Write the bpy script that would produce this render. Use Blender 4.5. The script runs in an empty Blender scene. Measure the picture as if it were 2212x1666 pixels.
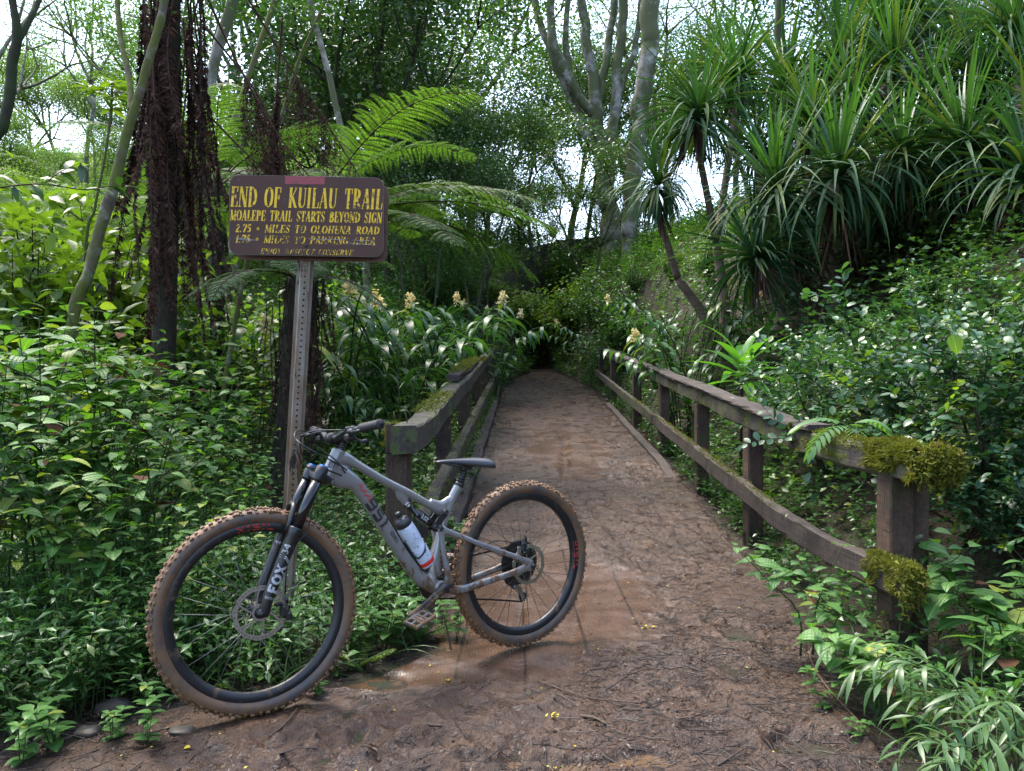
import bpy, math, random
import numpy as np
from mathutils import Vector, Matrix

# ------------------------------------------------------------------ camera, sky, sun, exposure
S = bpy.context.scene
COL = S.collection
CAM_H = 1.223
cam_d = bpy.data.cameras.new("camera")
cam = bpy.data.objects.new("camera", cam_d)
COL.objects.link(cam)
cam.location = (0, 0, CAM_H)
cam.rotation_euler = (math.radians(90 - 0.58), 0, 0)
cam_d.sensor_width = 36.0
cam_d.lens = 36.0 * 1701 / 2212
cam_d.clip_start = 0.05
cam_d.clip_end = 600
S.camera = cam

SUN_EL, SUN_ROT = 64.0, -40.0
W = bpy.data.worlds.new("World")
S.world = W
W.use_nodes = True
nt = W.node_tree
sky = nt.nodes.new("ShaderNodeTexSky")
sky.sky_type = 'NISHITA'
sky.sun_disc = False
sky.sun_elevation = math.radians(SUN_EL)
sky.sun_rotation = math.radians(SUN_ROT)
sky.air_density = 1.0
sky.dust_density = 3.0
sky.ozone_density = 1.0
bg = nt.nodes["Background"]
bg.inputs["Strength"].default_value = 0.15
nt.links.new(sky.outputs[0], bg.inputs[0])

sun_d = bpy.data.lights.new("sun", 'SUN')
sun_d.energy = 1.5
sun_d.angle = math.radians(25)
sun_d.color = (1.0, 0.95, 0.86)
sun = bpy.data.objects.new("sun", sun_d)
COL.objects.link(sun)
_e, _r = math.radians(SUN_EL), math.radians(SUN_ROT)
_dir = Vector((math.sin(_r) * math.cos(_e), math.cos(_r) * math.cos(_e), math.sin(_e)))
sun.rotation_euler = _dir.to_track_quat('Z', 'Y').to_euler()
sun.location = (-20, 30, 40)

S.view_settings.view_transform = 'Standard'
S.view_settings.look = 'None'
S.view_settings.exposure = 2.4
S.view_settings.gamma = 1.0
S.cycles.max_bounces = 8
S.cycles.diffuse_bounces = 4
S.cycles.glossy_bounces = 3
S.cycles.transmission_bounces = 5
S.cycles.transparent_max_bounces = 8
S.cycles.use_denoising = True
S.cycles.caustics_reflective = False
S.cycles.caustics_refractive = False

rng = np.random.default_rng(7)
random.seed(7)
PI = math.pi

# ------------------------------------------------------------------ helpers
def nrm(a):
    a = np.asarray(a, float)
    return a / np.maximum(np.linalg.norm(a, axis=-1, keepdims=True), 1e-9)

K = 1.13   # metres per planting unit of distance
def atk(px, py, d): return at(px, py, d * K)
def at(px, py, d):
    """point seen at pixel (px,py) of the 2212-wide photograph, d metres along the view axis"""
    p = math.radians(-0.58)
    ux, uy = (px - 1106) / 1701 * d, -(py - 833) / 1701 * d
    return np.array([ux, d * math.cos(p) - uy * math.sin(p), CAM_H + d * math.sin(p) + uy * math.cos(p)])

def hash2(ix, iy, seed):
    h = (ix.astype(np.int64) * 374761393 + iy.astype(np.int64) * 668265263 + seed * 974711) & 0x7fffffff
    h = (h ^ (h >> 13)) * 1274126177 & 0x7fffffff
    h = h ^ (h >> 16)
    return (h & 0xffff) / 65535.0

def vnoise(x, y, seed=0):
    x, y = np.asarray(x, float), np.asarray(y, float)
    ix, iy = np.floor(x), np.floor(y)
    fx, fy = x - ix, y - iy
    fx, fy = fx * fx * (3 - 2 * fx), fy * fy * (3 - 2 * fy)
    a, b = hash2(ix, iy, seed), hash2(ix + 1, iy, seed)
    c, d = hash2(ix, iy + 1, seed), hash2(ix + 1, iy + 1, seed)
    return (a * (1 - fx) + b * fx) * (1 - fy) + (c * (1 - fx) + d * fx) * fy - 0.5

def fbm(x, y, seed=0, oct=4):
    s, a = 0, 1.0
    for k in range(oct):
        s = s + a * vnoise(np.asarray(x) * 2 ** k, np.asarray(y) * 2 ** k, seed + 17 * k)
        a *= 0.5
    return s

def sstep(a, b, x):
    t = np.clip((np.asarray(x, float) - a) / (b - a), 0, 1)
    return t * t * (3 - 2 * t)

class MB:
    """collects vertices and faces and links them as ONE mesh object"""
    def __init__(self):
        self.v, self.uv, self.f, self.n = [], [], [], 0
    def add(self, v, faces, uv=None, mat=0, smooth=True):
        v = np.asarray(v, float).reshape(-1, 3)
        if uv is None:
            uv = np.zeros((len(v), 2))
        self.v.append(v)
        self.uv.append(np.asarray(uv, float).reshape(-1, 2))
        if not isinstance(faces, list):
            faces = [faces]
        for f in faces:
            f = np.asarray(f, int)
            if f.size:
                self.f.append((f + self.n, mat, smooth))
        self.n += len(v)
    def mesh(self, name, mats):
        me = bpy.data.meshes.new(name)
        v = np.concatenate(self.v); uv = np.concatenate(self.uv)
        loops = np.concatenate([f.ravel() for f, m, s in self.f])
        tot = np.concatenate([np.full(len(f), f.shape[1]) for f, m, s in self.f])
        mi = np.concatenate([np.full(len(f), m) for f, m, s in self.f])
        sm = np.concatenate([np.full(len(f), s) for f, m, s in self.f])
        me.vertices.add(len(v)); me.vertices.foreach_set("co", v.ravel().astype(np.float32))
        me.loops.add(len(loops)); me.loops.foreach_set("vertex_index", loops.astype(np.int32))
        me.polygons.add(len(tot))
        me.polygons.foreach_set("loop_start", np.concatenate([[0], np.cumsum(tot)[:-1]]).astype(np.int32))
        me.polygons.foreach_set("material_index", mi.astype(np.int32))
        me.polygons.foreach_set("use_smooth", sm.astype(bool))
        l = me.uv_layers.new(name="uv")
        l.data.foreach_set("uv", uv[loops].ravel().astype(np.float32))
        if not isinstance(mats, (list, tuple)):
            mats = [mats]
        for m in mats:
            me.materials.append(m)
        me.update(calc_edges=True)
        me.validate()
        return me
    def build(self, name, mats, parent=None):
        o = bpy.data.objects.new(name, self.mesh(name, mats))
        COL.objects.link(o)
        if parent is not None:
            o.parent = parent
        return o
    # ---- shapes
    def tube(self, pts, r, sides=8, mat=0, caps=True, flat=None):
        pts = np.asarray(pts, float)
        n = len(pts)
        r = np.broadcast_to(np.asarray(r, float), (n,)) if np.ndim(r) <= 1 else r
        t = np.gradient(pts, axis=0); t = nrm(t)
        up = np.array([0, 0, 1.0]) if abs(t[0][2]) < 0.9 else np.array([1.0, 0, 0])
        a = nrm(np.cross(t[0], up)); ring = []
        ang = np.linspace(0, 2 * PI, sides, endpoint=False)
        for i in range(n):
            a = nrm(a - t[i] * np.dot(a, t[i])); b = np.cross(t[i], a)
            ring.append(pts[i] + r[i] * (np.cos(ang)[:, None] * a + np.sin(ang)[:, None] * b))
        v = np.concatenate(ring)
        k = np.arange(sides); k2 = (k + 1) % sides
        q = [np.stack([i * sides + k, i * sides + k2, (i + 1) * sides + k2, (i + 1) * sides + k], 1) for i in range(n - 1)]
        f = [np.concatenate(q)]
        ln = np.concatenate([[0], np.cumsum(np.linalg.norm(np.diff(pts, axis=0), axis=1))])
        uv = np.stack([np.tile(ang / (2 * PI), n), np.repeat(ln, sides)], 1)
        if caps:
            f.append(np.arange(sides)[::-1][None]); f.append((np.arange(sides) + (n - 1) * sides)[None])
        self.add(v, f, uv, mat)
    def cyl(self, p0, p1, r, sides=12, mat=0, r1=None):
        self.tube([p0, p1], [r, r if r1 is None else r1], sides, mat)
    def box(self, c, s, mat=0, rot=None, bevel=0.0):
        c, s = np.asarray(c, float), np.asarray(s, float) / 2
        if bevel <= 0:
            v = np.array([[x, y, z] for z in (-1, 1) for y in (-1, 1) for x in (-1, 1)], float) * s
            f = np.array([[0, 2, 3, 1], [4, 5, 7, 6], [0, 1, 5, 4], [2, 6, 7, 3], [0, 4, 6, 2], [1, 3, 7, 5]])
            fs = [f]
        else:
            b = min(bevel, s.min() * 0.9)
            v = []; idx = {}
            for z in (-1, 1):
                for y in (-1, 1):
                    for x in (-1, 1):
                        for ax in range(3):
                            p = np.array([x, y, z], float) * s
                            for o in range(3):
                                if o != ax:
                                    p[o] -= np.sign(p[o]) * b
                            idx[(x, y, z, ax)] = len(v); v.append(p)
            v = np.array(v); q = []; t = []
            for ax in range(3):
                o1, o2 = [k for k in range(3) if k != ax]
                for sg in (-1, 1):
                    def key(a, b_):
                        k = [0, 0, 0]; k[ax] = sg; k[o1] = a; k[o2] = b_
                        return idx[(*k, ax)]
                    q.append([key(-1, -1), key(1, -1), key(1, 1), key(-1, 1)])
                for a in (-1, 1):
                    for b_ in (-1, 1):
                        def key2(e, which):
                            k = [0, 0, 0]; k[ax] = e; k[o1] = a; k[o2] = b_
                            return idx[(*k, which)]
                        q.append([key2(-1, o1), key2(1, o1), key2(1, o2), key2(-1, o2)])
            for z in (-1, 1):
                for y in (-1, 1):
                    for x in (-1, 1):
                        t.append([idx[(x, y, z, 0)], idx[(x, y, z, 1)], idx[(x, y, z, 2)]])
            # orient outward
            def orient(fa):
                out = []
                for f_ in fa:
                    p = v[f_]; nn = np.cross(p[1] - p[0], p[2] - p[0])
                    out.append(f_ if np.dot(nn, p.mean(0)) > 0 else f_[::-1])
                return np.array(out)
            fs = [orient(q), orient(t)]
        if rot is not None:
            v = v @ np.asarray(rot, float).T
        self.add(v + c, fs, None, mat, smooth=False)
    def lathe(self, prof, c, U, V, Wv, seg=32, mat=0, closed=False, smooth=True):
        """prof: (radius, height) pairs round axis Wv through c"""
        prof = np.asarray(prof, float); n = len(prof)
        c, U, V, Wv = [np.asarray(a, float) for a in (c, U, V, Wv)]
        t = np.linspace(0, 2 * PI, seg, endpoint=False)
        v = (c + prof[:, None, 0, None] * (np.cos(t)[None, :, None] * U + np.sin(t)[None, :, None] * V) + prof[:, None, 1, None] * Wv)
        k = np.arange(seg); k2 = (k + 1) % seg
        q = []
        for i in range(n if closed else n - 1):
            j = (i + 1) % n
            q.append(np.stack([i * seg + k, i * seg + k2, j * seg + k2, j * seg + k], 1))
        uv = np.stack([np.tile(t / (2 * PI), n), np.repeat(np.linspace(0, 1, n), seg)], 1)
        self.add(v.reshape(-1, 3), [np.concatenate(q)], uv, mat, smooth)
    def prism(self, poly, fn, h0, h1, mat=0, smooth=False):
        """2-D outline -> solid between heights h0 and h1; fn(x,y,h)->point"""
        n = len(poly)
        v = [fn(x, y, h0) for x, y in poly] + [fn(x, y, h1) for x, y in poly]
        k = np.arange(n); k2 = (k + 1) % n
        self.add(v, [k[::-1][None], (k + n)[None], np.stack([k, k2, k2 + n, k + n], 1)], None, mat, smooth)

SHAPES = {
    'ovate': lambda u: np.sin(PI * np.clip(u, 0, 1) ** 0.72) ** 0.85,
    'lance': lambda u: np.sin(PI * np.clip(u, 0, 1) ** 0.8) ** 1.25,
    'round': lambda u: np.sin(PI * np.clip(u, 0, 1) ** 1.15) ** 0.62,
    'strap': lambda u: np.minimum(1, (1 - u) * 2.2) ** 0.8 * (0.75 + 0.25 * np.minimum(1, u * 6)),
    'blade': lambda u: (1 - u) ** 0.7,
}
def leaves(mb, P, T, N, L, Wd, bend=0.4, shape='ovate', nu=3, fold=0.18, mat=0, wave=0.0, twist=None):
    """many leaves at once: base P, direction T, upper-side normal N, length L, half width Wd"""
    P = np.asarray(P, float).reshape(-1, 3); m = len(P)
    if m == 0:
        return
    T = nrm(np.broadcast_to(T, (m, 3))); N = np.broadcast_to(N, (m, 3))
    N = nrm(N - T * (N * T).sum(1, keepdims=True)); Sd = np.cross(T, N)
    L = np.broadcast_to(L, (m,)).astype(float); Wd = np.broadcast_to(Wd, (m,)).astype(float)
    k = np.broadcast_to(bend, (m,)).astype(float); k = np.where(np.abs(k) < 1e-3, 1e-3, k)
    u = np.linspace(0, 1, nu + 1)
    w = SHAPES[shape](u).clip(0.02, 1); w[-1] = 0.02
    if shape in ('ovate', 'lance', 'round'):
        w[0] = 0.06
    verts = np.empty((m, nu + 1, 3, 3)); uvs = np.empty((m, nu + 1, 3, 2))
    for i in range(nu + 1):
        a = k * u[i]
        c = P + T * (L * np.sin(a) / k)[:, None] - N * (L * (1 - np.cos(a)) / k)[:, None]
        Nl = N * np.cos(a)[:, None] + T * np.sin(a)[:, None]
        wob = wave * np.sin(u[i] * 14 + P[:, 0] * 50) if wave else 0.0
        for j, s in enumerate((-1, 0, 1)):
            hw = (Wd * w[i])[:, None]
            verts[:, i, j] = c + Sd * hw * s + Nl * hw * (fold * abs(s)) + (Nl * hw * (wob * s)[:, None] if wave else 0)
            uvs[:, i, j, 0] = u[i]; uvs[:, i, j, 1] = 0.5 + 0.5 * s * w[i]
    q = []
    for i in range(nu):
        for j in range(2):
            a = i * 3 + j
            q.append([a, a + 1, a + 4, a + 3])
    q = np.array(q); st = (nu + 1) * 3
    f = (np.arange(m) * st)[:, None, None] + q[None]
    mb.add(verts.reshape(-1, 3), f.reshape(-1, 4), uvs.reshape(-1, 2), mat)

def flecks(mb, P, T, N, L, Wd, mat=0, fold=0.25):
    """one folded quad per leaf, for far foliage"""
    P = np.asarray(P, float).reshape(-1, 3); m = len(P)
    if m == 0:
        return
    T = nrm(np.broadcast_to(T, (m, 3))); N = np.broadcast_to(N, (m, 3))
    N = nrm(N - T * (N * T).sum(1, keepdims=True)); Sd = np.cross(T, N)
    L = np.broadcast_to(L, (m,))[:, None]; Wd = np.broadcast_to(Wd, (m,))[:, None]
    v = np.stack([P, P + T * L * 0.45 + Sd * Wd + N * Wd * fold, P + T * L, P + T * L * 0.45 - Sd * Wd + N * Wd * fold], 1)
    f = (np.arange(m) * 4)[:, None] + np.arange(4)[None]
    uv = np.tile(np.array([[0, .5], [.45, 1], [1, .5], [.45, 0]]), (m, 1))
    mb.add(v.reshape(-1, 3), f, uv, mat, smooth=False)

def twigs(mb, P0, P1, r, mat=0, bow=0.06, rs=None):
    """many thin bent three-sided twigs"""
    rs = rs or rng
    P0, P1 = np.asarray(P0, float), np.asarray(P1, float); m = len(P0)
    if m == 0:
        return
    d = P1 - P0; t = nrm(d)
    a = nrm(np.cross(t, rs.normal(size=(m, 3)))); b = np.cross(t, a)
    mid = (P0 + P1) / 2 + a * (np.linalg.norm(d, axis=1) * bow)[:, None]
    r = np.broadcast_to(r, (m,)).astype(float)
    rings = []
    for c, s in ((P0, 1.0), (mid, 0.85), (P1, 0.5)):
        for k in range(3):
            an = 2 * PI * k / 3
            rings.append(c + (a * math.cos(an) + b * math.sin(an)) * (r * s)[:, None])
    v = np.stack(rings, 1)
    q = []
    for i in range(2):
        for k in range(3):
            q.append([i * 3 + k, i * 3 + (k + 1) % 3, i * 3 + 3 + (k + 1) % 3, i * 3 + 3 + k])
    f = (np.arange(m) * 9)[:, None, None] + np.array(q)[None]
    mb.add(v.reshape(-1, 3), f.reshape(-1, 4), None, mat)

def tag(o, label=None, cat=None, group=None, kind=None):
    if label: o["label"] = label
    if cat: o["category"] = cat
    if group: o["group"] = group
    if kind: o["kind"] = kind
    return o

def thing(name, label, cat, loc=(0, 0, 0), rz=0.0, group=None):
    o = bpy.data.objects.new(name, None)
    o.empty_display_size = 0.2
    COL.objects.link(o)
    o.location = [float(c) for c in loc]; o.rotation_euler = (0, 0, rz)
    return tag(o, label, cat, group)

def dup(root, loc, rz, sc=1.0, label=None, group=None, tilt=(0, 0)):
    """copy of a thing with copies of its parts and sub-parts"""
    r = root.copy(); COL.objects.link(r)
    place(r, loc, rz, sc, tilt)
    if label: r["label"] = label
    if group: r["group"] = group
    for ch in list(root.children):
        c = ch.copy(); COL.objects.link(c); c.parent = r
        for g in list(ch.children):
            d = g.copy(); COL.objects.link(d); d.parent = c
    return r

def place(r, loc, rz, sc=1.0, tilt=(0, 0)):
    r.location = [float(c) for c in loc]
    r.rotation_euler = (tilt[0], tilt[1], rz)
    r.scale = (sc, sc, sc) if np.isscalar(sc) else sc

# ------------------------------------------------------------------ materials
class NT:
    def __init__(self, name):
        self.m = bpy.data.materials.new(name); self.m.use_nodes = True
        self.t = self.m.node_tree; self.t.nodes.clear()
        self.out = self.n("ShaderNodeOutputMaterial")
    def n(self, kind, **kw):
        x = self.t.nodes.new(kind)
        for k, v in kw.items():
            setattr(x, k, v)
        return x
    def l(self, a, b):
        self.t.links.new(a, b)
    def val(self, sock, v):
        if isinstance(v, (int, float)):
            sock.default_value = v
        elif isinstance(v, tuple):
            sock.default_value = (*v, 1.0) if len(v) == 3 and sock.type == 'RGBA' else v
        else:
            self.l(v, sock)
    def math(self, op, a, b=None, c=None, clamp=False):
        x = self.n("ShaderNodeMath", operation=op, use_clamp=clamp)
        self.val(x.inputs[0], a)
        if b is not None: self.val(x.inputs[1], b)
        if c is not None: self.val(x.inputs[2], c)
        return x.outputs[0]
    def mix(self, f, a, b, mode='MIX'):
        x = self.n("ShaderNodeMix", data_type='RGBA', blend_type=mode)
        self.val(x.inputs[0], f); self.val(x.inputs[6], a); self.val(x.inputs[7], b)
        return x.outputs[2]
    def noise(self, scale, vec=None, detail=4, rough=0.55, dist=0.0):
        x = self.n("ShaderNodeTexNoise")
        x.inputs["Scale"].default_value = scale; x.inputs["Detail"].default_value = detail
        x.inputs["Roughness"].default_value = rough; x.inputs["Distortion"].default_value = dist
        if vec is not None: self.l(vec, x.inputs["Vector"])
        return x.outputs["Fac"]
    def ramp(self, f, stops):
        x = self.n("ShaderNodeValToRGB"); e = x.color_ramp.elements
        while len(e) > 1: e.remove(e[0])
        for i, (p, c) in enumerate(stops):
            el = e[0] if i == 0 else e.new(p)
            el.position = p
            el.color = (*c, 1) if isinstance(c, tuple) else (c, c, c, 1)
        self.l(f, x.inputs[0]); return x.outputs[0]
    def obj(self):
        return self.n("ShaderNodeTexCoord").outputs["Object"]
    def pos(self):
        return self.n("ShaderNodeNewGeometry").outputs["Position"]
    def scale(self, vec, s):
        x = self.n("ShaderNodeMapping"); x.inputs["Scale"].default_value = s
        self.l(vec, x.inputs["Vector"]); return x.outputs[0]
    def bump(self, h, strength=0.3, dist=0.01, normal=None):
        x = self.n("ShaderNodeBump"); x.inputs["Strength"].default_value = strength
        x.inputs["Distance"].default_value = dist; self.l(h, x.inputs["Height"])
        if normal is not None: self.l(normal, x.inputs["Normal"])
        return x.outputs[0]
    def pbr(self, col, rough=0.5, metal=0.0, spec=0.5, normal=None, coat=0.0):
        p = self.n("ShaderNodeBsdfPrincipled")
        self.val(p.inputs["Base Color"], col); self.val(p.inputs["Roughness"], rough)
        self.val(p.inputs["Metallic"], metal); self.val(p.inputs["Specular IOR Level"], spec)
        if coat: p.inputs["Coat Weight"].default_value = coat; p.inputs["Coat Roughness"].default_value = 0.08
        if normal is not None: self.l(normal, p.inputs["Normal"])
        return p.outputs[0]
    def end(self, sh):
        self.l(sh, self.out.inputs["Surface"]); return self.m

def leaf_mat(name, c1, c2, c3=None, rough=0.38, spec=0.5, trans=0.35, tcol=None, veins=0, p3=0.95, blotch=None):
    m = NT(name)
    rnd = m.n("ShaderNodeNewGeometry").outputs["Random Per Island"]
    stops = [(0.0, c1), (0.75, c2)]
    if c3: stops += [(p3, c2), (min(1, p3 + 0.02), c3)]
    col = m.ramp(rnd, stops)
    oi = m.n("ShaderNodeObjectInfo").outputs["Random"]
    col = m.mix(1.0, col, m.ramp(oi, [(0, (0.78, 0.84, 0.8)), (1, (1.2, 1.12, 1.0))]), 'MULTIPLY')
    normal = None
    if veins:
        uv = m.n("ShaderNodeTexCoord").outputs["UV"]
        sep = m.n("ShaderNodeSeparateXYZ"); m.l(uv, sep.inputs[0])
        u, v = sep.outputs[0], sep.outputs[1]
        av = m.math('ABSOLUTE', m.math('SUBTRACT', v, 0.5))
        if veins == 1:      # herring-bone side veins and a midrib
            ph = m.math('MULTIPLY', m.math('SUBTRACT', u, m.math('MULTIPLY', av, 0.5)), 62.0)
            h = m.math('SINE', ph)
        else:               # lengthwise ribs crossed by fine ladders
            h = m.math('ADD', m.math('SINE', m.math('MULTIPLY', u, 60.0)), m.math('MULTIPLY', m.math('COSINE', m.math('MULTIPLY', av, 25.0)), 2.6))
        rib = m.math('LESS_THAN', av, 0.03)
        h = m.math('SUBTRACT', h, m.math('MULTIPLY', rib, 1.5))
        normal = m.bump(h, 0.30, 0.0012)
        col = m.mix(m.math('MULTIPLY', rib, 0.5), col, tuple(min(1, c * 1.9) for c in c2))
    if blotch:
        col = m.mix(m.ramp(m.noise(9.0, m.obj(), 3), [(0.56, 0.0), (0.7, 1.0)]), col, blotch)
    p = m.pbr(col, rough, 0, spec, normal)
    tr = m.n("ShaderNodeBsdfTranslucent")
    tc = tcol or (1.35, 1.5, 0.45)
    m.l(m.mix(1.0, col, tc, 'MULTIPLY'), tr.inputs["Color"])
    mx = m.n("ShaderNodeMixShader"); mx.inputs[0].default_value = trans
    m.l(p, mx.inputs[1]); m.l(tr.outputs[0], mx.inputs[2])
    return m.end(mx.outputs[0])

def bark_mat(name, c1, c2, c3=None, scale=14.0, stretch=0.3, rough=0.85, moss=None, bump=0.6):
    m = NT(name)
    v = m.scale(m.obj(), (1, 1, stretch))
    n1 = m.noise(scale, v, 6, 0.65)
    col = m.ramp(n1, [(0.3, c1), (0.68, c2)])
    if c3:
        col = m.mix(m.ramp(m.noise(scale * 0.35, m.obj(), 4), [(0.5, 0.0), (0.62, 1.0)]), col, c3)
    if moss:
        col = m.mix(m.ramp(m.noise(scale * 0.22, m.obj(), 5, 0.7), [(0.37, 0.0), (0.50, 1.0)]), col, moss)
    return m.end(m.pbr(col, rough, 0, 0.3, m.bump(n1, bump, 0.02)))

def plain(name, col, rough=0.5, metal=0.0, spec=0.5, coat=0.0, dirt=None, dscale=18.0, dlo=0.52, dhi=0.66, bump=0.0, bscale=60.0, drough=0.85):
    m = NT(name)
    nv = None
    c = m.mix(m.math('MULTIPLY', m.noise(7.0, m.obj(), 3), 0.5), col, tuple(x * 0.72 for x in col))
    r = m.math('ADD', m.math('MULTIPLY', m.noise(25.0, m.obj(), 3), 0.14), rough - 0.07)
    mt = metal
    if dirt:
        f = m.ramp(m.noise(dscale, m.obj(), 7, 0.68), [(dlo, 0.0), (dhi, 1.0)])
        c = m.mix(f, c, dirt)
        x = m.n("ShaderNodeMix", data_type='FLOAT'); m.l(f, x.inputs[0]); m.l(r, x.inputs[2]); x.inputs[3].default_value = drough
        r = x.outputs[0]
        if metal: mt = m.math('MULTIPLY', m.math('SUBTRACT', 1.0, f), metal)
    if bump:
        nv = m.bump(m.noise(bscale, m.obj(), 5), bump, 0.004)
    return m.end(m.pbr(c, r, mt, spec, nv, coat))
# ------------------------------------------------------------------ terrain
LY = [-3, 1.0, 2.2, 2.52, 2.91, 3.05, 3.15, 3.36, 3.6, 4.4, 9, 17, 20, 22.5, 25, 27.5, 31]
LX = [-4.5, -2.9, -1.92, -1.66, -1.36, -1.12, -.80, -.55, -.36, -.42, -.38, -.27, .05, .45, .72, 1.3, 2.4]
RY = [-3, 0, 2.45, 3.56, 4.79, 7, 11, 17, 20.5, 22.5, 25, 27.5, 31]
RX = [1.5, 1.2, 1.23, 1.41, 1.58, 1.66, 1.76, 1.82, 1.55, 1.28, 1.28, 1.9, 3.4]
def xl(y): return np.interp(y, LY, LX)
def xr(y): return np.interp(y, RY, RX)
def zp(y): return 0.076 * np.clip(np.asarray(y, float) - 4.75, 0, 22)
def smax(a, b, k=0.5):
    return 0.5 * (a + b + np.sqrt((a - b) ** 2 + k * k))
def H(x, y):
    """height of the ground"""
    x, y = np.asarray(x, float), np.asarray(y, float)
    z0 = zp(y)
    right = -3.26 + 0.923 * x + 0.213 * y
    right = np.where(right > 3.2, 3.2 + 2.4 * np.tanh((right - 3.2) / 2.4), right)
    right = right - 0.75 * np.exp(-((x - 5.2) / 2.2) ** 2 - ((y - 9.3) / 2.0) ** 2)      # hollow under the thicket
    back = np.minimum(4.3 + (y - 25) * 0.36, 7.0 + 0.02 * (y - 30))
    lf = sstep(-3, -9, x)
    left = -0.25 + np.clip(y - 14, 0, 90) * (0.12 + 0.27 * lf)
    left = np.minimum(left, 3.8 + 17 * lf)
    bank = z0 - 0.22 - 0.35 * sstep(4, 7, y) * sstep(16, 12, y)
    h = smax(smax(bank, right, 0.4), smax(back, left, 0.8) - 0.15, 0.5)
    dist = np.maximum(np.maximum(xl(y) - x, x - xr(y)), 0)
    w = (1 - sstep(0.0, 1.3, dist)) * (y < 31)
    h = h * (1 - w) + (z0 - 0.03) * w
    return h + (0.10 * fbm(x * 0.6, y * 0.6, 3, 3) + 1.5 * sstep(25, 31, y) * fbm(x * .22, y * .22, 13, 3)) * (1 - w)

def soil_mat():
    m = NT("dark forest soil")
    n = m.noise(3.0, m.pos(), 6)
    n2 = m.noise(45.0, m.pos(), 5)
    c = m.ramp(n2, [(0.3, (0.012, 0.009, 0.006)), (0.7, (0.045, 0.032, 0.02))])
    c = m.mix(m.ramp(n, [(0.5, 0.0), (0.7, 1.0)]), c, (0.02, 0.03, 0.01))
    return m.end(m.pbr(c, 0.85, 0, 0.25, m.bump(n2, 0.8, 0.03)))

def grid(name, xs, ys, zf, mat, kind="structure"):
    X, Y = np.meshgrid(xs, ys)
    v = np.stack([X, Y, zf(X, Y)], -1).reshape(-1, 3)
    ny, nx = X.shape
    i = np.arange(ny - 1)[:, None] * nx + np.arange(nx - 1)[None]
    i = i.ravel()
    mb = MB(); mb.add(v, np.stack([i, i + 1, i + nx + 1, i + nx], 1))
    return tag(mb.build(name, mat), kind=kind)

gx = np.concatenate([np.linspace(-160, -16, 30)[:-1], np.linspace(-16, -4, 50)[:-1], np.linspace(-4, 4, 90)[:-1], np.linspace(4, 16, 50)[:-1], np.linspace(16, 160, 30)])
gy = np.concatenate([np.linspace(-40, -1, 14)[:-1], np.linspace(-1, 8, 90)[:-1], np.linspace(8, 30, 90)[:-1], np.linspace(30, 220, 60)])
grid("ground", gx, gy, H, soil_mat())

# the muddy trail: one sheet with ruts, clods and footprints
PUD = [(0.16, 2.50, 0.19, 0.05), (0.425, 2.53, 0.095, 0.06), (-0.56, 3.20, 0.15, 0.09)]
def wet_mask(x, y):
    """flat water-washed deck showing through the mud"""
    e = np.hypot((x - 0.18) / 0.6, (y - 4.25) / 1.1)
    e2 = np.hypot((x + 0.50) / 0.34, (y - 3.26) / 0.15)
    e3 = np.hypot((x - 0.62) / 0.46, (y - 9.7) / 2.1)
    e4 = np.hypot((x - 0.55) / 0.5, (y - 3.0) / 0.28) + 0.15
    n = 0.5 * fbm(x * 3.1, y * 2.3, 11, 4)
    return sstep(1.15, 0.72, np.minimum(np.minimum(e, e2), e3) + n)
def trail_z(x, y):
    wm = wet_mask(x, y)
    rough = 0.07 * fbm(x * 1.1, y * 0.8, 5, 3)
    for k_, (c0, c1, c2) in enumerate(((0.35, .06, .5), (0.78, -.03, .9), (0.05, .10, 1.7))):      # wheel tracks pressed along the path
        tr_ = c0 + c1 * (y - 4) + .08 * np.sin(y * 1.1 + c2 * 3)
        rough = rough - 0.028 * np.exp(-((x - tr_) / .035) ** 2) * sstep(2.2, 3.0, y) * sstep(15, 9, y) * (.85 + .15 * np.sin(y * 150))
    cl = 0.030 * np.abs(fbm(x * 6, y * 6, 21, 3)) + 0.022 * fbm(x * 15, y * 15, 23, 3) + 0.010 * fbm(x * 45, y * 45, 29, 2)
    near = sstep(3.3, 2.5, y)
    z = zp(y) + rough * 0.45 + (cl - 0.01) * (0.30 + 1.15 * sstep(-.25, .35, fbm(x * 1.6, y * 1.3, 83, 3))) * (1 - 0.93 * wm) * (0.75 + 0.9 * near) * sstep(30, 8, y)
    for (px, py, a, b) in PUD:
        e = np.hypot((x - px) / a, (y - py) / b) + 0.35 * fbm(x * 9, y * 9, 31, 2)
        z = z - 0.035 * sstep(1.35, 0.7, e) * (1 if b < 0.07 else 0.5)
    for (px, py) in ((0.057, 3.567), (-0.911, 2.853)):      # ground pressed flat under the tyres
        e = np.hypot(x - px, (y - py) * 1.2); k = sstep(.34, .10, e)
        z = z * (1 - k) + (0.006 + 0.3 * (z - 0.006)) * k
    # foot prints and a wheel rut
    for (px, py, a, b) in [(1.0, 2.62, .15, .10), (0.92, 3.3, .1, .17), (1.1, 3.8, .09, .16), (0.70, 2.72, .12, .07), (-0.22, 2.62, .14, .07)]:
        e = np.hypot((x - px) / a, (y - py) / b) + 0.3 * fbm(x * 8, y * 8, 41, 2)
        z = z - 0.028 * sstep(1.3, 0.2, e) + 0.016 * sstep(1.6, 1.2, e) * sstep(0.9, 1.2, e)
    return z
ty = np.concatenate([np.arange(0.6, 5.2, 0.014), np.arange(5.2, 10, 0.03), np.arange(10, 31, 0.08)])
tsn = 270
ts = np.linspace(0, 1, tsn)
TY = np.repeat(ty[:, None], tsn, 1)
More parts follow.
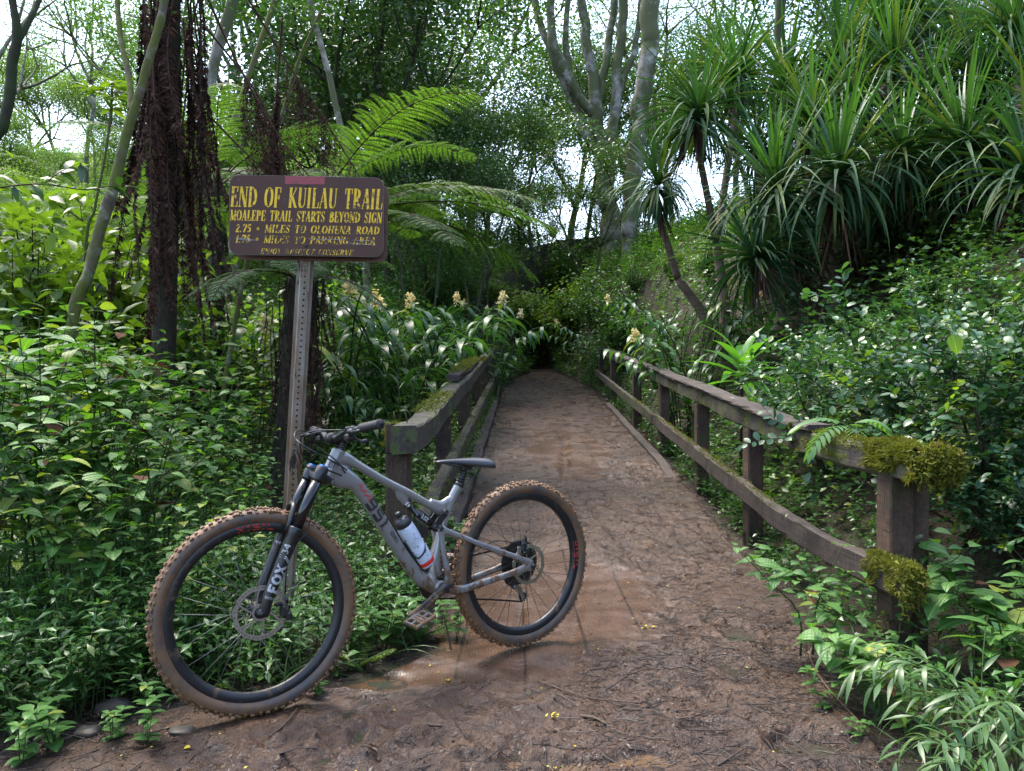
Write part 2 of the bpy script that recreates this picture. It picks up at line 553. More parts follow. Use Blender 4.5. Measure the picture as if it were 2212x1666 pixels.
eL = xl(ty) + 0.16 * fbm(ty * 1.7, ty * 0 + 3.3, 51, 4); eR = xr(ty) + 0.16 * fbm(ty * 1.7, ty * 0 + 9.3, 53, 4)
TX = (eL - 0.12)[:, None] * (1 - ts) + (eR + 0.12)[:, None] * ts
edge = np.minimum(TX - eL[:, None], eR[:, None] - TX)
TZ = trail_z(TX, TY)
TZ = TZ - 0.12 * sstep(0.06, -0.12, edge)
TWET = wet_mask(TX, TY)
def mud_mat():
    m = NT("wet trail mud")
    P = m.pos()
    at_ = m.n("ShaderNodeAttribute"); at_.attribute_name = "wash"; wash = at_.outputs["Fac"]
    n1 = m.noise(1.6, P, 5, 0.6); n2 = m.noise(22, P, 6, 0.7); n3 = m.noise(120, P, 3, 0.6)
    # fibrous litter trodden into the mud, two directions
    f1 = m.noise(30, m.scale(P, (1.0, 5.0, 1.0)), 4, 0.7, 0.6); f2 = m.noise(30, m.scale(P, (5.0, 1.0, 1.0)), 4, 0.7, 0.6)
    lit = m.math('MAXIMUM', f1, f2)
    c = m.ramp(n2, [(0.30, (0.020, 0.0100, 0.0055)), (0.52, (0.054, 0.027, 0.0140)), (0.76, (0.108, 0.060, 0.033))])
    c = m.mix(m.ramp(n1, [(0.44, 0.0), (0.60, 0.8)]), c, (0.024, 0.0125, 0.0072))
    c = m.mix(m.math('MULTIPLY', m.ramp(lit, [(0.56, 0.0), (0.64, 1.0)]), m.math('SUBTRACT', 0.9, wash)), c, (0.026, 0.017, 0.013))
    sx = m.n("ShaderNodeSeparateXYZ"); m.l(P, sx.inputs[0])
    wob = m.math('MULTIPLY', m.noise(2.0, P, 2), 0.03)
    gr = m.math('SINE', m.math('MULTIPLY', m.math('ADD', sx.outputs[0], wob), 430.0))
    board = m.math('SINE', m.math('MULTIPLY', m.math('ADD', sx.outputs[0], wob), 22.0))
    wc = m.ramp(m.noise(9, P, 5, 0.65), [(0.35, (0.058, 0.030, 0.0175)), (0.7, (0.105, 0.060, 0.036))])
    wc = m.mix(m.math('MULTIPLY', m.ramp(gr, [(0.0, 1.0), (0.6, 0.0)]), 0.38), wc, (0.05, 0.036, 0.03))
    wc = m.mix(m.ramp(board, [(0.985, 0.0), (0.995, 0.8)]), wc, (0.02, 0.014, 0.011))
    c = m.mix(wash, c, wc)
    ocher = m.ramp(m.noise(2.6, P, 4, 0.6), [(0.6, 0.0), (0.7, 0.55)])
    c = m.mix(ocher, c, (0.10, 0.055, 0.027))
    rr = m.ramp(m.noise(5.0, P, 5, 0.6), [(0.40, 0.14), (0.58, 0.55)])
    rw = m.ramp(m.noise(4.0, P, 4, 0.6), [(0.42, 0.10), (0.62, 0.42)])
    x = m.n("ShaderNodeMix", data_type='FLOAT'); m.l(wash, x.inputs[0]); m.l(rr, x.inputs[2]); m.l(rw, x.inputs[3])
    hb = m.math('ADD', m.math('MULTIPLY', n2, 0.7), m.math('ADD', m.math('MULTIPLY', n3, 0.45), m.math('MULTIPLY', lit, 0.6)))
    hb = m.math('MULTIPLY', hb, m.math('SUBTRACT', 1.05, m.math('MULTIPLY', wash, 0.9)))
    hb = m.math('ADD', hb, m.math('MULTIPLY', m.math('MULTIPLY', gr, wash), 0.022))
    return m.end(m.pbr(c, x.outputs[0], 0, 0.36, m.bump(hb, 0.8, 0.014)))
mb = MB()
i = (np.arange(len(ty) - 1)[:, None] * tsn + np.arange(tsn - 1)[None]).ravel()
mb.add(np.stack([TX, TY, TZ], -1), np.stack([i, i + 1, i + tsn + 1, i + tsn], 1))
trail = tag(mb.build("trail", mud_mat()), kind="structure")
_a = trail.data.attributes.new("wash", 'FLOAT', 'POINT')
_a.data.foreach_set("value", TWET.ravel().astype(np.float32))

pm = NT("brown puddle water")
puddle_m = pm.end(pm.pbr((0.10, 0.062, 0.036), 0.03, 0, 0.55))
for (px, py, a, b) in PUD:
    mb = MB(); t = np.linspace(0, 2 * PI, 40, endpoint=False)
    r = 1.25
    zz = float(np.median(trail_z(np.array([px, px + a, px - a]), np.array([py, py, py])))) + (0.003 if b < 0.07 else -0.004)
    v = np.stack([px + a * r * np.cos(t), py + b * r * np.sin(t), np.full_like(t, zz)], 1)
    mb.add(np.concatenate([[[px, py, zz]], v]), np.stack([np.zeros(40, int), 1 + np.arange(40), 1 + (np.arange(40) + 1) % 40], 1))
    tag(mb.build("puddle", puddle_m), kind="structure")

# ------------------------------------------------------------------ timber railings of the bridge
def wood_mat(name, c1, c2, green, gamt):
    m = NT(name)
    v = m.scale(m.obj(), (1, 0.06, 1))
    v2 = m.scale(m.obj(), (1, 1, 0.08))
    g = m.noise(70, v, 5, 0.7); g2 = m.noise(70, v2, 5, 0.7)
    gg = m.math('MULTIPLY', m.math('ADD', g, g2), 0.5)
    c = m.ramp(gg, [(0.36, c1), (0.62, c2)])
    c = m.mix(m.ramp(m.noise(3.0, m.obj(), 5, 0.65), [(0.45, 0.0), (0.65, 0.8)]), c, tuple(q * 0.35 for q in c1))
    c = m.mix(m.ramp(m.noise(7.0, m.obj(), 6, 0.7), [(gamt, 0.0), (gamt + 0.1, 0.9)]), c, green)
    c = m.mix(m.ramp(m.noise(11.0, m.obj(), 4, 0.6), [(0.68, 0.0), (0.72, 0.8)]), c, (0.20, 0.24, 0.13))
    return m.end(m.pbr(c, 0.72, 0, 0.35, m.bump(gg, 0.7, 0.012)))
post_m = wood_mat("brown post wood", (0.020, 0.012, 0.008), (0.085, 0.050, 0.031), (0.035, 0.045, 0.012), 0.58)
rail_m = wood_mat("grey rail wood", (0.018, 0.014, 0.012), (0.068, 0.055, 0.046), (0.055, 0.068, 0.018), 0.49)
dark_m = wood_mat("wet dark wood", (0.016, 0.012, 0.010), (0.06, 0.044, 0.036), (0.03, 0.04, 0.012), 0.6)
moss_m = leaf_mat("olive moss", (0.042, 0.058, 0.008), (0.125, 0.138, 0.018), (0.085, 0.052, 0.012), 0.7, 0.2, 0.3, (1.2, 1.25, 0.5), p3=0.92)

def wob(pts, amp, seed):
    pts = np.array(pts, float)
    return pts + amp * np.stack([vnoise(pts[:, 1] * 1.3, pts[:, 0] * 0 + k * 7.1, seed) for k in range(3)], 1)

def beam(mb, pts, w, h, seed=0, chip=0.006):
    """square timber along a line, with worn edges"""
    pts = np.asarray(pts, float); n = len(pts)
    t = nrm(np.gradient(pts, axis=0))
    side = np.tile([1.0, 0, 0], (n, 1)) if abs(t[0][2]) > 0.9 else nrm(np.cross(t, [0, 0, 1.0]))
    up = np.cross(side, t)
    b = 0.012
    sec = np.array([(-w/2 + b, -h/2), (w/2 - b, -h/2), (w/2, -h/2 + b), (w/2, h/2 - b), (w/2 - b, h/2), (-w/2 + b, h/2), (-w/2, h/2 - b), (-w/2, -h/2 + b)])
    k = len(sec); v = []
    for i in range(n):
        j = chip * np.stack([vnoise(np.arange(k) * 3.7 + seed, np.full(k, pts[i][1] * 7.0), 61), vnoise(np.arange(k) * 3.7 + seed, np.full(k, pts[i][1] * 7.0), 67)], 1)
        s = sec + j * 2
        v.append(pts[i] + s[:, :1] * side[i] + s[:, 1:] * up[i])
    a = np.arange(k); a2 = (a + 1) % k
    q = np.concatenate([np.stack([i * k + a, i * k + a2, (i + 1) * k + a2, (i + 1) * k + a], 1) for i in range(n - 1)])
    mb.add(np.concatenate(v), [q, a[::-1][None], (a + (n - 1) * k)[None]], None, 0, smooth=False)

def line(p0, p1, step=0.12):
    n = max(3, int(np.linalg.norm(np.subtract(p1, p0)) / step))
    return np.linspace(p0, p1, n)

def moss_patch(mb, c, side, up, along, w, h, l, n, size, seed, sides=True, thr=.18):
    """short tufts over the top and flanks of a timber"""
    r = np.random.default_rng(seed)
    s = r.uniform(-0.5, 0.5, n); a = r.uniform(-0.5, 0.5, n)
    th = r.uniform(-1.9, 1.9, n) if sides else r.uniform(-0.9, 0.9, n)
    # position on a rounded box section
    px = np.clip(np.tan(np.clip(th, -0.78, 0.78)) * 0.5, -0.5, 0.5) * w
    py = np.where(np.abs(th) < 0.78, 0.5, 0.5 - (np.abs(th) - 0.78) * 0.8) * h
    ed = 1 - np.abs(a * 2) ** 4
    keep = vnoise(a * l * 9 + seed, th * 2.2, 71) + 0.55 * ed - .22 * np.abs(th) > thr - .22
    P = c + px[:, None] * side + py[:, None] * up + (a * l)[:, None] * along
    Nn = nrm(np.sin(th)[:, None] * side + np.cos(th)[:, None] * up)
    lump = 0.5 + 1.5 * vnoise(a * l * 11 + seed, th * 2.6, 73)
    P = P + Nn * (lump * size * 0.9)[:, None] - Nn * size * 0.4
    T = nrm(Nn + 0.55 * r.normal(size=(n, 3)) + np.array([0, 0, -0.25]))
    P, T, Nn = P[keep], T[keep], Nn[keep]
    leaves(mb, P, T, nrm(r.normal(size=P.shape)), r.uniform(0.45, 1.3, len(P)) * size * (.6 + .6 * lump[keep]), size * 0.15, 0.7, 'blade', 2, 0.1)

UP = np.array([0, 0, 1.0])
# left railing, seen from inside the bridge
LR = thing("bridge_railing", "mossy timber railing behind the bicycle saddle, its square rail end nearest the sign post", "railing", (-0.55, 4.3, 0))
def lx(y): return -0.636 + 0.0155 * (y - 4.4)
def rel(root, p): return np.asarray(p, float) - np.array(root.location)
for k, y in enumerate([4.4, 6.85, 9.2, 11.6, 14.0, 17.0]):
    mb = MB(); x = lx(y); z0 = float(zp(y)); top = z0 + 0.90 + (0.02 if k == 0 else -0.14)
    zb = z0 - 0.6
    c = np.array([x, y, (zb + z0 + 0.78) / 2])
    beam(mb, line(rel(LR, (x, y, zb)), rel(LR, (x + 0.004, y, z0 + 0.80)), 0.15) + 0, 0.128, 0.14, k)
    if k == 0:
        mb.box(rel(LR, (x - 0.040, y, z0 + 0.885)), (0.047, 0.13, 0.17), bevel=0.006)
    mb.build("post", post_m, LR)
def lrail(y0, y1, zc, dx, w, h, seed, name="top_rail", mat=rail_m):
    mb = MB(); n = int((y1 - y0) / 0.12) + 2
    ys = np.linspace(y0, y1, n)
    pts = np.stack([lx(ys) + dx, ys, zp(ys) + zc], 1)
    beam(mb, wob(pts, 0.012, seed) - np.array(LR.location), w, h, seed)
    return mb.build(name, mat, LR)
lrail(4.22, 7.9, 0.89, 0.058, 0.140, 0.152, 3)
lrail(7.92, 12.6, 0.885, 0.055, 0.140, 0.145, 4)
lrail(12.62, 17.4, 0.89, 0.055, 0.140, 0.145, 5)
lrail(4.5, 10.4, 0.37, 0.11, 0.09, 0.14, 6, "lower_rail", rail_m)
lrail(10.42, 17.2, 0.37, 0.11, 0.09, 0.14, 7, "lower_rail", rail_m)
lrail(4.6, 17.4, 0.05, 0.18, 0.12, 0.10, 8, "kerb_log", dark_m)
mb = MB(); ys = 7.55
beam(mb, wob(line((lx(7.5) + 0.02, 7.5, zp(7.5) + 1.01), (lx(10.9) + 0.03, 10.9, zp(10.9) + 1.005)), 0.02, 14) - np.array(LR.location), 0.13, 0.07, 9, 0.012)
mb.build("cap_board", dark_m, LR)
mb = MB()
for (y, zc, l, n, s) in [(5.8, .90, 1.5, 1500, .022), (9.0, .985, 2.8, 3000, .026), (11.7, .895, 1.4, 900, .022), (16.7, .90, 1.4, 1100, .034)]:
    moss_patch(mb, np.array([lx(y) + 0.055, y, zp(y) + zc]) - np.array(LR.location), np.array([1, 0, 0.]), UP, np.array([0.0155, 1, 0.076]), 0.145, 0.15, l, n, s, int(y * 10), sides=False)
moss_patch(mb, np.array([lx(4.4) - 0.045, 4.4, 0.90]) - np.array(LR.location), np.array([1, 0, 0.]), UP, np.array([0, 1, 0.]), 0.06, 0.13, 0.14, 500, 0.025, 77)
for y in (5.2, 7.0, 9.3, 12.0):
    moss_patch(mb, np.array([lx(y) + 0.11, y, zp(y) + 0.37]) - np.array(LR.location), np.array([1, 0, 0.]), UP, np.array([0.0155, 1, 0.076]), 0.095, 0.14, 1.7, 1300, 0.016, int(y * 13), sides=True)
mb.build("moss", moss_m, LR)
mb = MB()
for dx in (-0.02, 0.045):
    mb.cyl(rel(LR, (lx(4.4) + dx, 4.48, 0.94)), rel(LR, (lx(4.4) + dx - 0.015, 4.46, 1.03)), 0.004, 6)
mb.build("nail", plain("rusty iron", (0.06, 0.03, 0.02), 0.7, 0.4), LR)

RR = thing("bridge_railing", "timber railing along the far side of the path ending in a thick clump of moss", "railing", (1.7, 3.5, 0))
def rx(y): return 1.735 + 0.020 * (y - 5.57) + 0.06 * sstep(4.1, 3.0, y)
for k, y in enumerate([3.48, 5.55, 7.2, 9.2, 11.5, 14.6, 17.0]):
    mb = MB(); x = rx(y) - 0.03; z0 = float(zp(y)); zb = z0 - 0.65
    tp = z0 + 0.80
    beam(mb, line(rel(RR, (x, y, zb)), rel(RR, (x - 0.003, y, tp)), 0.15), 0.115, 0.135, 20 + k)
    if k == 0:
        beam(mb, line(rel(RR, (x + 0.100, y + 0.02, zb)), rel(RR, (x + 0.100, y + 0.02, tp - 0.01)), 0.15), 0.070, 0.12, 40)
    mb.build("post", post_m, RR)
def rrail(y0, y1, zc, dx, w, h, seed, name="top_rail", mat=rail_m, near_drop=0.0):
    mb = MB(); ys = np.linspace(y0, y1, int((y1 - y0) / 0.12) + 2)
    pts = np.stack([rx(ys) + dx, ys, zp(ys) + zc - near_drop * sstep(5.0, 3.1, ys) - (.11 * sstep(8.6, 7.2, ys) if name == 'kerb_log' else 0)], 1)
    beam(mb, wob(pts, 0.014, seed) - np.array(RR.location), w, h, seed)
    return mb.build(name, mat, RR)
rrail(3.24, 8.3, 0.865, -0.02, 0.125, 0.125, 31, near_drop=0.02)
rrail(8.32, 17.3, 0.86, -0.02, 0.12, 0.115, 32)
rrail(4.3, 10.1, 0.948, -0.03, 0.15, 0.038, 33, "cap_board", dark_m)
rrail(10.12, 16.8, 0.938, -0.03, 0.14, 0.036, 34, "cap_board", dark_m)
rrail(3.18, 9.3, 0.385, -0.125, 0.06, 0.13, 35, "lower_rail", dark_m, 0.02)
rrail(9.32, 17.2, 0.385, -0.125, 0.06, 0.13, 36, "lower_rail", rail_m)
rrail(7.2, 14.2, 0.015, -0.18, 0.10, 0.085, 37, "kerb_log", dark_m)
mb = MB()
ax = np.array([-0.05, 1, 0.0])
def rloc(y, dx, zc): return np.array([rx(y) + dx, y, zp(y) + zc]) - np.array(RR.location)
moss_patch(mb, rloc(3.43, -0.01, .858), np.array([1, 0, 0.]), UP, ax, 0.15, 0.135, 0.44, 14000, 0.028, 5, thr=.10)
moss_patch(mb, rloc(3.95, -0.02, .865), np.array([1, 0, 0.]), UP, ax, 0.13, 0.13, 1.0, 5000, 0.018, 6, thr=.30)
P = rng.normal(size=(3600, 3)) * np.array([.042, .022, .036]); P = P + rloc(3.21, 0.0, .862)
leaves(mb, P, nrm(rng.normal(size=P.shape) * .6 + np.array([0, -1, 0.05])), rng.normal(size=P.shape), 0.026, 0.0045, 0.7, 'blade', 2)
moss_patch(mb, rloc(3.34, -0.125, .375), np.array([1, 0, 0.]), UP, ax, 0.08, 0.14, 0.36, 6000, 0.019, 8)
P = rng.normal(size=(700, 3)) * np.array([.025, .015, .04]); P = P + rloc(3.17, -0.125, .375)
leaves(mb, P, nrm(rng.normal(size=P.shape) * .6 + np.array([0, -1, 0.05])), rng.normal(size=P.shape), 0.028, 0.005, 0.7, 'blade', 2)
for y in (4.9, 5.9, 7.1, 8.4, 10.2, 16.5):
    moss_patch(mb, rloc(y, -0.06, .865), np.array([1, 0, 0.]), UP, np.array([0.02, 1, .076]), 0.03, 0.115, 0.9, 1100, 0.016, int(y * 17))
    moss_patch(mb, rloc(y + .4, -0.125, .385), np.array([1, 0, 0.]), UP, np.array([0.02, 1, .076]), 0.06, 0.125, 1.2, 1300, 0.013, int(y * 19), sides=False)
mb.build("moss", moss_m, RR)
# ------------------------------------------------------------------ lettering: strokes on a plane, thick and thin
# letters in a box 1 high; each stroke = (points, 'T' thick | 't' thin)
def arc(cx, cy, rx_, ry_, a0, a1, n=10):
    t = np.radians(np.linspace(a0, a1, n))
    return [(cx + rx_ * math.cos(a), cy + ry_ * math.sin(a)) for a in t]
SERIF = {
 'E': (.72, [([(.2, 0), (.2, 1)], 'T'), ([(.05, .97), (.66, .97)], 't'), ([(.05, .03), (.68, .03)], 't'), ([(.2, .52), (.5, .52)], 't'), ([(.66, .99), (.64, .74)], 't'), ([(.66, .01), (.70, .28)], 't'), ([(.5, .62), (.5, .42)], 't')]),
 'N': (.86, [([(.14, 0), (.14, 1)], 't'), ([(.16, 1), (.72, 0)], 'T'), ([(.74, 0), (.74, 1)], 't'), ([(.02, .97), (.24, .97)], 't'), ([(.0, .03), (.28, .03)], 't'), ([(.6, .97), (.88, .97)], 't')]),
 'D': (.84, [([(.2, 0), (.2, 1)], 'T'), (arc(.28, .5, .46, .47, 90, 45, 5), 't'), (arc(.28, .5, .46, .47, 50, -50, 10), 'T'), (arc(.28, .5, .46, .47, -45, -90, 5), 't'), ([(.05, .97), (.3, .97)], 't'), ([(.05, .03), (.3, .03)], 't')]),
 'O': (.84, [(arc(.42, .5, .32, .47, 55, -55, 10), 'T'), (arc(.42, .5, .32, .47, 125, 235, 10), 'T'), (arc(.42, .5, .32, .47, 130, 50, 8), 't'), (arc(.42, .5, .32, .47, 230, 310, 8), 't')]),
 'F': (.68, [([(.2, 0), (.2, 1)], 'T'), ([(.05, .97), (.64, .97)], 't'), ([(.06, .03), (.36, .03)], 't'), ([(.2, .5), (.5, .5)], 't'), ([(.63, .99), (.62, .73)], 't'), ([(.5, .62), (.5, .4)], 't')]),
 'K': (.84, [([(.2, 0), (.2, 1)], 'T'), ([(.28, .45), (.72, .97)], 't'), ([(.36, .56), (.74, .02)], 'T'), ([(.05, .97), (.36, .97)], 't'), ([(.05, .03), (.36, .03)], 't'), ([(.58, .97), (.84, .97)], 't'), ([(.6, .03), (.88, .03)], 't')]),
 'U': (.84, [([(.2, 1), (.2, .32)], 'T'), (arc(.44, .3, .24, .27, 180, 250, 7), 'T'), (arc(.44, .3, .26, .27, 245, 360, 9), 't'), ([(.70, .3), (.70, .98)], 't'), ([(.05, .97), (.36, .97)], 't'), ([(.58, .97), (.84, .97)], 't')]),
 'I': (.42, [([(.2, 0), (.2, 1)], 'T'), ([(.05, .97), (.36, .97)], 't'), ([(.05, .03), (.36, .03)], 't')]),
 'L': (.68, [([(.2, 0), (.2, 1)], 'T'), ([(.05, .97), (.38, .97)], 't'), ([(.05, .03), (.64, .03)], 't'), ([(.62, .01), (.67, .3)], 't')]),
 'A': (.80, [([(.08, .0), (.40, 1)], 't'), ([(.40, 1), (.68, 0)], 'T'), ([(.2, .34), (.55, .34)], 't'), ([(-.02, .03), (.2, .03)], 't'), ([(.52, .03), (.82, .03)], 't')]),
 'T': (.74, [([(.36, 0), (.36, 1)], 'T'), ([(.04, .97), (.70, .97)], 't'), ([(.05, .99), (.03, .73)], 't'), ([(.69, .99), (.70, .73)], 't'), ([(.2, .03), (.54, .03)], 't')]),
 'R': (.82, [([(.2, 0), (.2, 1)], 'T'), (arc(.3, .74, .32, .24, 90, 40, 4), 't'), (arc(.3, .74, .30, .24, 50, -50, 8), 'T'), (arc(.3, .74, .32, .24, -40, -90, 4), 't'), ([(.36, .5), (.74, .02)], 'T'), ([(.05, .97), (.3, .97)], 't'), ([(.05, .03), (.36, .03)], 't'), ([(.64, .03), (.86, .03)], 't')]),
 'M': (1.0, [([(.14, 0), (.14, 1)], 't'), ([(.16, 1), (.48, .05)], 'T'), ([(.50, .05), (.80, 1)], 't'), ([(.84, 0), (.84, 1)], 'T'), ([(.02, .97), (.2, .97)], 't'), ([(.02, .03), (.26, .03)], 't'), ([(.7, .03), (.98, .03)], 't'), ([(.8, .97), (.98, .97)], 't')]),
 'P': (.74, [([(.2, 0), (.2, 1)], 'T'), (arc(.3, .73, .32, .25, 90, 40, 4), 't'), (arc(.3, .73, .30, .25, 50, -50, 8), 'T'), (arc(.3, .73, .32, .25, -40, -90, 4), 't'), ([(.05, .97), (.3, .97)], 't'), ([(.05, .03), (.36, .03)], 't')]),
 'S': (.66, [(arc(.34, .75, .22, .22, 35, 200, 9), 't'), ([(.13, .70), (.24, .56), (.46, .42), (.55, .27)], 'T'), (arc(.33, .25, .22, .22, 0, -150, 9), 't'), ([(.55, .98), (.54, .74)], 't'), ([(.11, .02), (.10, .28)], 't')]),
 'B': (.78, [([(.2, 0), (.2, 1)], 'T'), (arc(.3, .76, .28, .21, 80, -80, 9), 'T'), (arc(.32, .27, .34, .24, 80, -80, 9), 'T'), ([(.05, .97), (.34, .97)], 't'), ([(.2, .53), (.36, .53)], 't'), ([(.05, .03), (.36, .03)], 't')]),
 'Y': (.78, [([(.1, .98), (.4, .46)], 'T'), ([(.68, .98), (.42, .46)], 't'), ([(.40, .48), (.40, 0)], 'T'), ([(0, .97), (.26, .97)], 't'), ([(.54, .97), (.8, .97)], 't'), ([(.24, .03), (.56, .03)], 't')]),
 'G': (.84, [(arc(.44, .5, .34, .47, 40, 130, 8), 't'), (arc(.44, .5, .32, .47, 120, 240, 10), 'T'), (arc(.44, .5, .34, .47, 230, 310, 7), 't'), ([(.67, .42), (.67, .1)], 'T'), ([(.52, .42), (.8, .42)], 't'), ([(.70, .97), (.70, .72)], 't')]),
 'H': (.9, [([(.2, 0), (.2, 1)], 'T'), ([(.72, 0), (.72, 1)], 'T'), ([(.2, .5), (.72, .5)], 't'), ([(.05, .97), (.35, .97)], 't'), ([(.05, .03), (.35, .03)], 't'), ([(.57, .97), (.87, .97)], 't'), ([(.57, .03), (.87, .03)], 't')]),
 'J': (.5, [([(.3, 1), (.3, .22)], 'T'), (arc(.18, .2, .12, .18, 0, -150, 7), 't'), ([(.12, .97), (.46, .97)], 't')]),
 'C': (.78, [(arc(.44, .5, .33, .47, 40, 130, 8), 't'), (arc(.44, .5, .32, .47, 120, 240, 10), 'T'), (arc(.44, .5, .34, .47, 230, 320, 8), 't'), ([(.70, .97), (.70, .70)], 't')]),
 'V': (.78, [([(.1, .98), (.40, 0)], 'T'), ([(.42, 0), (.68, .98)], 't'), ([(0, .97), (.26, .97)], 't'), ([(.54, .97), (.8, .97)], 't')]),
 '1': (.44, [([(.22, 0), (.22, 1)], 'T'), ([(.06, .82), (.22, .98)], 't'), ([(.06, .03), (.38, .03)], 't')]),
 '2': (.6, [(arc(.3, .72, .2, .25, 170, 20, 8), 't'), ([(.48, .78), (.44, .58), (.12, .1)], 'T'), ([(.08, .06), (.54, .06)], 'T')]),
 '7': (.58, [([(.06, .93), (.54, .93)], 'T'), ([(.54, .93), (.26, 0)], 'T'), ([(.06, .95), (.06, .74)], 't')]),
 '5': (.58, [([(.16, .94), (.52, .94)], 'T'), ([(.16, .94), (.13, .56)], 't'), (arc(.26, .33, .25, .28, 110, -60, 10), 'T'), (arc(.26, .3, .22, .26, -60, -140, 6), 't')]),
 '.': (.3, [([(.12, .0), (.12, .13)], 'T')]),
 '-': (.6, [([(.08, .34), (.52, .34)], 't'), ([(.3, .3), (.3, .72)], 't'), ([(.08, .52), (.52, .52)], 't')]),
 ' ': (.62, []),
}
BLOCK = {
 '9': (.8, [([(.68, .5), (.12, .5), (.12, .94), (.68, .94), (.68, .06), (.12, .06)], 'T')]),
 '5': (.8, [([(.68, .94), (.12, .94), (.12, .52), (.68, .52), (.68, .06), (.12, .06)], 'T')]),
 '1': (.42, [([(.1, .94), (.26, .94), (.26, .0)], 'T')]),
 'F': (.8, [([(.14, 0), (.14, 1)], 'T'), ([(.05, .92), (.74, .92)], 'T'), ([(.14, .5), (.58, .5)], 'T'), ([(.0, .04), (.32, .04)], 'T')]),
 'O': (.95, [(arc(.47, .5, .36, .42, 0, 360, 22), 'T')]),
 'X': (.9, [([(.1, 1), (.8, 0)], 'T'), ([(.8, 1), (.1, 0)], 't'), ([(0, .95), (.3, .95)], 't'), ([(.62, .95), (.92, .95)], 't'), ([(0, .05), (.26, .05)], 't'), ([(.62, .05), (.95, .05)], 't')]),
 'S': (.7, [([(.62, .94), (.1, .94), (.1, .52), (.6, .52), (.6, .06), (.08, .06)], 't')]),
 'E': (.64, [([(.1, 0), (.1, 1)], 't'), ([(.1, .94), (.58, .94)], 't'), ([(.1, .5), (.5, .5)], 't'), ([(.1, .06), (.58, .06)], 't')]),
 'R': (.7, [([(.1, 0), (.1, 1)], 't'), ([(.1, .94), (.58, .94), (.58, .5), (.1, .5)], 't'), ([(.3, .5), (.62, 0)], 't')]),
 'I': (.26, [([(.13, 0), (.13, 1)], 't')]),
 'H': (.7, [([(.1, 0), (.1, 1)], 't'), ([(.6, 0), (.6, 1)], 't'), ([(.1, .5), (.6, .5)], 't')]),
 'Y': (.7, [([(.06, 1), (.35, .5)], 't'), ([(.64, 1), (.35, .5)], 't'), ([(.35, .5), (.35, 0)], 't')]),
 'T': (.64, [([(.32, 0), (.32, 1)], 't'), ([(.02, .94), (.62, .94)], 't')]),
 'M': (.86, [([(.1, 0), (.1, 1)], 't'), ([(.1, 1), (.43, .3)], 't'), ([(.43, .3), (.76, 1)], 't'), ([(.76, 1), (.76, 0)], 't')]),
 '4': (.7, [([(.5, 0), (.5, 1)], 'T'), ([(.5, 1), (.06, .36)], 't'), ([(.06, .32), (.68, .32)], 't')]),
 '3': (.66, [([(.08, .94), (.58, .94), (.34, .56)], 't'), (arc(.3, .3, .27, .25, 80, -140, 10), 't')]),
 'A': (.8, [([(.06, 0), (.4, 1)], 't'), ([(.4, 1), (.74, 0)], 't'), ([(.2, .34), (.6, .34)], 't')]),
 ' ': (.5, []),
}
def lettering(mb, text, font, fn, x0, x1, y0, y1, slant=0.0, thick=.17, thin=.055, h=0.0006, cell=None, mat=0, gap=.07, lift=0.0001):
    """writes TEXT as raised strokes; fn(x, y, height) puts it on a surface"""
    adv = [font[c][0] for c in text]
    tot = sum(adv) + gap * (len(text) - 1)
    hh = y1 - y0; sx = (x1 - x0) / (tot + slant * 0.5)
    pen = 0.0; lf = 0
    for c, a in zip(text, adv):
        for pts, kind in font[c][1]:
            lf = (lf + 1) % 9
            pts = np.array(pts, float)
            if cell:   # cut long strokes so that they can follow a curved surface
                out = [pts[0]]
                for p, q in zip(pts[:-1], pts[1:]):
                    n = max(1, int(np.linalg.norm((q - p) * [sx, hh]) / cell))
                    out += [p + (q - p) * (i + 1) / n for i in range(n)]
                pts = np.array(out)
            w = (thick if kind == 'T' else thin)
            X = np.stack([(pen + pts[:, 0] + slant * pts[:, 1] * 0.5) * sx + x0, y0 + pts[:, 1] * hh], 1)
            d = np.gradient(X, axis=0); d = nrm(d); nn = np.stack([-d[:, 1], d[:, 0]], 1)
            # stroke width measured so that upright strokes get w*height
            ww = w * hh * 0.5 * np.ones(len(X))
            if kind == 'T':
                ww = ww * np.where(np.abs(d[:, 1]) > .4, min(1.0, 1.25 * sx / hh + .15), 1.0)
            ww = np.minimum(ww, 0.5 * w * hh)
            n = len(X); rows = (-1, 0, 1)
            v = [fn(*(X[i] + nn[i] * ww[i] * r), h + lift * lf) for r in rows for i in range(n)]
            i = np.arange(n - 1)
            q = np.concatenate([np.stack([i + r * n, i + 1 + r * n, i + 1 + (r + 1) * n, i + (r + 1) * n], 1) for r in range(2)])
            mb.add(v, q, None, mat, smooth=False)
        pen += a + gap

# ------------------------------------------------------------------ trail sign
yellow_m = NT("worn yellow paint")
_n = yellow_m.noise(62, yellow_m.obj(), 7, 0.75); _n2 = yellow_m.noise(8, yellow_m.obj(), 3)
_s = yellow_m.n("ShaderNodeSeparateXYZ"); yellow_m.l(yellow_m.obj(), _s.inputs[0])
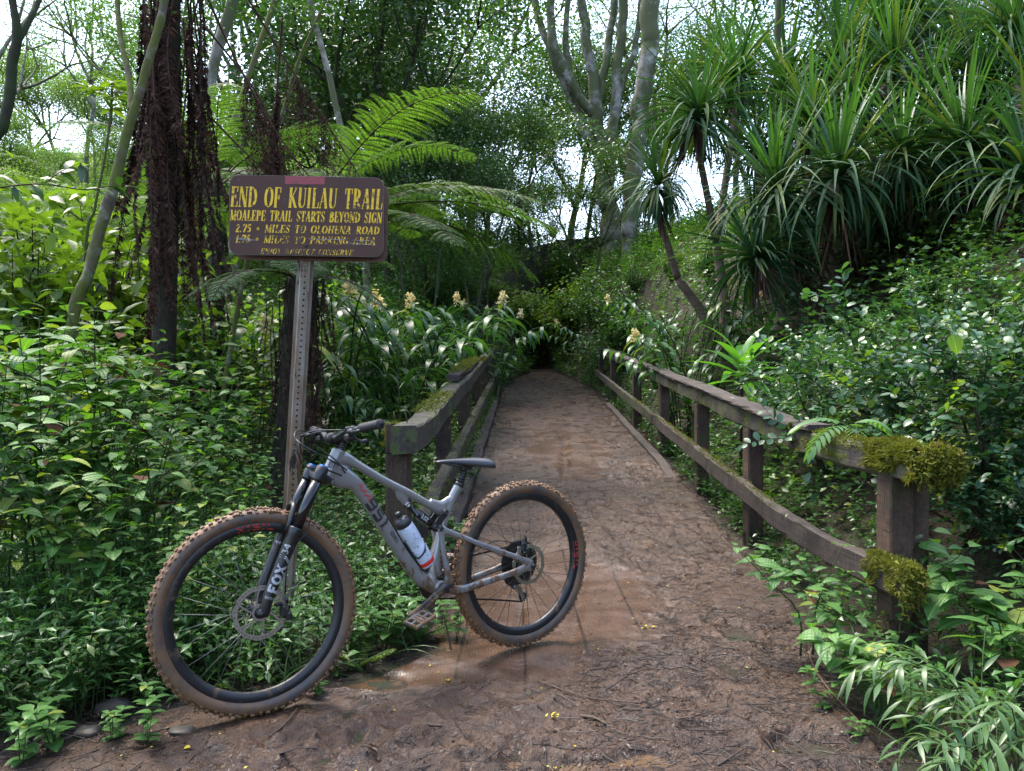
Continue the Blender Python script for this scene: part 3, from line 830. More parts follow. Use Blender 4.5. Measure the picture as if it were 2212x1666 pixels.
# wear: heavier on the lower lines of the board
_low = yellow_m.math('MULTIPLY', yellow_m.math('SUBTRACT', 0.0, _s.outputs[2]), 0.62, clamp=True)
_w = yellow_m.math('ADD', yellow_m.math('ADD', _n, yellow_m.math('MULTIPLY', yellow_m.math('SUBTRACT', _n2, 0.5), 0.35)), _low)
_c = yellow_m.mix(yellow_m.ramp(_w, [(0.55, 0.0), (0.62, 1.0)]), (0.72, 0.45, 0.025), (0.075, 0.045, 0.03))
yellow_m = yellow_m.end(yellow_m.pbr(_c, 0.6, 0, 0.3))
brown_m = NT("brown sign paint")
_g = brown_m.ramp(brown_m.noise(5, brown_m.obj(), 6, 0.7), [(0.5, 0.0), (0.75, 0.5)])
_c = brown_m.mix(_g, (0.070, 0.033, 0.023), (0.10, 0.064, 0.036))
_sp = brown_m.ramp(brown_m.noise(60, brown_m.scale(brown_m.obj(), (1, 1, .4)), 3), [(0.70, 0.0), (0.74, 0.5)])
_c = brown_m.mix(_sp, _c, (0.16, 0.13, 0.12))
brown_m = brown_m.end(brown_m.pbr(_c, 0.6, 0, 0.25))
alu_m = plain("sign edge metal", (0.16, 0.15, 0.14), 0.5, 0.4, dirt=(0.08, 0.06, 0.05))
SIGN_D = 3.36
sc_ = at((497 + 828) / 2, (380 + 554) / 2, SIGN_D)
sign_w, sign_h = 331 * SIGN_D / 1701, 172 * SIGN_D / 1701
base = at(612, 1400, 3.51); base[2] = -0.35
SG = thing("trail_sign", "brown trail sign with yellow lettering on a leaning perforated metal post", "sign", base)
ry = math.radians(3.0)   # board turned slightly
Sx = np.array([math.cos(ry), math.sin(ry) * 0.6, -0.012]); Sx = nrm(Sx); Sy = nrm(np.array([0.012, 0, 1.0])); Sn = -np.cross(Sx, Sy) * -1
Sn = np.cross(Sx, Sy); Sn = Sn if Sn[1] < 0 else -Sn
sgb = sc_ - base
def sfn(x, y, h): return sgb + Sx * x + Sy * y + Sn * h
def rrect(w, h, r, n=8):
    p = []
    for cx, cy, a in ((w/2 - r, h/2 - r, 0), (-w/2 + r, h/2 - r, 90), (-w/2 + r, -h/2 + r, 180), (w/2 - r, -h/2 + r, 270)):
        p += arc(cx, cy, r, r, a, a + 90, n)
    return p
board_root = bpy.data.objects.new("board", None)
mb = MB(); mb.prism(rrect(sign_w, sign_h, 0.038), lambda x, y, h: np.array([x, y, h]), -0.0025, 0.0)
# board and lettering are built in the board's own frame so that the wear pattern follows the board
Mb = Matrix(((Sx[0], Sn[0] * -1, Sy[0], sgb[0]), (Sx[1], Sn[1] * -1, Sy[1], sgb[1]), (Sx[2], Sn[2] * -1, Sy[2], sgb[2]), (0, 0, 0, 1)))
bpy.data.objects.remove(board_root)
def bfn(x, y, h): return np.array([x, -h, y])
mb = MB(); mb.prism(rrect(sign_w - .003, sign_h - .003, 0.037), bfn, -0.0005, 0.0008, 0)
mb.prism(rrect(sign_w, sign_h, 0.038), bfn, -0.004, -0.0006, 1)
bo = mb.build("board", [brown_m, alu_m], SG); bo.matrix_local = Mb
def SX(X): return (X - 1097.5) / 1795 * sign_w
def SY(Y): return (612.5 - Y) / 925 * sign_h
for txt, x0, x1, y0, y1, th, tn, sl in [("END OF KUILAU TRAIL", 208, 1990, 522, 285, .155, .042, .28),
        ("MOALEPE TRAIL STARTS BEYOND SIGN", 208, 1982, 680, 556, .17, .055, .3),
        ("2.75 - MILES TO OLOHENA ROAD", 270, 1955, 812, 722, .19, .075, .4),
        ("1.75 - MILES TO PARKING AREA", 272, 1912, 934, 846, .19, .075, .4),
        ("ENJOY RESPECT CONSERVE", 560, 1650, 1060, 998, .17, .075, .6)]:
    mb = MB(); lettering(mb, txt, SERIF, bfn, SX(x0), SX(x1), SY(y0), SY(y1), sl, th, tn, 0.0012, cell=0.01)
    mb.build("lettering", yellow_m, bo)
mb = MB(); mb.prism([(SX(840), SY(247)), (SX(1303), SY(243)), (SX(1305), SY(152)), (SX(848), SY(155))], bfn, 0.0009, 0.0016)
mb.build("red_tape", plain("faded red tape", (0.27, 0.035, 0.042), 0.5, dirt=(0.13, 0.06, 0.05), dscale=30), bo)
mb = MB()
for cx, cy in ((1090, 262), (1095, 958)):
    mb.cyl(bfn(SX(cx), SY(cy), 0.0), bfn(SX(cx), SY(cy), 0.005), 0.006, 10)
mb.build("bolt", plain("dull bolt", (0.05, 0.04, 0.035), 0.5, 0.6), bo)
mb = MB()   # scratches
for (a, b, c, d) in [(275, 880, 520, 905), (300, 895, 470, 912), (1120, 878, 1560, 880), (1560, 915, 1900, 938), (1640, 882, 1880, 890), (330, 878, 430, 902)]:
    p, q = np.array([SX(a), SY(b)]), np.array([SX(c), SY(d)])
    n_ = nrm(np.array([-(q - p)[1], (q - p)[0]])) * 0.0009
    mb.prism([tuple(p - n_), tuple(q - n_), tuple(q + n_), tuple(p + n_)], bfn, 0.0023, 0.0026)
mb.build("scratch", plain("bare scratch", (0.30, 0.28, 0.26), 0.5), bo)
# a second board back to back, a little lower and to the side
mb = MB(); mb.prism(rrect(sign_w, sign_h, 0.038), bfn, -0.05, -0.046)
b2 = mb.build("back_board", plain("brown board back", (0.10, 0.045, 0.028), 0.6, dirt=(0.05, 0.03, 0.02)), SG)
b2.matrix_local = Mb @ Matrix.Translation((0.012, 0, -0.014))
# perforated U channel post
pt0 = at(612, 1400, 3.51); pt1 = at(666, 470, 3.405)
k_ = (pt0[2] + 0.35) / (pt1[2] - pt0[2]); pt0 = pt0 - (pt1 - pt0) * k_
ax_ = nrm(pt1 - pt0); plen = float(np.linalg.norm(pt1 - pt0))
yaw = math.radians(17)
pxv = nrm(np.array([math.cos(yaw), math.sin(yaw), 0]) - ax_ * np.dot([math.cos(yaw), math.sin(yaw), 0], ax_)); pyv = np.cross(ax_, pxv)
if pyv[1] > 0: pyv = -pyv     # towards the viewer
# profile across the post (x, y toward viewer): flange, web side, web with holes, web side, flange
prof = [(-.036, -.026), (-.024, -.026), (-.019, .0), (.019, .0), (.024, -.026), (.036, -.026)]
pm_ = NT("galvanised rusty post")
_rust = pm_.ramp(pm_.noise(9, pm_.scale(pm_.obj(), (1, 1, .25)), 6, .7), [(.38, 0.0), (.60, 1.0)])
_blk = pm_.ramp(pm_.noise(16, pm_.scale(pm_.obj(), (1, 1, .3)), 5, .7), [(.60, 0.0), (.66, 1.0)])
_c = pm_.mix(_rust, (0.24, 0.215, 0.175), (0.15, 0.088, 0.046)); _c = pm_.mix(_blk, _c, (0.022, 0.018, 0.014))
post_metal = pm_.end(pm_.pbr(_c, 0.72, 0.0, 0.25, pm_.bump(pm_.noise(90, pm_.obj(), 4), .3, .004)))
mb = MB()
def pfn(x, y, z): return pt0 - base + pxv * x + pyv * y + ax_ * z
pitch_ = 0.0254; nh = int(plen / pitch_)
for side_th in (0.0, -0.003):
    for (a, b) in ((0, 1), (1, 2), (3, 4), (4, 5)):
        zs = np.linspace(0, plen, 40)
        v = [pfn(prof[i][0], prof[i][1] + side_th, z) for z in zs for i in (a, b)]
        k = np.arange(39) * 2
        mb.add(v, np.stack([k, k + 1, k + 3, k + 2], 1), None, 0, False)
    # web with real holes
    hr = 0.0048; oc = [(math.cos(math.radians(22.5 + 45 * j)), math.sin(math.radians(22.5 + 45 * j))) for j in range(8)]
    V = []; Q = []
    for h_ in range(nh):
        z = (h_ + .5) * pitch_; o = len(V)
        for cx, cz in oc: V.append(pfn(hr * cx, side_th, z + hr * cz))
        sq = [(.019, .0053), (.0053, .0127), (-.0053, .0127), (-.019, .0053), (-.019, -.0053), (-.0053, -.0127), (.0053, -.0127), (.019, -.0053)]
        for cx, cz in sq: V.append(pfn(cx, side_th, z + cz))
        for cx, cz in ((.019, .0127), (-.019, .0127), (-.019, -.0127), (.019, -.0127)): V.append(pfn(cx, side_th, z + cz))
        for j in range(8): Q.append([o + j, o + (j + 1) % 8, o + 8 + (j + 1) % 8, o + 8 + j])
        mb.add([], np.zeros((0, 3), int))if False else None
        Q += [[o + 8, o + 16, o + 9, o + 9], [o + 10, o + 17, o + 11, o + 11], [o + 12, o + 18, o + 13, o + 13], [o + 14, o + 19, o + 15, o + 15]]
    Qa = np.array(Q); tri = Qa[:, 2] == Qa[:, 3]
    mb.add(V, [Qa[~tri], Qa[tri][:, :3]], None, 0, False)
mb.build("post", post_metal, SG)

# ------------------------------------------------------------------ the bicycle
# local frame: X forward along the wheelbase from the rear axle, Y to the bicycle's left, Z up
HD = 0.6365
BK = thing("mountain_bike", "muddy grey full suspension mountain bike leaning against the trail sign post", "bicycle", (0.057, 3.567, 0.006), HD + PI)
LEAN = 0.03
BK.rotation_euler[0] = LEAN
def warp(p):
    p = np.array(p, float); w = sstep(.37, .75, p[..., 2]); q = p.copy()
    q[..., 0] -= .033 * w * (p[..., 2] - .35); q[..., 2] += .018 * w * p[..., 0]
    return q
RXL = np.array([0, 0, .373]); FXL = np.array([1.212, 0, .368])
UX, UY, UZ = np.eye(3)
carbon = NT("grey carbon paint")
_o = carbon.obj()
_sz = carbon.n("ShaderNodeSeparateXYZ"); carbon.l(_o, _sz.inputs[0])
_spl = carbon.math('ADD', carbon.noise(32, carbon.scale(_o, (1, 1, .5)), 8, .78), carbon.math('MULTIPLY', carbon.math('SUBTRACT', .52, _sz.outputs[2]), .34))
_mud = carbon.ramp(_spl, [(.555, 0.0), (.59, 1.0)])
_big = carbon.ramp(carbon.math('ADD', carbon.noise(9, _o, 5, .7), carbon.math('MULTIPLY', carbon.math('SUBTRACT', .44, _sz.outputs[2]), .7)), [(.58, 0.0), (.66, .75)])
_mud = carbon.math('MAXIMUM', _mud, _big)
_c = carbon.mix(_mud, (0.232, 0.227, 0.220), (0.125, 0.068, 0.034))
_r = carbon.math('ADD', carbon.math('MULTIPLY', _mud, .5), .20)
carbon = carbon.end(carbon.pbr(_c, _r, 0.3, .5, carbon.bump(carbon.noise(70, _o, 4), .12, .004)))
black_m = plain("satin black", (0.012, 0.012, 0.013), 0.36, 0, .5, dirt=(0.10, 0.058, 0.032), dscale=26, dlo=.60, dhi=.70)
gloss_m = plain("gloss black stanchion", (0.006, 0.006, 0.007), 0.12, 0, .6, dirt=(0.09, 0.055, 0.03), dscale=40, dlo=.66, dhi=.72)
rubber_m = plain("grip rubber", (0.022, 0.020, 0.020), 0.65, 0, .4, bump=.5, bscale=160)
steel_m = plain("steel", (0.42, 0.41, 0.39), 0.3, .9, dirt=(0.10, .06, .035), dscale=50, dlo=.6, dhi=.72)
darksteel_m = plain("dark steel", (0.06, 0.058, 0.055), 0.4, .8, dirt=(0.07, .042, .025), dscale=50, dlo=.55, dhi=.68)
red_m = plain("red decal", (0.50, 0.03, 0.02), 0.45, dirt=(0.11, .06, .03), dscale=60, dlo=.6, dhi=.66)
blue_m = plain("blue anodised cap", (0.02, 0.16, 0.55), 0.3, .5)
decal_m = plain("charcoal decal", (0.03, 0.031, 0.034), 0.4, dirt=(0.10, .06, .03), dscale=60, dlo=.62, dhi=.68)
white_m = plain("silver white decal", (0.38, 0.39, 0.40), 0.4, dirt=(0.06, .04, .03), dscale=60, dlo=.58, dhi=.64)
tm = NT("muddy tyre rubber")
_o = tm.obj(); _n = tm.noise(10, _o, 6, .65); _n2 = tm.noise(55, _o, 5, .7)
_sel = tm.ramp(tm.math('ADD', tm.math('MULTIPLY', _n, .72), tm.math('MULTIPLY', _n2, .28)), [(.33, 0.0), (.46, 1.0)])
_mudc = tm.ramp(_n2, [(.3, (0.085, 0.042, 0.018)), (.55, (0.17, 0.088, 0.040)), (.75, (0.25, 0.138, 0.070))])
_c = tm.mix(_sel, (0.030, 0.026, 0.024), _mudc)
tyre_m = tm.end(tm.pbr(_c, tm.math('SUBTRACT', .62, tm.math('MULTIPLY', _n, .35)), 0, .45, tm.bump(_n2, .8, .007)))
tm = NT("tyre side wall")
_o = tm.obj(); _n = tm.noise(6, _o, 6, .65); _n2 = tm.noise(45, _o, 5, .7)
_sel = tm.ramp(tm.math('ADD', tm.math('MULTIPLY', _n, .7), tm.math('MULTIPLY', _n2, .3)), [(.38, 0.0), (.54, 1.0)])
_c = tm.mix(_sel, (0.055, 0.048, 0.044), (0.145, 0.078, 0.038))
side_m = tm.end(tm.pbr(_c, .5, 0, .45, tm.bump(_n2, .3, .004)))
rim_m = plain("dark rim", (0.016, 0.016, 0.017), 0.38, .2, dirt=(0.09, .052, .028), dscale=20, dlo=.56, dhi=.68)

def loft(mb, secs, sides=18, mat=0, p=2.3):
    """secs: (x, y, z, half height in the bike plane, half width) along a path"""
    secs = np.array(secs, float)
    # resample smoothly
    n = len(secs); m = (n - 1) * 6 + 1
    tt = np.linspace(0, n - 1, m); out = np.empty((m, 5))
    for j in range(5):
        i0 = np.clip(np.floor(tt).astype(int), 0, n - 2); f = tt - i0
        P0 = secs[np.clip(i0 - 1, 0, n - 1), j]; P1 = secs[i0, j]; P2 = secs[i0 + 1, j]; P3 = secs[np.clip(i0 + 2, 0, n - 1), j]
        out[:, j] = 0.5 * (2 * P1 + (P2 - P0) * f + (2 * P0 - 5 * P1 + 4 * P2 - P3) * f ** 2 + (3 * P1 - P0 - 3 * P2 + P3) * f ** 3)
    t = nrm(np.gradient(out[:, :3], axis=0))
    a = np.linspace(0, 2 * PI, sides, endpoint=False)
    ca = np.sign(np.cos(a)) * np.abs(np.cos(a)) ** (2 / p); sa = np.sign(np.sin(a)) * np.abs(np.sin(a)) ** (2 / p)
    v = []
    for i in range(m):
        w = nrm(UY - t[i] * t[i][1]); h = np.cross(t[i], w)
        v.append(out[i, :3] + h * (out[i, 3] * ca)[:, None] + w * (out[i, 4] * sa)[:, None])
    k = np.arange(sides); k2 = (k + 1) % sides
    q = np.concatenate([np.stack([i * sides + k, i * sides + k2, (i + 1) * sides + k2, (i + 1) * sides + k], 1) for i in range(m - 1)])
    mb.add(np.concatenate(v), [q, k[::-1][None], (k + (m - 1) * sides)[None]], None, mat)
def fuse(o, voxel=0.0038, it=5):
    r = o.modifiers.new("fuse", 'REMESH'); r.mode = 'VOXEL'; r.voxel_size = voxel; r.use_smooth_shade = True
    s = o.modifiers.new("smooth", 'SMOOTH'); s.factor = 0.5; s.iterations = it

# front triangle
mb = MB()
mb.tube([(.962, 0, .800), (.935, 0, .858), (.906, 0, .920)], [.030, .027, .027], 24)
loft(mb, [(.940, 0, .845, .040, .024), (.895, 0, .815, .046, .026), (.838, 0, .785, .031, .026), (.779, 0, .712, .027, .027), (.696, 0, .598, .026, .027), (.619, 0, .490, .026, .027), (.548, 0, .398, .029, .028), (.495, 0, .358, .033, .030), (.450, 0, .339, .036, .034)])
loft(mb, [(.915, 0, .890, .030, .024), (.880, 0, .884, .026, .023), (.830, 0, .858, .0185, .020), (.716, 0, .792, .0165, .0185), (.592, 0, .728, .0165, .0175), (.490, 0, .672, .0165, .017), (.425, 0, .648, .022, .018)])
loft(mb, [(.352, 0, .748, .0185, .0185), (.380, 0, .705, .0185, .0185), (.412, 0, .640, .020, .020), (.440, 0, .565, .018, .022), (.458, 0, .490, .021, .024), (.474, 0, .420, .030, .028), (.470, 0, .358, .036, .034)])
loft(mb, [(.645, 0, .752, .016, .014), (.632, 0, .728, .022, .013), (.616, 0, .705, .018, .012), (.606, 0, .686, .013, .012)])
loft(mb, [(.500, 0, .685, .02, .014), (.44, 0, .66, .03, .016), (.395, 0, .69, .02, .016)])
mb.cyl((.452, -.036, .340), (.452, .040, .340), .030, 24)
fr = mb.build("frame", carbon, BK); fuse(fr)

# lettering that hugs the down tube
def on_tube(p0, p1, hh, hw, side=1):
    p0, p1 = np.array(p0, float), np.array(p1, float); d = nrm(p1 - p0); pr = np.array([-d[2], 0, d[0]])
    if pr[2] < 0: pr = -pr
    def fn(x, y, h):
        q = p0 + d * x + pr * y
        w = hw * math.sqrt(max(0.02, 1 - min(.98, (abs(y) / hh) ** 2.3))) + h + .0012
        return np.array([q[0], side * w, q[2]])
    return fn
f1 = on_tube((.779, 0, .712), (.696, 0, .598), .0265, .027)
mb = MB(); lettering(mb, "951", BLOCK, f1, -.012, .118, -.021, .021, 0.0, .24, .1, .0012, cell=.006)
mb.build("number_decal", decal_m, fr)
mb = MB(); lettering(mb, "SERIES", BLOCK, f1, .150, .205, -.004, .012, 0.0, .2, .14, .0012, cell=.006)
mb.build("small_decal", decal_m, fr)
mb = MB(); rr = np.random.default_rng(3)
f2 = on_tube((.838, 0, .785), (.779, 0, .712), .029, .0268)
for x in np.linspace(.0, .088, 17):     # jagged red script
    y = .006 * math.sin(x * 210) + .004
    p, q = (x, y - .006), (x + .0075, y + rr.uniform(-.002, .007))
    v = [f2(p[0], p[1], .001), f2(p[0] + .004, p[1], .001), f2(q[0] + .003, q[1] + .004, .001), f2(q[0], q[1] + .004, .001)]
    mb.add(v, [np.array([[0, 1, 2, 3]])], None, 0, False)
mb.build("red_script", red_m, fr)
mb = MB()
fh = on_tube((.962, 0, .800), (.906, 0, .920), .027, .027)
lettering(mb, "9", BLOCK, lambda x, y, h: fh(x, y, h), .050, .085, .004, .022, 0, .25, .1, .0012, cell=.005)
mb.build("head_decal", decal_m, fr)

# rear triangle
mb = MB()
for s in (1, -1):
    loft(mb, [(.452, s * .028, .580, .018, .009), (.425, s * .034, .566, .013, .008), (.340, s * .042, .530, .011, .008), (.254, s * .049, .492, .011, .0085), (.150, s * .056, .449, .0115, .009), (.060, s * .062, .410, .014, .009), (.004, s * .064, .378, .020, .009)])
    loft(mb, [(.424, s * .034, .342, .026, .010), (.395, s * .036, .322, .021, .010), (.340, s * .040, .319, .017, .010), (.217, s * .050, .336, .0155, .010), (.110, s * .058, .352, .0145, .010), (.04, s * .063, .366, .018, .010), (.002, s * .064, .375, .020, .010)])
    loft(mb, [(.455, s * .028, .582, .017, .009), (.447, s * .030, .540, .012, .009), (.441, s * .031, .490, .012, .010), (.428, s * .033, .420, .014, .010), (.418, s * .035, .345, .022, .010)])
mb.cyl((.442, -.03, .5), (.442, .03, .5), .012)
mb.cyl((.412, -.036, .335), (.412, .036, .335), .014)
sw = mb.build("rear_triangle", carbon, BK); fuse(sw, .0036, 4)
mb = MB()
f3 = on_tube((.254, 0, .492), (.150, 0, .449), .0105, .0505)
f3b = lambda x, y, h: f3(x, y, h) + np.array([0, (x - 0) * .067 + .0015, 0])
lettering(mb, "951", BLOCK, f3b, .0, .055, -.007, .007, 0, .26, .1, .0045, cell=.006)
mb.build("number_decal", decal_m, sw)
mb = MB()
for x in np.linspace(-.075, -.008, 9):
    v = [f3b(x, -.005, .005), f3b(x + .006, -.006, .005), f3b(x + .007, .006, .005), f3b(x + .002, .004, .005)]
    mb.add(v, [np.array([[0, 1, 2, 3]])], None, 0, False)
mb.build("red_script", red_m, sw)

# suspension links and shock
mb = MB()
def plate(pts, y0, y1, r):
    for a, b in zip(pts[:-1], pts[1:]):
        d = nrm(np.array([b[0] - a[0], b[1] - a[1]])); n_ = np.array([-d[1], d[0]]) * r
        poly = [(a[0] + n_[0], a[1] + n_[1]), (a[0] - n_[0], a[1] - n_[1]), (b[0] - n_[0], b[1] - n_[1]), (b[0] + n_[0], b[1] + n_[1])]
        mb.prism(poly, lambda x, z, h: np.array([x, h, z]), y0, y1)
        for c in (a, b):
            mb.cyl((c[0], y0 - .0004, c[1]), (c[0], y1 + .0004, c[1]), r * 1.02, 20)
for s in (1, -1):
    y0, y1 = sorted((s * .0225, s * .0285))
    plate([(.433, .642), (.480, .586), (.457, .580)], y0, y1, .015)
mb.build("upper_link", darksteel_m, BK)
mb = MB()
for s in (1, -1):
    y0, y1 = sorted((s * .030, s * .0365)); plate([(.459, .388), (.428, .372)], y0, y1, .017)
mb.build("lower_link", darksteel_m, BK)
for (x, z, y) in [(.433, .642, .0285), (.480, .586, .0285), (.457, .580, .0375), (.459, .388, .0365), (.606, .686, .013), (.410, .346, .0455)]:
    mb = MB(); r = .010 if x != .606 else .011
    mb.lathe([(r, -.002), (r, .004), (r * .75, .0052), (r * .45, .0052), (r * .45, .001), (0, .001)], (x, y, z), UX, UZ, UY, 20)
    mb.build("pivot_bolt", darksteel_m if x != .606 else steel_m, BK)
mb = MB(); a, b = np.array([.607, 0, .685]), np.array([.482, 0, .592]); d = nrm(b - a); L_ = np.linalg.norm(b - a)
pp = np.array([-d[2], 0, d[0]])
mb.lathe([(0, -.008), (.010, -.006), (.012, .0), (.0115, .006), (.0115, .060), (.018, .062), (.0195, .066), (.0195, .078), (.021, .080), (.021, .10), (.0185, .103), (.0205, .108), (.0205, .118), (.018, .120), (.0195, .126), (.0195, .143), (.013, .150), (.010, L_)], a, pp, UY, d, 22)
sh = mb.build("shock", gloss_m, BK)
mb = MB(); lettering(mb, "FOX", BLOCK, lambda x, y, h: a + d * x + pp * y + UY * (math.sqrt(.0212**2 - y*y) + h), .082, .117, -.010, .008, 0, .22, .1, .0006, cell=.004)
mb.build("white_lettering", white_m, sh)

# seat post and saddle
mb = MB()
mb.tube([(.354, 0, .742), (.346, 0, .757)], [.0205, .0205], 20); mb.tube([(.349, 0, .752), (.322, 0, .818)], [.0145, .0145], 20)
for k in range(4):
    c = np.array([.346, 0, .762]) + nrm(np.array([-.027, 0, .066])) * .012 * k; d = nrm(np.array([-.027, 0, .066]))
    mb.tube([c, c + d * .007], [.019, .019], 20)
mb.box((.318, 0, .820), (.05, .04, .022), bevel=.006)
mb.build("seatpost", black_m, BK)
mb = MB()
S_ = [(.468, .855, .006, .006), (.462, .858, .016, .009), (.44, .861, .019, .012), (.40, .864, .022, .022), (.35, .865, .030, .031), (.30, .866, .046, .038), (.26, .866, .062, .044), (.225, .864, .072, .046), (.203, .856, .068, .040), (.193, .840, .050, .020)]
V = []; nsec = 20
for (x, zt, hw, th) in S_:
    for k in range(nsec):
        t = 2 * PI * k / nsec; c, s = math.cos(t), math.sin(t)
        z = zt - th * .5 + th * .5 * (np.sign(s) * abs(s) ** .7) - .012 * (abs(c) ** 3) * (hw / .07) - (.004 * max(0, s) * (1 - abs(c)) if x < .42 else 0)
        V.append((x, hw * np.sign(c) * abs(c) ** .8, z))
k = np.arange(nsec); k2 = (k + 1) % nsec
mb.add(V, [np.concatenate([np.stack([i * nsec + k, i * nsec + k2, (i + 1) * nsec + k2, (i + 1) * nsec + k], 1) for i in range(len(S_) - 1)]), k[::-1][None], (k + (len(S_) - 1) * nsec)[None]])
sd = mb.build("saddle", plain("saddle cover", (0.030, 0.031, 0.036), 0.36, 0, .5, bump=.15, bscale=240), BK)
s2 = sd.modifiers.new("round", 'SUBSURF'); s2.levels = 2; s2.render_levels = 2
mb = MB()
for s in (1, -1):
    mb.tube([(.43, s * .012, .848), (.39, s * .020, .836), (.34, s * .022, .826), (.28, s * .022, .826), (.24, s * .026, .838), (.225, s * .03, .845)], .0036, 8)
mb.build("saddle_rails", black_m, sd)

# cranks, pedals, chain ring
def crank(name_mat, s, ang, end):
    mb = MB(); a = np.array([.452, 0, .340]); b = np.array(end)
    y0 = s * .052; y1 = s * .062
    loft(mb, [(a[0], y0, a[2], .021, .011), (*(a * .8 + b * .2)[[0]], y0 + s * .003, (a * .8 + b * .2)[2], .017, .010), (*(a * .4 + b * .6)[[0]], y1, (a * .4 + b * .6)[2], .015, .0085), (b[0], y1, b[2], .015, .0085)], 14, p=3)
    mb.cyl((a[0], y0 - s * .02, a[2]), (a[0], y0 + s * .012, a[2]), .021, 20)
    mb.cyl((b[0], y1 - .009, b[2]), (b[0], y1 + .009, b[2]), .0155, 16)
    c = mb.build("crank_arm", name_mat, BK)
    mb = MB(); yc = y1 + s * .065
    mb.cyl((b[0], y1, b[2]), (b[0], yc + s * .045, b[2]), .008, 10)
    R = np.array([[math.cos(ang), 0, math.sin(ang)], [0, 1, 0], [-math.sin(ang), 0, math.cos(ang)]])
    for u in (-.042, -.014, .014, .042):
        mb.box(np.array([b[0], yc, b[2]]) + R @ np.array([u, 0, 0]), (.010, .100, .015), rot=R, bevel=.003)
    for v in (-.046, 0, .046):
        mb.box(np.array([b[0], yc + v, b[2]]), (.098, .012, .014), rot=R, bevel=.003)
    for u in (-.045, -.03, .03, .045):
        for v in (-.04, .04):
            for w in (1, -1):
                q = np.array([b[0], yc + v, b[2]]) + R @ np.array([u, 0, w * .007]); mb.cyl(q, q + R @ np.array([0, 0, w * .006]), .002, 6)
    mb.build("pedal", pedal_m, c)
    return c
pedal_m = plain("muddy pedal", (0.16, 0.155, 0.15), 0.45, .5, dirt=(0.15, .078, .036), dscale=26, dlo=.44, dhi=.54)
crank_m = plain("black crank with mud", (0.015, 0.015, 0.016), .35, 0, .5, dirt=(0.15, .09, .05), dscale=16, dlo=.47, dhi=.6)
ca_ = crank(crank_m, 1, .35, (.612, 0, .256))
mb = MB()
dcr = nrm(np.array([.160, 0, -.084])); pcr = np.array([-dcr[2], 0, dcr[0]])
lettering(mb, "SRIES"[:4], BLOCK, lambda x, y, h: np.array([.452, .0705 + h, .340]) + dcr * x + pcr * y, .045, .085, -.005, .005, 0, .2, .14, .0, cell=None)
mb.build("gold_decal", plain("gold decal", (.5, .36, .12), .4), ca_)
crank(crank_m, -1, -.2, (.292, 0, .424))
def gear(mb, c, r, y0, y1, n, depth=.004, hole=.45):
    t = np.linspace(0, 2 * PI, n * 4, endpoint=False)
    rr_ = r - depth * np.where((np.arange(n * 4) % 4) < 2, 0, 1)
    N = len(t); V = []
    for y in (y0, y1):
        for R_ in (rr_, np.full(N, r * hole)):
            V.append(np.stack([c[0] + R_ * np.cos(t), np.full(N, y), c[2] + R_ * np.sin(t)], 1))
    k = np.arange(N); k2 = (k + 1) % N
    Q = [np.stack([k + a * N, k2 + a * N, k2 + b * N, k + b * N], 1) for a, b in ((0, 1), (2, 3), (0, 2), (1, 3))]
    mb.add(np.concatenate(V), [np.concatenate(Q)], None, 0, False)
mb = MB(); gear(mb, (.452, 0, .340), .066, -.052, -.048, 32)
mb.build("chainring", darksteel_m, BK)
mb = MB()
for k in range(9):
    gear(mb, (0, 0, .373), .104 - .0095 * k, -.030 - .0044 * k, -.028 - .0044 * k, 50 - 4 * k, .004, .55)
mb.build("cassette", darksteel_m, BK)
mb = MB()
pu = np.array([-.035, -.055, .205]); pu2 = np.array([.010, -.055, .268])
for c in (pu, pu2):
    gear(mb, c, .024, -.058, -.053, 12, .005, .3)
mb.build("derailleur_pulleys", darksteel_m, BK)
mb = MB()
for y in (-.064, -.048):
    loft(mb, [(pu[0], y, pu[2] - .012, .012, .0018), (pu[0] + .012, y, pu[2] + .02, .009, .0018), (pu2[0], y, pu2[2], .015, .0018)], 10)
mb.box(pu + np.array([-.02, .008, .004]), (.006, .003, .055), bevel=.001)
mb.build("derailleur_cage", steel_m, BK)
mb = MB()
loft(mb, [(.012, -.07, .355, .014, .010), (.03, -.075, .318, .018, .014), (.035, -.07, .285, .017, .014), (.012, -.066, .266, .013, .011)], 12)
mb.build("derailleur_body", black_m, BK)
mb = MB()
low = [(pu[0] + .004, -.0555, pu[2] - .023), (.15, -.053, .222), (.30, -.051, .252), (.44, -.05, .276)]
top = [(.452, -.05, .405), (.25, -.047, .432), (.02, -.044, .448)]
for path in (low, top):
    P = np.array(path); seg = np.concatenate([np.linspace(P[i], P[i + 1], int(np.linalg.norm(P[i + 1] - P[i]) / .0127) + 1)[:-1] for i in range(len(P) - 1)])
    for i, q in enumerate(seg[:-1]):
        dd = nrm(seg[i + 1] - q); R = np.stack([dd, UY, np.cross(dd, UY)], 1)
        mb.box((q + seg[i + 1]) / 2, (.0125, .006 if i % 2 else .003, .0075), rot=R)
mb.build("chain", darksteel_m, BK)

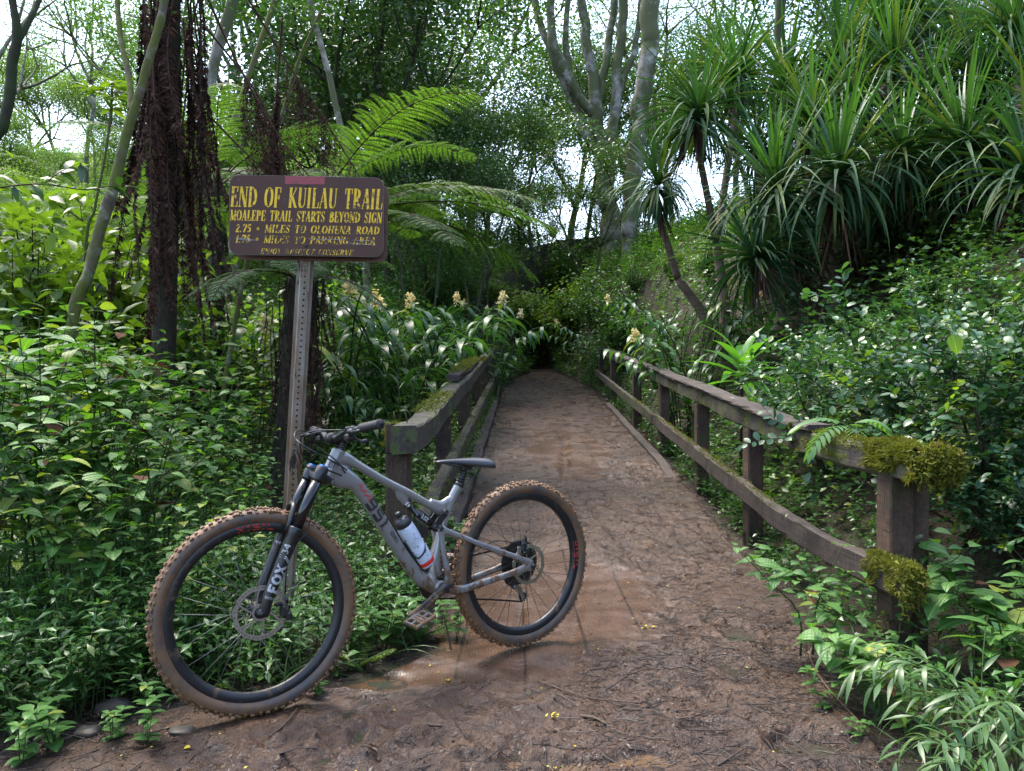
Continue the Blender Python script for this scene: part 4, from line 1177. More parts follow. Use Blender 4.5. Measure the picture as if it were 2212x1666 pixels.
# wheels
def wheel(c, rot, front):
    """rot: 3x3 turning local wheel vectors (steering)"""
    U, V, Wn = rot @ UX, UZ @ rot.T if False else rot @ UZ, rot @ UY
    R0, r0 = .3405, .0295
    mb = MB()
    t = np.linspace(-2.45, 2.45, 19)
    prof = [(R0 + (r0 - .0015) * math.cos(a), (r0 - .001) * math.sin(a)) for a in t]
    # tread crown part and side walls use different looks
    crown = [p for p, a in zip(prof, t) if abs(a) < 1.15]; 
    mb.lathe(crown, c, U, V, Wn, 120, 0)
    mb.lathe([p for p, a in zip(prof, t) if a >= 0.85], c, U, V, Wn, 120, 1)
    mb.lathe([p for p, a in zip(prof, t) if a <= -0.85], c, U, V, Wn, 120, 1)
    rr_ = np.random.default_rng(11 if front else 12); n = 84
    def knob(th, a, sx, sy, hgt, skew=0):
        er = math.cos(th) * U + math.sin(th) * V; et = -math.sin(th) * U + math.cos(th) * V
        nn = er * math.cos(a) + Wn * math.sin(a); ss = -er * math.sin(a) + Wn * math.cos(a)
        p = c + er * R0 + nn * (r0 - .003 + hgt / 2)
        M_ = np.stack([et * math.cos(skew) + ss * math.sin(skew), ss * math.cos(skew) - et * math.sin(skew), nn], 1)
        mb.box(p, (sx, sy, hgt + .004), 0, M_, bevel=.0018)
    for i in range(n):
        th = 2 * PI * i / n; j = rr_.uniform(-.003, .003)
        if i % 2 == 0:
            for a in (-.20, .20): knob(th + j, a, .0125, .0105, .0060 + rr_.uniform(-.0015, .0015))
            for a in (-.80, .80): knob(th + .012, a, .015, .0085, .0062 + rr_.uniform(-.0015, .0015), .1)
        else:
            for a in (-.48, .48): knob(th, a, .011, .0095, .0052 + rr_.uniform(-.002, .001))
            for a in (-.98, .98): knob(th + .006, a, .012, .0075, .0052 + rr_.uniform(-.002, .001))
    # lumps of mud caught between the knobs
    for i in range(420 if front else 260):
        th = rr_.uniform(0, 2 * PI); a = rr_.uniform(-.9, .9)
        if vnoise(np.array(th * 2.2), np.array(3.0 if front else 8.0), 5) < -.12: continue
        er = math.cos(th) * U + math.sin(th) * V; nn = er * math.cos(a) + Wn * math.sin(a)
        s = rr_.uniform(.005, .011); d = nrm(rr_.normal(size=3)); e = nrm(np.cross(d, nn)); f = np.cross(d, e)
        p = c + er * R0 + nn * (r0 + .0005)
        vv = np.array([d, -d, e, -e, f, -f]) * s * rr_.uniform(.6, 1.1, (6, 1)) + p
        mb.add(vv, np.array([[0, 2, 4], [2, 1, 4], [1, 3, 4], [3, 0, 4], [2, 0, 5], [1, 2, 5], [3, 1, 5], [0, 3, 5]]), None, 0)
    w = mb
    mbw = MB()
    mbw.lathe([(.300, -.017), (.318, -.0185), (.3205, -.0165), (.3175, -.0150), (.3175, .0150), (.3205, .0165), (.318, .0185), (.300, .017), (.288, .011), (.2845, .0), (.288, -.011)], c, U, V, Wn, 96, 0, closed=True)
    root = mbw.build("front_wheel" if False else "wheel", rim_m, BK)
    root.data.name = "wheel_rim"
    w.build("tyre", [tyre_m, side_m], root)
    mb = MB(); rs_ = np.random.default_rng(2)
    P0, P1 = [], []
    for i in range(28):
        th = 2 * PI * (i + .5) / 28; s = 1 if i % 2 else -1
        ph = th + (1 if (i // 2) % 2 else -1) * 1.25
        P0.append(c + .026 * (math.cos(ph) * U + math.sin(ph) * V) + Wn * s * .030)
        P1.append(c + .286 * (math.cos(th) * U + math.sin(th) * V) + Wn * s * .004)
    for a, b in zip(P0, P1): mb.cyl(a, b, .00115, 5)
    mb.build("spokes", plain("spoke", (.13, .13, .13), .4, .4) if front else black_m, root)
    mb = MB()
    k = .055 if front else .072
    mb.lathe([(0, -k), (.010, -k), (.011, -.045), (.020, -.036), (.030, -.033), (.030, -.028), (.016, -.024), (.014, 0), (.016, .022), (.030, .027), (.030, .031), (.022, .034), (.022, .040), (.012, .044), (.011, k), (0, k)], c, U, V, Wn, 28)
    mb.build("hub", black_m, root)
    # disc brake rotor
    mb = MB(); yr = .0405; Ro = .096 if front else .090; Ri = Ro - .0165; N = 120
    tt = np.linspace(0, 2 * PI, N, endpoint=False)
    prof = lambda r, y: c + r * (np.cos(tt)[:, None] * U + np.sin(tt)[:, None] * V) + Wn * y
    wavy = Ro + .0012 * np.sign(np.sin(tt * 12))
    def ring(ra, rb):
        Vv = np.concatenate([c + np.broadcast_to(np.asarray(r_), (N,))[:, None] * (np.cos(tt)[:, None] * U + np.sin(tt)[:, None] * V) + Wn * y for y in (yr, yr + .002) for r_ in (ra, rb)])
        k_ = np.arange(N); k2_ = (k_ + 1) % N
        mb.add(Vv, [np.concatenate([np.stack([k_ + a * N, k2_ + a * N, k2_ + b * N, k_ + b * N], 1) for a, b in ((0, 1), (2, 3), (0, 2), (1, 3))])], None, 0, False)
    ring(wavy, Ro - .0058); ring(Ro - .0086, Ri)
    for i in range(36):       # bridges between the two bands leave holes
        th = 2 * PI * i / 36
        poly = [(Ro - .0095, th), (Ro - .0095, th + .085), (Ro - .0050, th + .085), (Ro - .0050, th)]
        mb.prism(poly, lambda r_, a_, h: c + r_ * (math.cos(a_) * U + math.sin(a_) * V) + Wn * (yr + h), .0003, .0017)
    for i in range(6):
        th = 2 * PI * i / 6
        p = [(.024, th), (.045, th + .28), (.066, th + .42), (Ri + .002, th + .50)]
        for sgn_w, off in ((.0030, 0),):
            L_, R_ = [], []
            for (r_, a_) in p:
                L_.append((r_, a_ - sgn_w / r_)); R_.append((r_, a_ + sgn_w / r_))
            mb.prism(L_ + R_[::-1], lambda r_, a_, h: c + r_ * (math.cos(a_) * U + math.sin(a_) * V) + Wn * (yr + h), .0002, .0018)
        p = [(.050, th + .31), (.062, th - .10), (Ri + .002, th - .22)]
        L_ = [(r_, a_ - .0019 / r_) for r_, a_ in p]; R_ = [(r_, a_ + .0019 / r_) for r_, a_ in p]
        mb.prism(L_ + R_[::-1], lambda r_, a_, h: c + r_ * (math.cos(a_) * U + math.sin(a_) * V) + Wn * (yr + h), .0004, .0016)
    ring(.029, .021)
    mb.build("brake_rotor", steel_m, root)
    # red blocks of lettering on the rim flank
    mb = MB()
    def rimq(a0, a1, r0_, r1_):
        n_ = max(2, int(abs(a1 - a0) / .02) + 1); aa = np.linspace(a0, a1, n_)
        Vv = []
        for r_ in (r0_, r1_):
            y = np.interp(r_, [.288, .300, .318], [.011, .017, .0185]) + .0009
            Vv.append(c + r_ * (np.cos(aa)[:, None] * U + np.sin(aa)[:, None] * V) + Wn * y)
        k_ = np.arange(n_ - 1); mb.add(np.concatenate(Vv), np.stack([k_, k_ + 1, k_ + 1 + n_, k_ + n_], 1), None, 0)
    def glyph(a, w_, kind):
        a1 = a + w_
        if kind == 'E':
            rimq(a, a + w_ * .3, .294, .315)
            for r_ in (.294, .3025, .311): rimq(a + w_ * .3, a1, r_, r_ + .004)
        if kind == 'H':
            rimq(a, a + w_ * .3, .294, .315); rimq(a + w_ * .7, a1, .294, .315); rimq(a + w_ * .3, a + w_ * .7, .302, .307)
        if kind == 'I': rimq(a + w_ * .3, a + w_ * .7, .294, .315)
        if kind == 'L': rimq(a, a + w_ * .3, .294, .315); rimq(a + w_ * .3, a1, .294, .299)
    st = (1.35,) if front else (2.93,)
    for s0 in st:
        for i, g in enumerate("HIEIL"): glyph(s0 + i * .088, .075, g)
    mb.build("red_decal", red_m, root)
    return root
wheel(RXL, np.eye(3), False)
hb_, ht_ = np.array([.953, 0, .819]), np.array([.912, 0, .908])
sax = nrm(ht_ - hb_); STEER = -math.radians(6.0)
RS = np.array(Matrix.Rotation(STEER, 3, Vector(sax)))
def ST(p):
    p = np.asarray(p, float); return (p - hb_) @ RS.T + hb_
FXLs = ST(FXL)
wheel(FXLs, RS, True)

# fork
def steer_obj(mb):
    for i in range(len(mb.v)): mb.v[i] = ST(mb.v[i])
    return mb
la = nrm(np.array([1.158, 0, .373]) - hb_)          # down the steering axis
off = np.array([.048, 0, .022])
mb = MB()
for s in (1, -1):
    a = hb_ + off * .95 + UY * s * .066
    mb.tube([a - la * .022, a - la * .018, a + la * .030, a + la * .034], [.019, .0235, .0235, .022], 22)
loft(mb, [(hb_ + off * .95)[[0]].tolist() + [-.066] + [(hb_ + off * .95)[2] + .004, .022, .02], [hb_[0] + .012, -.03, hb_[2] - .006, .021, .02], [hb_[0] + .006, 0, hb_[2] - .010, .022, .02], [hb_[0] + .012, .03, hb_[2] - .006, .021, .02], (hb_ + off * .95)[[0]].tolist() + [.066] + [(hb_ + off * .95)[2] + .004, .022, .02]], 14) if False else None
for s in (1, -1):
    mb.tube([hb_ + np.array([.002, 0, -.012]), hb_ + np.array([.025, s * .035, -.010]), hb_ + off * .95 + UY * s * .062 + la * .006], [.025, .021, .020], 14)
mb.tube([hb_ - la * -.002, hb_ + la * .020], [.030, .026], 20)
fk = steer_obj(mb).build("fork_crown", black_m, BK)
mb = MB()
for s in (1, -1):
    a = hb_ + off * .95 + UY * s * .066
    mb.tube([a - la * .021, a - la * .026, a - la * .027], [.0185, .0175, .012], 18)
steer_obj(mb).build("adjuster_cap", blue_m, fk)
mb = MB()
for s in (1, -1):
    a = hb_ + off * .95 + UY * s * .066
    mb.tube([a + la * .02, a + la * .24], [.0205, .0205], 22)
steer_obj(mb).build("stanchions", gloss_m, BK)
mb = MB()
fa = FXL
for s in (1, -1):
    a = hb_ + off * .95 + UY * s * .066
    e = fa + UY * s * .060
    q = a + la * .215
    m1 = a + la * .34
    mb.tube([q, q + la * .003, q + la * .022, q + la * .027, q + (e + np.array([-.022, 0, .045]) - q) * .45, q + (e + np.array([-.022, 0, .045]) - q) * .75, e + np.array([-.022, 0, .045]), e + np.array([-.014, 0, .004]), e + np.array([-.010, 0, -.012])],
            [.0265, .0275, .0275, .0250, .0235, .0220, .0205, .017, .012], 22)
    mb.cyl(e - UY * s * .010, e + UY * s * .008, .015, 18)
# brace arch in front of the crown of the wheel
ar = []
a0 = hb_ + off * .95 + la * .225
for t in np.linspace(-1, 1, 15):
    ar.append(a0 + UY * .062 * t + UX * (.030 + .006 * (1 - t * t)) - la * (.098 * (1 - abs(t) ** 3.2)))
mb.tube(ar, .0105, 12)
lw = steer_obj(mb).build("fork_lowers", black_m, BK)
mb = MB()
q = hb_ + off * .95 + UY * .066 + la * .242; e = fa + UY * .060 + np.array([-.022, 0, .045])
dl = nrm(e - q); pl = np.array([-dl[2], 0, dl[0]])
if pl[2] < 0: pl = -pl
Lq = np.linalg.norm(e - q)
for s_ in (1, -1):
    q0 = q if s_ == 1 else q - UY * .132
    def ff(x, y, h, q0=q0, s_=s_):
        r_ = np.interp(x, [0, Lq], [.0252, .0208]) + .0012 + h
        return q0 + dl * x - pl * 0 + (math.sin(y / r_) * -pl + math.cos(y / r_) * UY) * r_
    if s_ == 1:
        # reads from the axle upward
        g = lambda x, y, h: ff(Lq - .008 - x, -y, h)
        lettering(mb, "FOX", BLOCK, g, .020, .115, -.017, .019, 0, .26, .12, .0004, cell=.005)
        steer_obj(mb).build("white_lettering", white_m, lw); mb = MB()
        lettering(mb, "RHYTHM", BLOCK, lambda x, y, h: ff(Lq - .004 - y, x, h), -.019, .019, .0, .009, 0, .2, .13, .0004, cell=.004)
        steer_obj(mb).build("white_lettering", white_m, lw); mb = MB()
        lettering(mb, "34", BLOCK, g, .150, .185, .000, .024, 0, .2, .14, .0004, cell=.005)
        for w_ in (0, .006):
            pts = [(.125 + w_, -.020), (.137 + w_, .0), (.137 + w_, .026)]
            for p_, q_ in zip(pts[:-1], pts[1:]):
                v = [g(p_[0], p_[1], .0006), g(p_[0] + .003, p_[1], .0006), g(q_[0] + .003, q_[1], .0006), g(q_[0], q_[1], .0006)]
                mb.add(v, np.array([[0, 1, 2, 3]]), None, 0)
    else:
        steer_obj(mb).build("white_lettering", white_m, lw); mb = MB()
        g = lambda x, y, h: ff(Lq - .008 - x, -y, h)
        lettering(mb, "34", BLOCK, g, .150, .185, -.004, .022, 0, .2, .14, .0004, cell=.005)
        for x in (.125, .135):
            v = [g(x, yy, .0006) for yy in np.linspace(-.02, .026, 6)] + [g(x + .004, yy, .0006) for yy in np.linspace(-.02, .026, 6)]
            k = np.arange(5); mb.add(v, np.stack([k, k + 1, k + 7, k + 6], 1), None, 0)
steer_obj(mb).build("white_lettering", white_m, lw)
def caliper(c, steer):
    mb = MB()
    mb.box(c, (.032, .034, .048), bevel=.008); mb.box(c + np.array([-.012, .006, -.018]), (.022, .026, .03), bevel=.006)
    mb.box(c + np.array([.022, -.004, .026]), (.03, .014, .014), bevel=.004)
    mb.cyl(c + np.array([-.006, .014, .028]), c + np.array([-.004, .016, .052]), .0055, 10)
    if steer: steer_obj(mb)
    return mb.build("brake_caliper", black_m, BK)
caliper(fa + np.array([-.085, .050, -.004]), True)
caliper(RXL + np.array([.035, .046, .085]), False)
mb = MB()
loft(mb, [(.03, .055, .43, .012, .006), (.03, .05, .45, .014, .008), (.03, .046, .475, .010, .007)], 10)
mb.box((.055, .046, .437), (.02, .012, .05), bevel=.004)
mb.build("brake_mount", carbon, BK)
mb = MB()
for c, s in ((FXLs, 1), (RXL, 1)):
    y = .060 if c is FXLs else .073
    n_ = RS @ UY if c is FXLs else UY
    U_ = RS @ UX if c is FXLs else UX
    mb.lathe([(0, .012), (.006, .012), (.0085, .008), (.0085, -.004), (.012, -.005), (.012, -.012)], c + n_ * y, U_, UZ, n_, 16)
mb.build("axle_end", darksteel_m, BK)

# stem, bar, grips, levers
stp = hb_ + sax * .165          # steerer top
mb = MB()
for k in range(5):
    a = hb_ + sax * (.100 + .0095 * k); mb.tube([a, a + sax * .0085], [.0178, .0178], 20)
mb.tube([hb_ + sax * .096, hb_ + sax * .101], [.024, .020], 20)
mb.build("headset_spacers", gloss_m, BK)
bc = stp + np.array([.048, 0, .0]) - sax * .005      # bar clamp centre
mb = MB()
mb.tube([stp - sax * .020, stp + sax * .018], [.021, .021], 20)
mb.tube([stp + UX * .006, bc], [.017, .018], 16); mb.tube([bc - UY * .024, bc + UY * .024], [.023, .023], 20)
steer_obj(mb).build("stem", black_m, BK)
HW = .392
def bar(t):     # t from -1 (right end) to 1 (left end)
    s = abs(t); rise = .022 * sstep(.12, .36, s); back = .055 * np.maximum(0, s - .16) ** 1.15
    return bc + np.array([-back, t * HW, rise + .025 * np.maximum(0, s - .3) + .010 * (t > 0) * np.maximum(0, t - .3)])
mb = MB(); tt = np.linspace(-1, 1, 41)
mb.tube([bar(t) for t in tt], np.where(np.abs(tt) < .1, .0165, .0113), 16)
hbar = steer_obj(mb).build("handlebar", black_m, BK)
for s in (1, -1):
    mb = MB(); ts_ = np.linspace(.66, .995, 30)
    P = [bar(s * t) for t in ts_]
    r_ = .0158 + .0010 * ((np.arange(30) % 4) < 2); r_[0] = r_[1] = .0172; r_[-2:] = .0175
    mb.tube(P, r_, 20); mb.tube([bar(s * .993), bar(s * 1.0)], [.0175, .0160], 20)
    steer_obj(mb).build("grip", rubber_m, hbar)
    mb = MB(); p = bar(s * .585); p2 = bar(s * .50)
    f = np.array([.030, 0, -.010])
    mb.tube([p2 - UY * s * .012, p2 + UY * s * .010], [.0165, .0165], 16)
    mb.tube([p2 + f * .55, p + f * .9, bar(s * .64) + f * 1.0], [.011, .012, .009], 12)
    mb.box(p2 + f * .5 + np.array([0, 0, .010]), (.03, .022, .018), bevel=.005)
    mb.tube([bar(s * .62) + f * 1.0, bar(s * .74) + f * 1.75, bar(s * .86) + f * 1.85, bar(s * .93) + f * 1.95 + UX * .004], [.0055, .0062, .0065, .0050], 10)
    steer_obj(mb).build("brake_lever", black_m, hbar)
    mb = MB(); p3 = bar(s * .44)
    mb.tube([p3 - UY * .010, p3 + UY * .010], [.0155, .0155], 16)
    mb.box(p3 + np.array([.004, 0, -.024]), (.034, .040, .026), bevel=.007)
    mb.tube([p3 + np.array([-.006, s * .01, -.028]), p3 + np.array([-.028, s * .045, -.040]), p3 + np.array([-.034, s * .075, -.040])], [.004, .0055, .009], 8)
    steer_obj(mb).build("shifter" if s < 0 else "dropper_lever", black_m, hbar)
mb = MB()
def spline(P, n=26):
    P = np.array(P, float); m = len(P); t = np.linspace(0, m - 1, n); i0 = np.clip(np.floor(t).astype(int), 0, m - 2); f = (t - i0)[:, None]
    a, b, c, d = P[np.clip(i0 - 1, 0, m - 1)], P[i0], P[i0 + 1], P[np.clip(i0 + 2, 0, m - 1)]
    return .5 * (2 * b + (c - a) * f + (2 * a - 5 * b + 4 * c - d) * f ** 2 + (3 * b - a - 3 * c + d) * f ** 3)
L_end = ST(bar(.50) + np.array([.03, 0, 0])); R_end = ST(bar(-.50) + np.array([.03, 0, 0]))
cab = [
 [L_end, ST(bc + np.array([.10, .10, .03])), ST(bc + np.array([.13, .02, .0])), ST(bc + np.array([.10, -.02, -.09])), ST(hb_ + np.array([.06, .05, -.02])), ST(hb_ + np.array([.085, .064, -.16])), ST(hb_ + np.array([.105, .075, -.20])), ST(np.array([1.115, .075, .56])), ST(fa + np.array([-.085, .062, .06]))],
 [L_end + UY * -.04, ST(bc + np.array([.085, .02, .02])), ST(bc + np.array([.05, -.01, -.03])), np.array([.93, .032, .88]), np.array([.892, .029, .832])],
 [R_end, ST(bc + np.array([.12, -.08, .02])), ST(bc + np.array([.135, .02, -.01])), ST(bc + np.array([.08, .045, -.05])), np.array([.93, .036, .87]), np.array([.885, .028, .842])],
 [R_end + UY * .03, ST(bc + np.array([.14, .0, .03])), ST(bc + np.array([.15, .05, -.03])), ST(bc + np.array([.12, .04, -.10])), np.array([.975, .03, .85]), np.array([.905, .029, .822])],
]
cable_m = plain("cable housing", (.008, .008, .008), .35)
for P in cab:
    mb = MB(); mb.tube(spline(P), .0026, 8); mb.build("cable", cable_m, BK)
mb = MB()
mb.tube(spline([np.array([.33, .02, .445]), np.array([.2, .052, .50]), np.array([.10, .05, .485]), np.array([.045, .05, .47])]), .0022, 6)
mb.build("cable", cable_m, BK)
# bottle cage and bottle
ba, bb = np.array([.650, 0, .660]), np.array([.499, 0, .434])
bdir = nrm(ba - bb); bl = float(np.linalg.norm(ba - bb)); bpr = np.array([-bdir[2], 0, bdir[0]])
mb = MB()
lowp = -bpr if (-bpr)[2] < 0 else bpr
for s in (1, -1):
    mb.tube(spline([bb + lowp * .036 + bdir * .15 + UY * s * .008, bb + lowp * .034 + bdir * .07 + UY * s * .020, bb + UY * s * .038 + bdir * .075 - lowp * .005, bb - lowp * .032 + bdir * .10 + UY * s * .015, bb - lowp * .038 + bdir * .105]), .0042, 8)
    mb.tube(spline([bb + lowp * .036 + bdir * .14 + UY * s * .01, bb + lowp * .035 + bdir * .01 + UY * s * .014, bb - bdir * .010 + UY * s * .012, bb - bdir * .010 - lowp * .02]), .004, 8)
mb.build("bottle_cage", black_m, BK)

for c_ in BK.children:      # slight rake of everything above the axles
    if c_.name.startswith('wheel'): continue
    for o_ in [c_, *c_.children]:
        m_ = o_.data; n_ = len(m_.vertices); a_ = np.empty(n_ * 3, np.float32); m_.vertices.foreach_get('co', a_)
        m_.vertices.foreach_set('co', warp(a_.reshape(-1, 3)).astype(np.float32).ravel()); m_.update()
ba, bb = warp(ba), warp(bb); bdir = nrm(ba - bb); bpr = np.array([-bdir[2], 0, bdir[0]])
R3 = np.array(Matrix.Rotation(HD + PI, 3, 'Z') @ Matrix.Rotation(LEAN, 3, 'X'))
def bw(p): return R3 @ np.asarray(p, float) + np.array(BK.location)
BT = thing("water_bottle", "translucent white water bottle with black lid and red band in the bike frame", "bottle", bw(bb))
Rb = R3
U_, V_, W_ = Rb @ bpr, Rb @ UY, Rb @ bdir
bm = NT("frosted bottle")
_m = bm.ramp(bm.noise(30, bm.obj(), 7, .75), [(.57, 0.0), (.63, 1.0)])
_c = bm.mix(_m, (.52, .58, .68), (.13, .075, .04))
bottle_m = bm.end(bm.pbr(_c, .35, 0, .5, bm.bump(bm.noise(12, bm.obj(), 3), .25, .006)))
mb = MB(); o = np.zeros(3)
mb.lathe([(0, 0), (.028, 0), (.034, .004), (.0365, .012), (.0365, .028), (.0352, .030), (.0365, .034), (.0365, .10), (.0345, .108), (.0345, .122), (.0365, .130), (.0365, .192), (.034, .206), (.031, .212), (0, .212)], o, U_, V_, W_, 36)
mb.build("bottle_body", bottle_m, BT)
mb = MB(); mb.lathe([(0, .205), (.0335, .206), (.0350, .210), (.0350, .226), (.030, .236), (.018, .243), (.011, .246), (.011, .256), (.0125, .258), (.0125, .268), (.008, .272), (0, .272)], o, U_, V_, W_, 30)
mb.build("lid", plain("black lid", (.02, .02, .022), .4), BT)
mb = MB(); mb.lathe([(.0370, .013), (.0374, .014), (.0374, .030), (.0370, .031)], o, U_, V_, W_, 36)
mb.build("red_band", plain("bright red band", (.62, .035, .02), .4, dirt=(.15, .07, .04), dscale=60, dlo=.62, dhi=.68), BT)
# ------------------------------------------------------------------ foliage looks
G_cover = leaf_mat("small leaf green", (0.038, 0.105, 0.028), (0.075, 0.170, 0.042), (0.15, 0.20, 0.035), 0.32, .5, .30)
G_vine = leaf_mat("heart leaf green", (0.035, 0.095, 0.020), (0.070, 0.155, 0.030), (0.16, 0.20, 0.03), 0.42, .4, .35)
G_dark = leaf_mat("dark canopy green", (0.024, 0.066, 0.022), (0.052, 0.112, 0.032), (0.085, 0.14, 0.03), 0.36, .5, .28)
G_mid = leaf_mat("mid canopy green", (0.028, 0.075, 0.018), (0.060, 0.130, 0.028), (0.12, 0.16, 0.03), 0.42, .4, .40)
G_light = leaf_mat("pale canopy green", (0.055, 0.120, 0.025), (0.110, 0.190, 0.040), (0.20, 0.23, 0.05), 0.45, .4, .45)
G_broad = leaf_mat("quilted broad leaf", (0.045, 0.125, 0.030), (0.090, 0.195, 0.042), (0.20, 0.25, 0.04), 0.44, .4, .38, veins=2, p3=.88)
G_brown = leaf_mat("dead brown leaf", (0.055, 0.022, 0.012), (0.10, 0.045, 0.022), None, 0.8, .2, .15, (1.2, .9, .6))
G_ginger = leaf_mat("ginger leaf", (0.020, 0.070, 0.022), (0.045, 0.115, 0.030), (0.12, 0.17, 0.03), 0.36, .45, .30, p3=.93)
G_pand = leaf_mat("strap leaf", (0.016, 0.052, 0.024), (0.036, 0.088, 0.036), (0.085, 0.12, 0.03), 0.60, .2, .25, p3=.84)
G_young = leaf_mat("young strap leaf", (0.028, 0.086, 0.026), (0.05, 0.125, 0.032), None, 0.4, .4, .3)
G_gloss = leaf_mat("glossy round leaf", (0.022, 0.078, 0.034), (0.048, 0.115, 0.046), (0.11, 0.17, 0.03), 0.36, .45, .28, p3=.93)
G_ti = leaf_mat("ti leaf", (0.035, 0.12, 0.022), (0.07, 0.19, 0.035), None, 0.24, .6, .38)
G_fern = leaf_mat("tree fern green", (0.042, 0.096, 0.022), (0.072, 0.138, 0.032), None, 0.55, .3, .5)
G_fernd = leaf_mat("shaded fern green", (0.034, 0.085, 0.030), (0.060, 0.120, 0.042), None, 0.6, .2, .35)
G_dead = leaf_mat("dead frond brown", (0.022, 0.011, 0.008), (0.060, 0.030, 0.022), (0.10, 0.052, 0.036), 0.85, .2, .10, (1.2, .8, .6), p3=.8)
G_grass = leaf_mat("grass blade", (0.045, 0.105, 0.030), (0.085, 0.150, 0.045), (0.18, 0.18, 0.06), 0.38, .4, .35)
G_bamb = leaf_mat("basket grass", (0.040, 0.100, 0.030), (0.075, 0.145, 0.045), None, 0.36, .45, .38)
G_yel = leaf_mat("young yellow green", (0.085, 0.155, 0.022), (0.150, 0.225, 0.032), None, 0.36, .45, .45)
flower_m = leaf_mat("cream petal", (0.62, 0.50, 0.24), (0.75, 0.66, 0.40), (0.55, 0.33, 0.10), 0.5, .3, .3, (1.1, 1.05, .8), p3=.9)
stem_m = plain("green stem", (0.035, 0.060, 0.016), 0.8, spec=.15)
stemb_m = plain("brown stem", (0.040, 0.026, 0.015), 0.85, spec=.15)
bark_moss = bark_mat("mossy bark", (0.045, 0.032, 0.022), (0.12, 0.09, 0.06), (0.20, 0.19, 0.15), 16, .5, moss=(0.085, 0.092, 0.018), bump=1.0)
bark_dark = bark_mat("dark bark", (0.018, 0.013, 0.010), (0.06, 0.045, 0.034), None, 14, .25, moss=(0.03, 0.04, 0.014))
bark_pale = bark_mat("pale lichen bark", (0.12, 0.105, 0.09), (0.30, 0.27, 0.235), (0.42, 0.40, 0.36), 6, .5, moss=(0.075, 0.08, 0.035), bump=.4)
bark_fern = bark_mat("fibrous fern trunk", (0.012, 0.008, 0.006), (0.055, 0.034, 0.022), None, 26, .4, moss=(0.022, 0.020, 0.010), bump=1.0)
bark_pand = bark_mat("ringed pale trunk", (0.08, 0.055, 0.04), (0.20, 0.145, 0.11), None, 10, 3.0)

def seed(n): return np.random.default_rng(n)
def horiz(r, n):
    a = r.uniform(0, 2 * PI, n); return np.stack([np.cos(a), np.sin(a), np.zeros(n)], 1)

# ---- scattered cover (one object each, nobody could count it)
def sprigs(mb, X, Y, r, hmin, hmax, L, Wd, nodes=4, shape='lance', nu=2, stems=True, lean=.35, bend=.6, lift=0.0, up=.35, mat=0):
    n = len(X); z = H(X, Y) + lift
    base = np.stack([X, Y, z - .02], 1)
    d = nrm(np.stack([r.normal(0, lean, n), r.normal(0, lean, n), np.ones(n)], 1))
    h = r.uniform(hmin, hmax, n)
    top = base + d * h[:, None]
    if stems:
        twigs(mb, base, top, np.clip(h * .006, .0012, .004), mat=1, rs=r)
    a0 = r.uniform(0, PI, n)
    for j in range(nodes):
        f = 1 - j / nodes * .62
        p = base + d * (h * f)[:, None]
        for k in range(2):
            a = a0 + j * PI / 2 + k * PI + r.normal(0, .3, n)
            T = np.stack([np.cos(a), np.sin(a), np.full(n, up) + r.normal(0, .25, n)], 1)
            l = r.uniform(.7, 1.2, n) * L * (0.6 + .5 * min(1, (j + 1) / 2.5))
            leaves(mb, p, T, np.array([0, 0, 1.0]) + r.normal(0, .25, (n, 3)), l, l * (Wd / L), r.uniform(.2, 1.0, n) * bend * 1.6, shape, nu, .2, mat)
    # tip leaves
    T = d + r.normal(0, .4, (n, 3))
    leaves(mb, top, T, horiz(r, n) + .3, L * .6, Wd * .6, .5, shape, nu, .2, mat)

def in_view(x, y, margin=.12, ymin=1.6):
    return (np.abs(x) < (.65 + margin) * np.maximum(y, 0)) & (y > ymin)

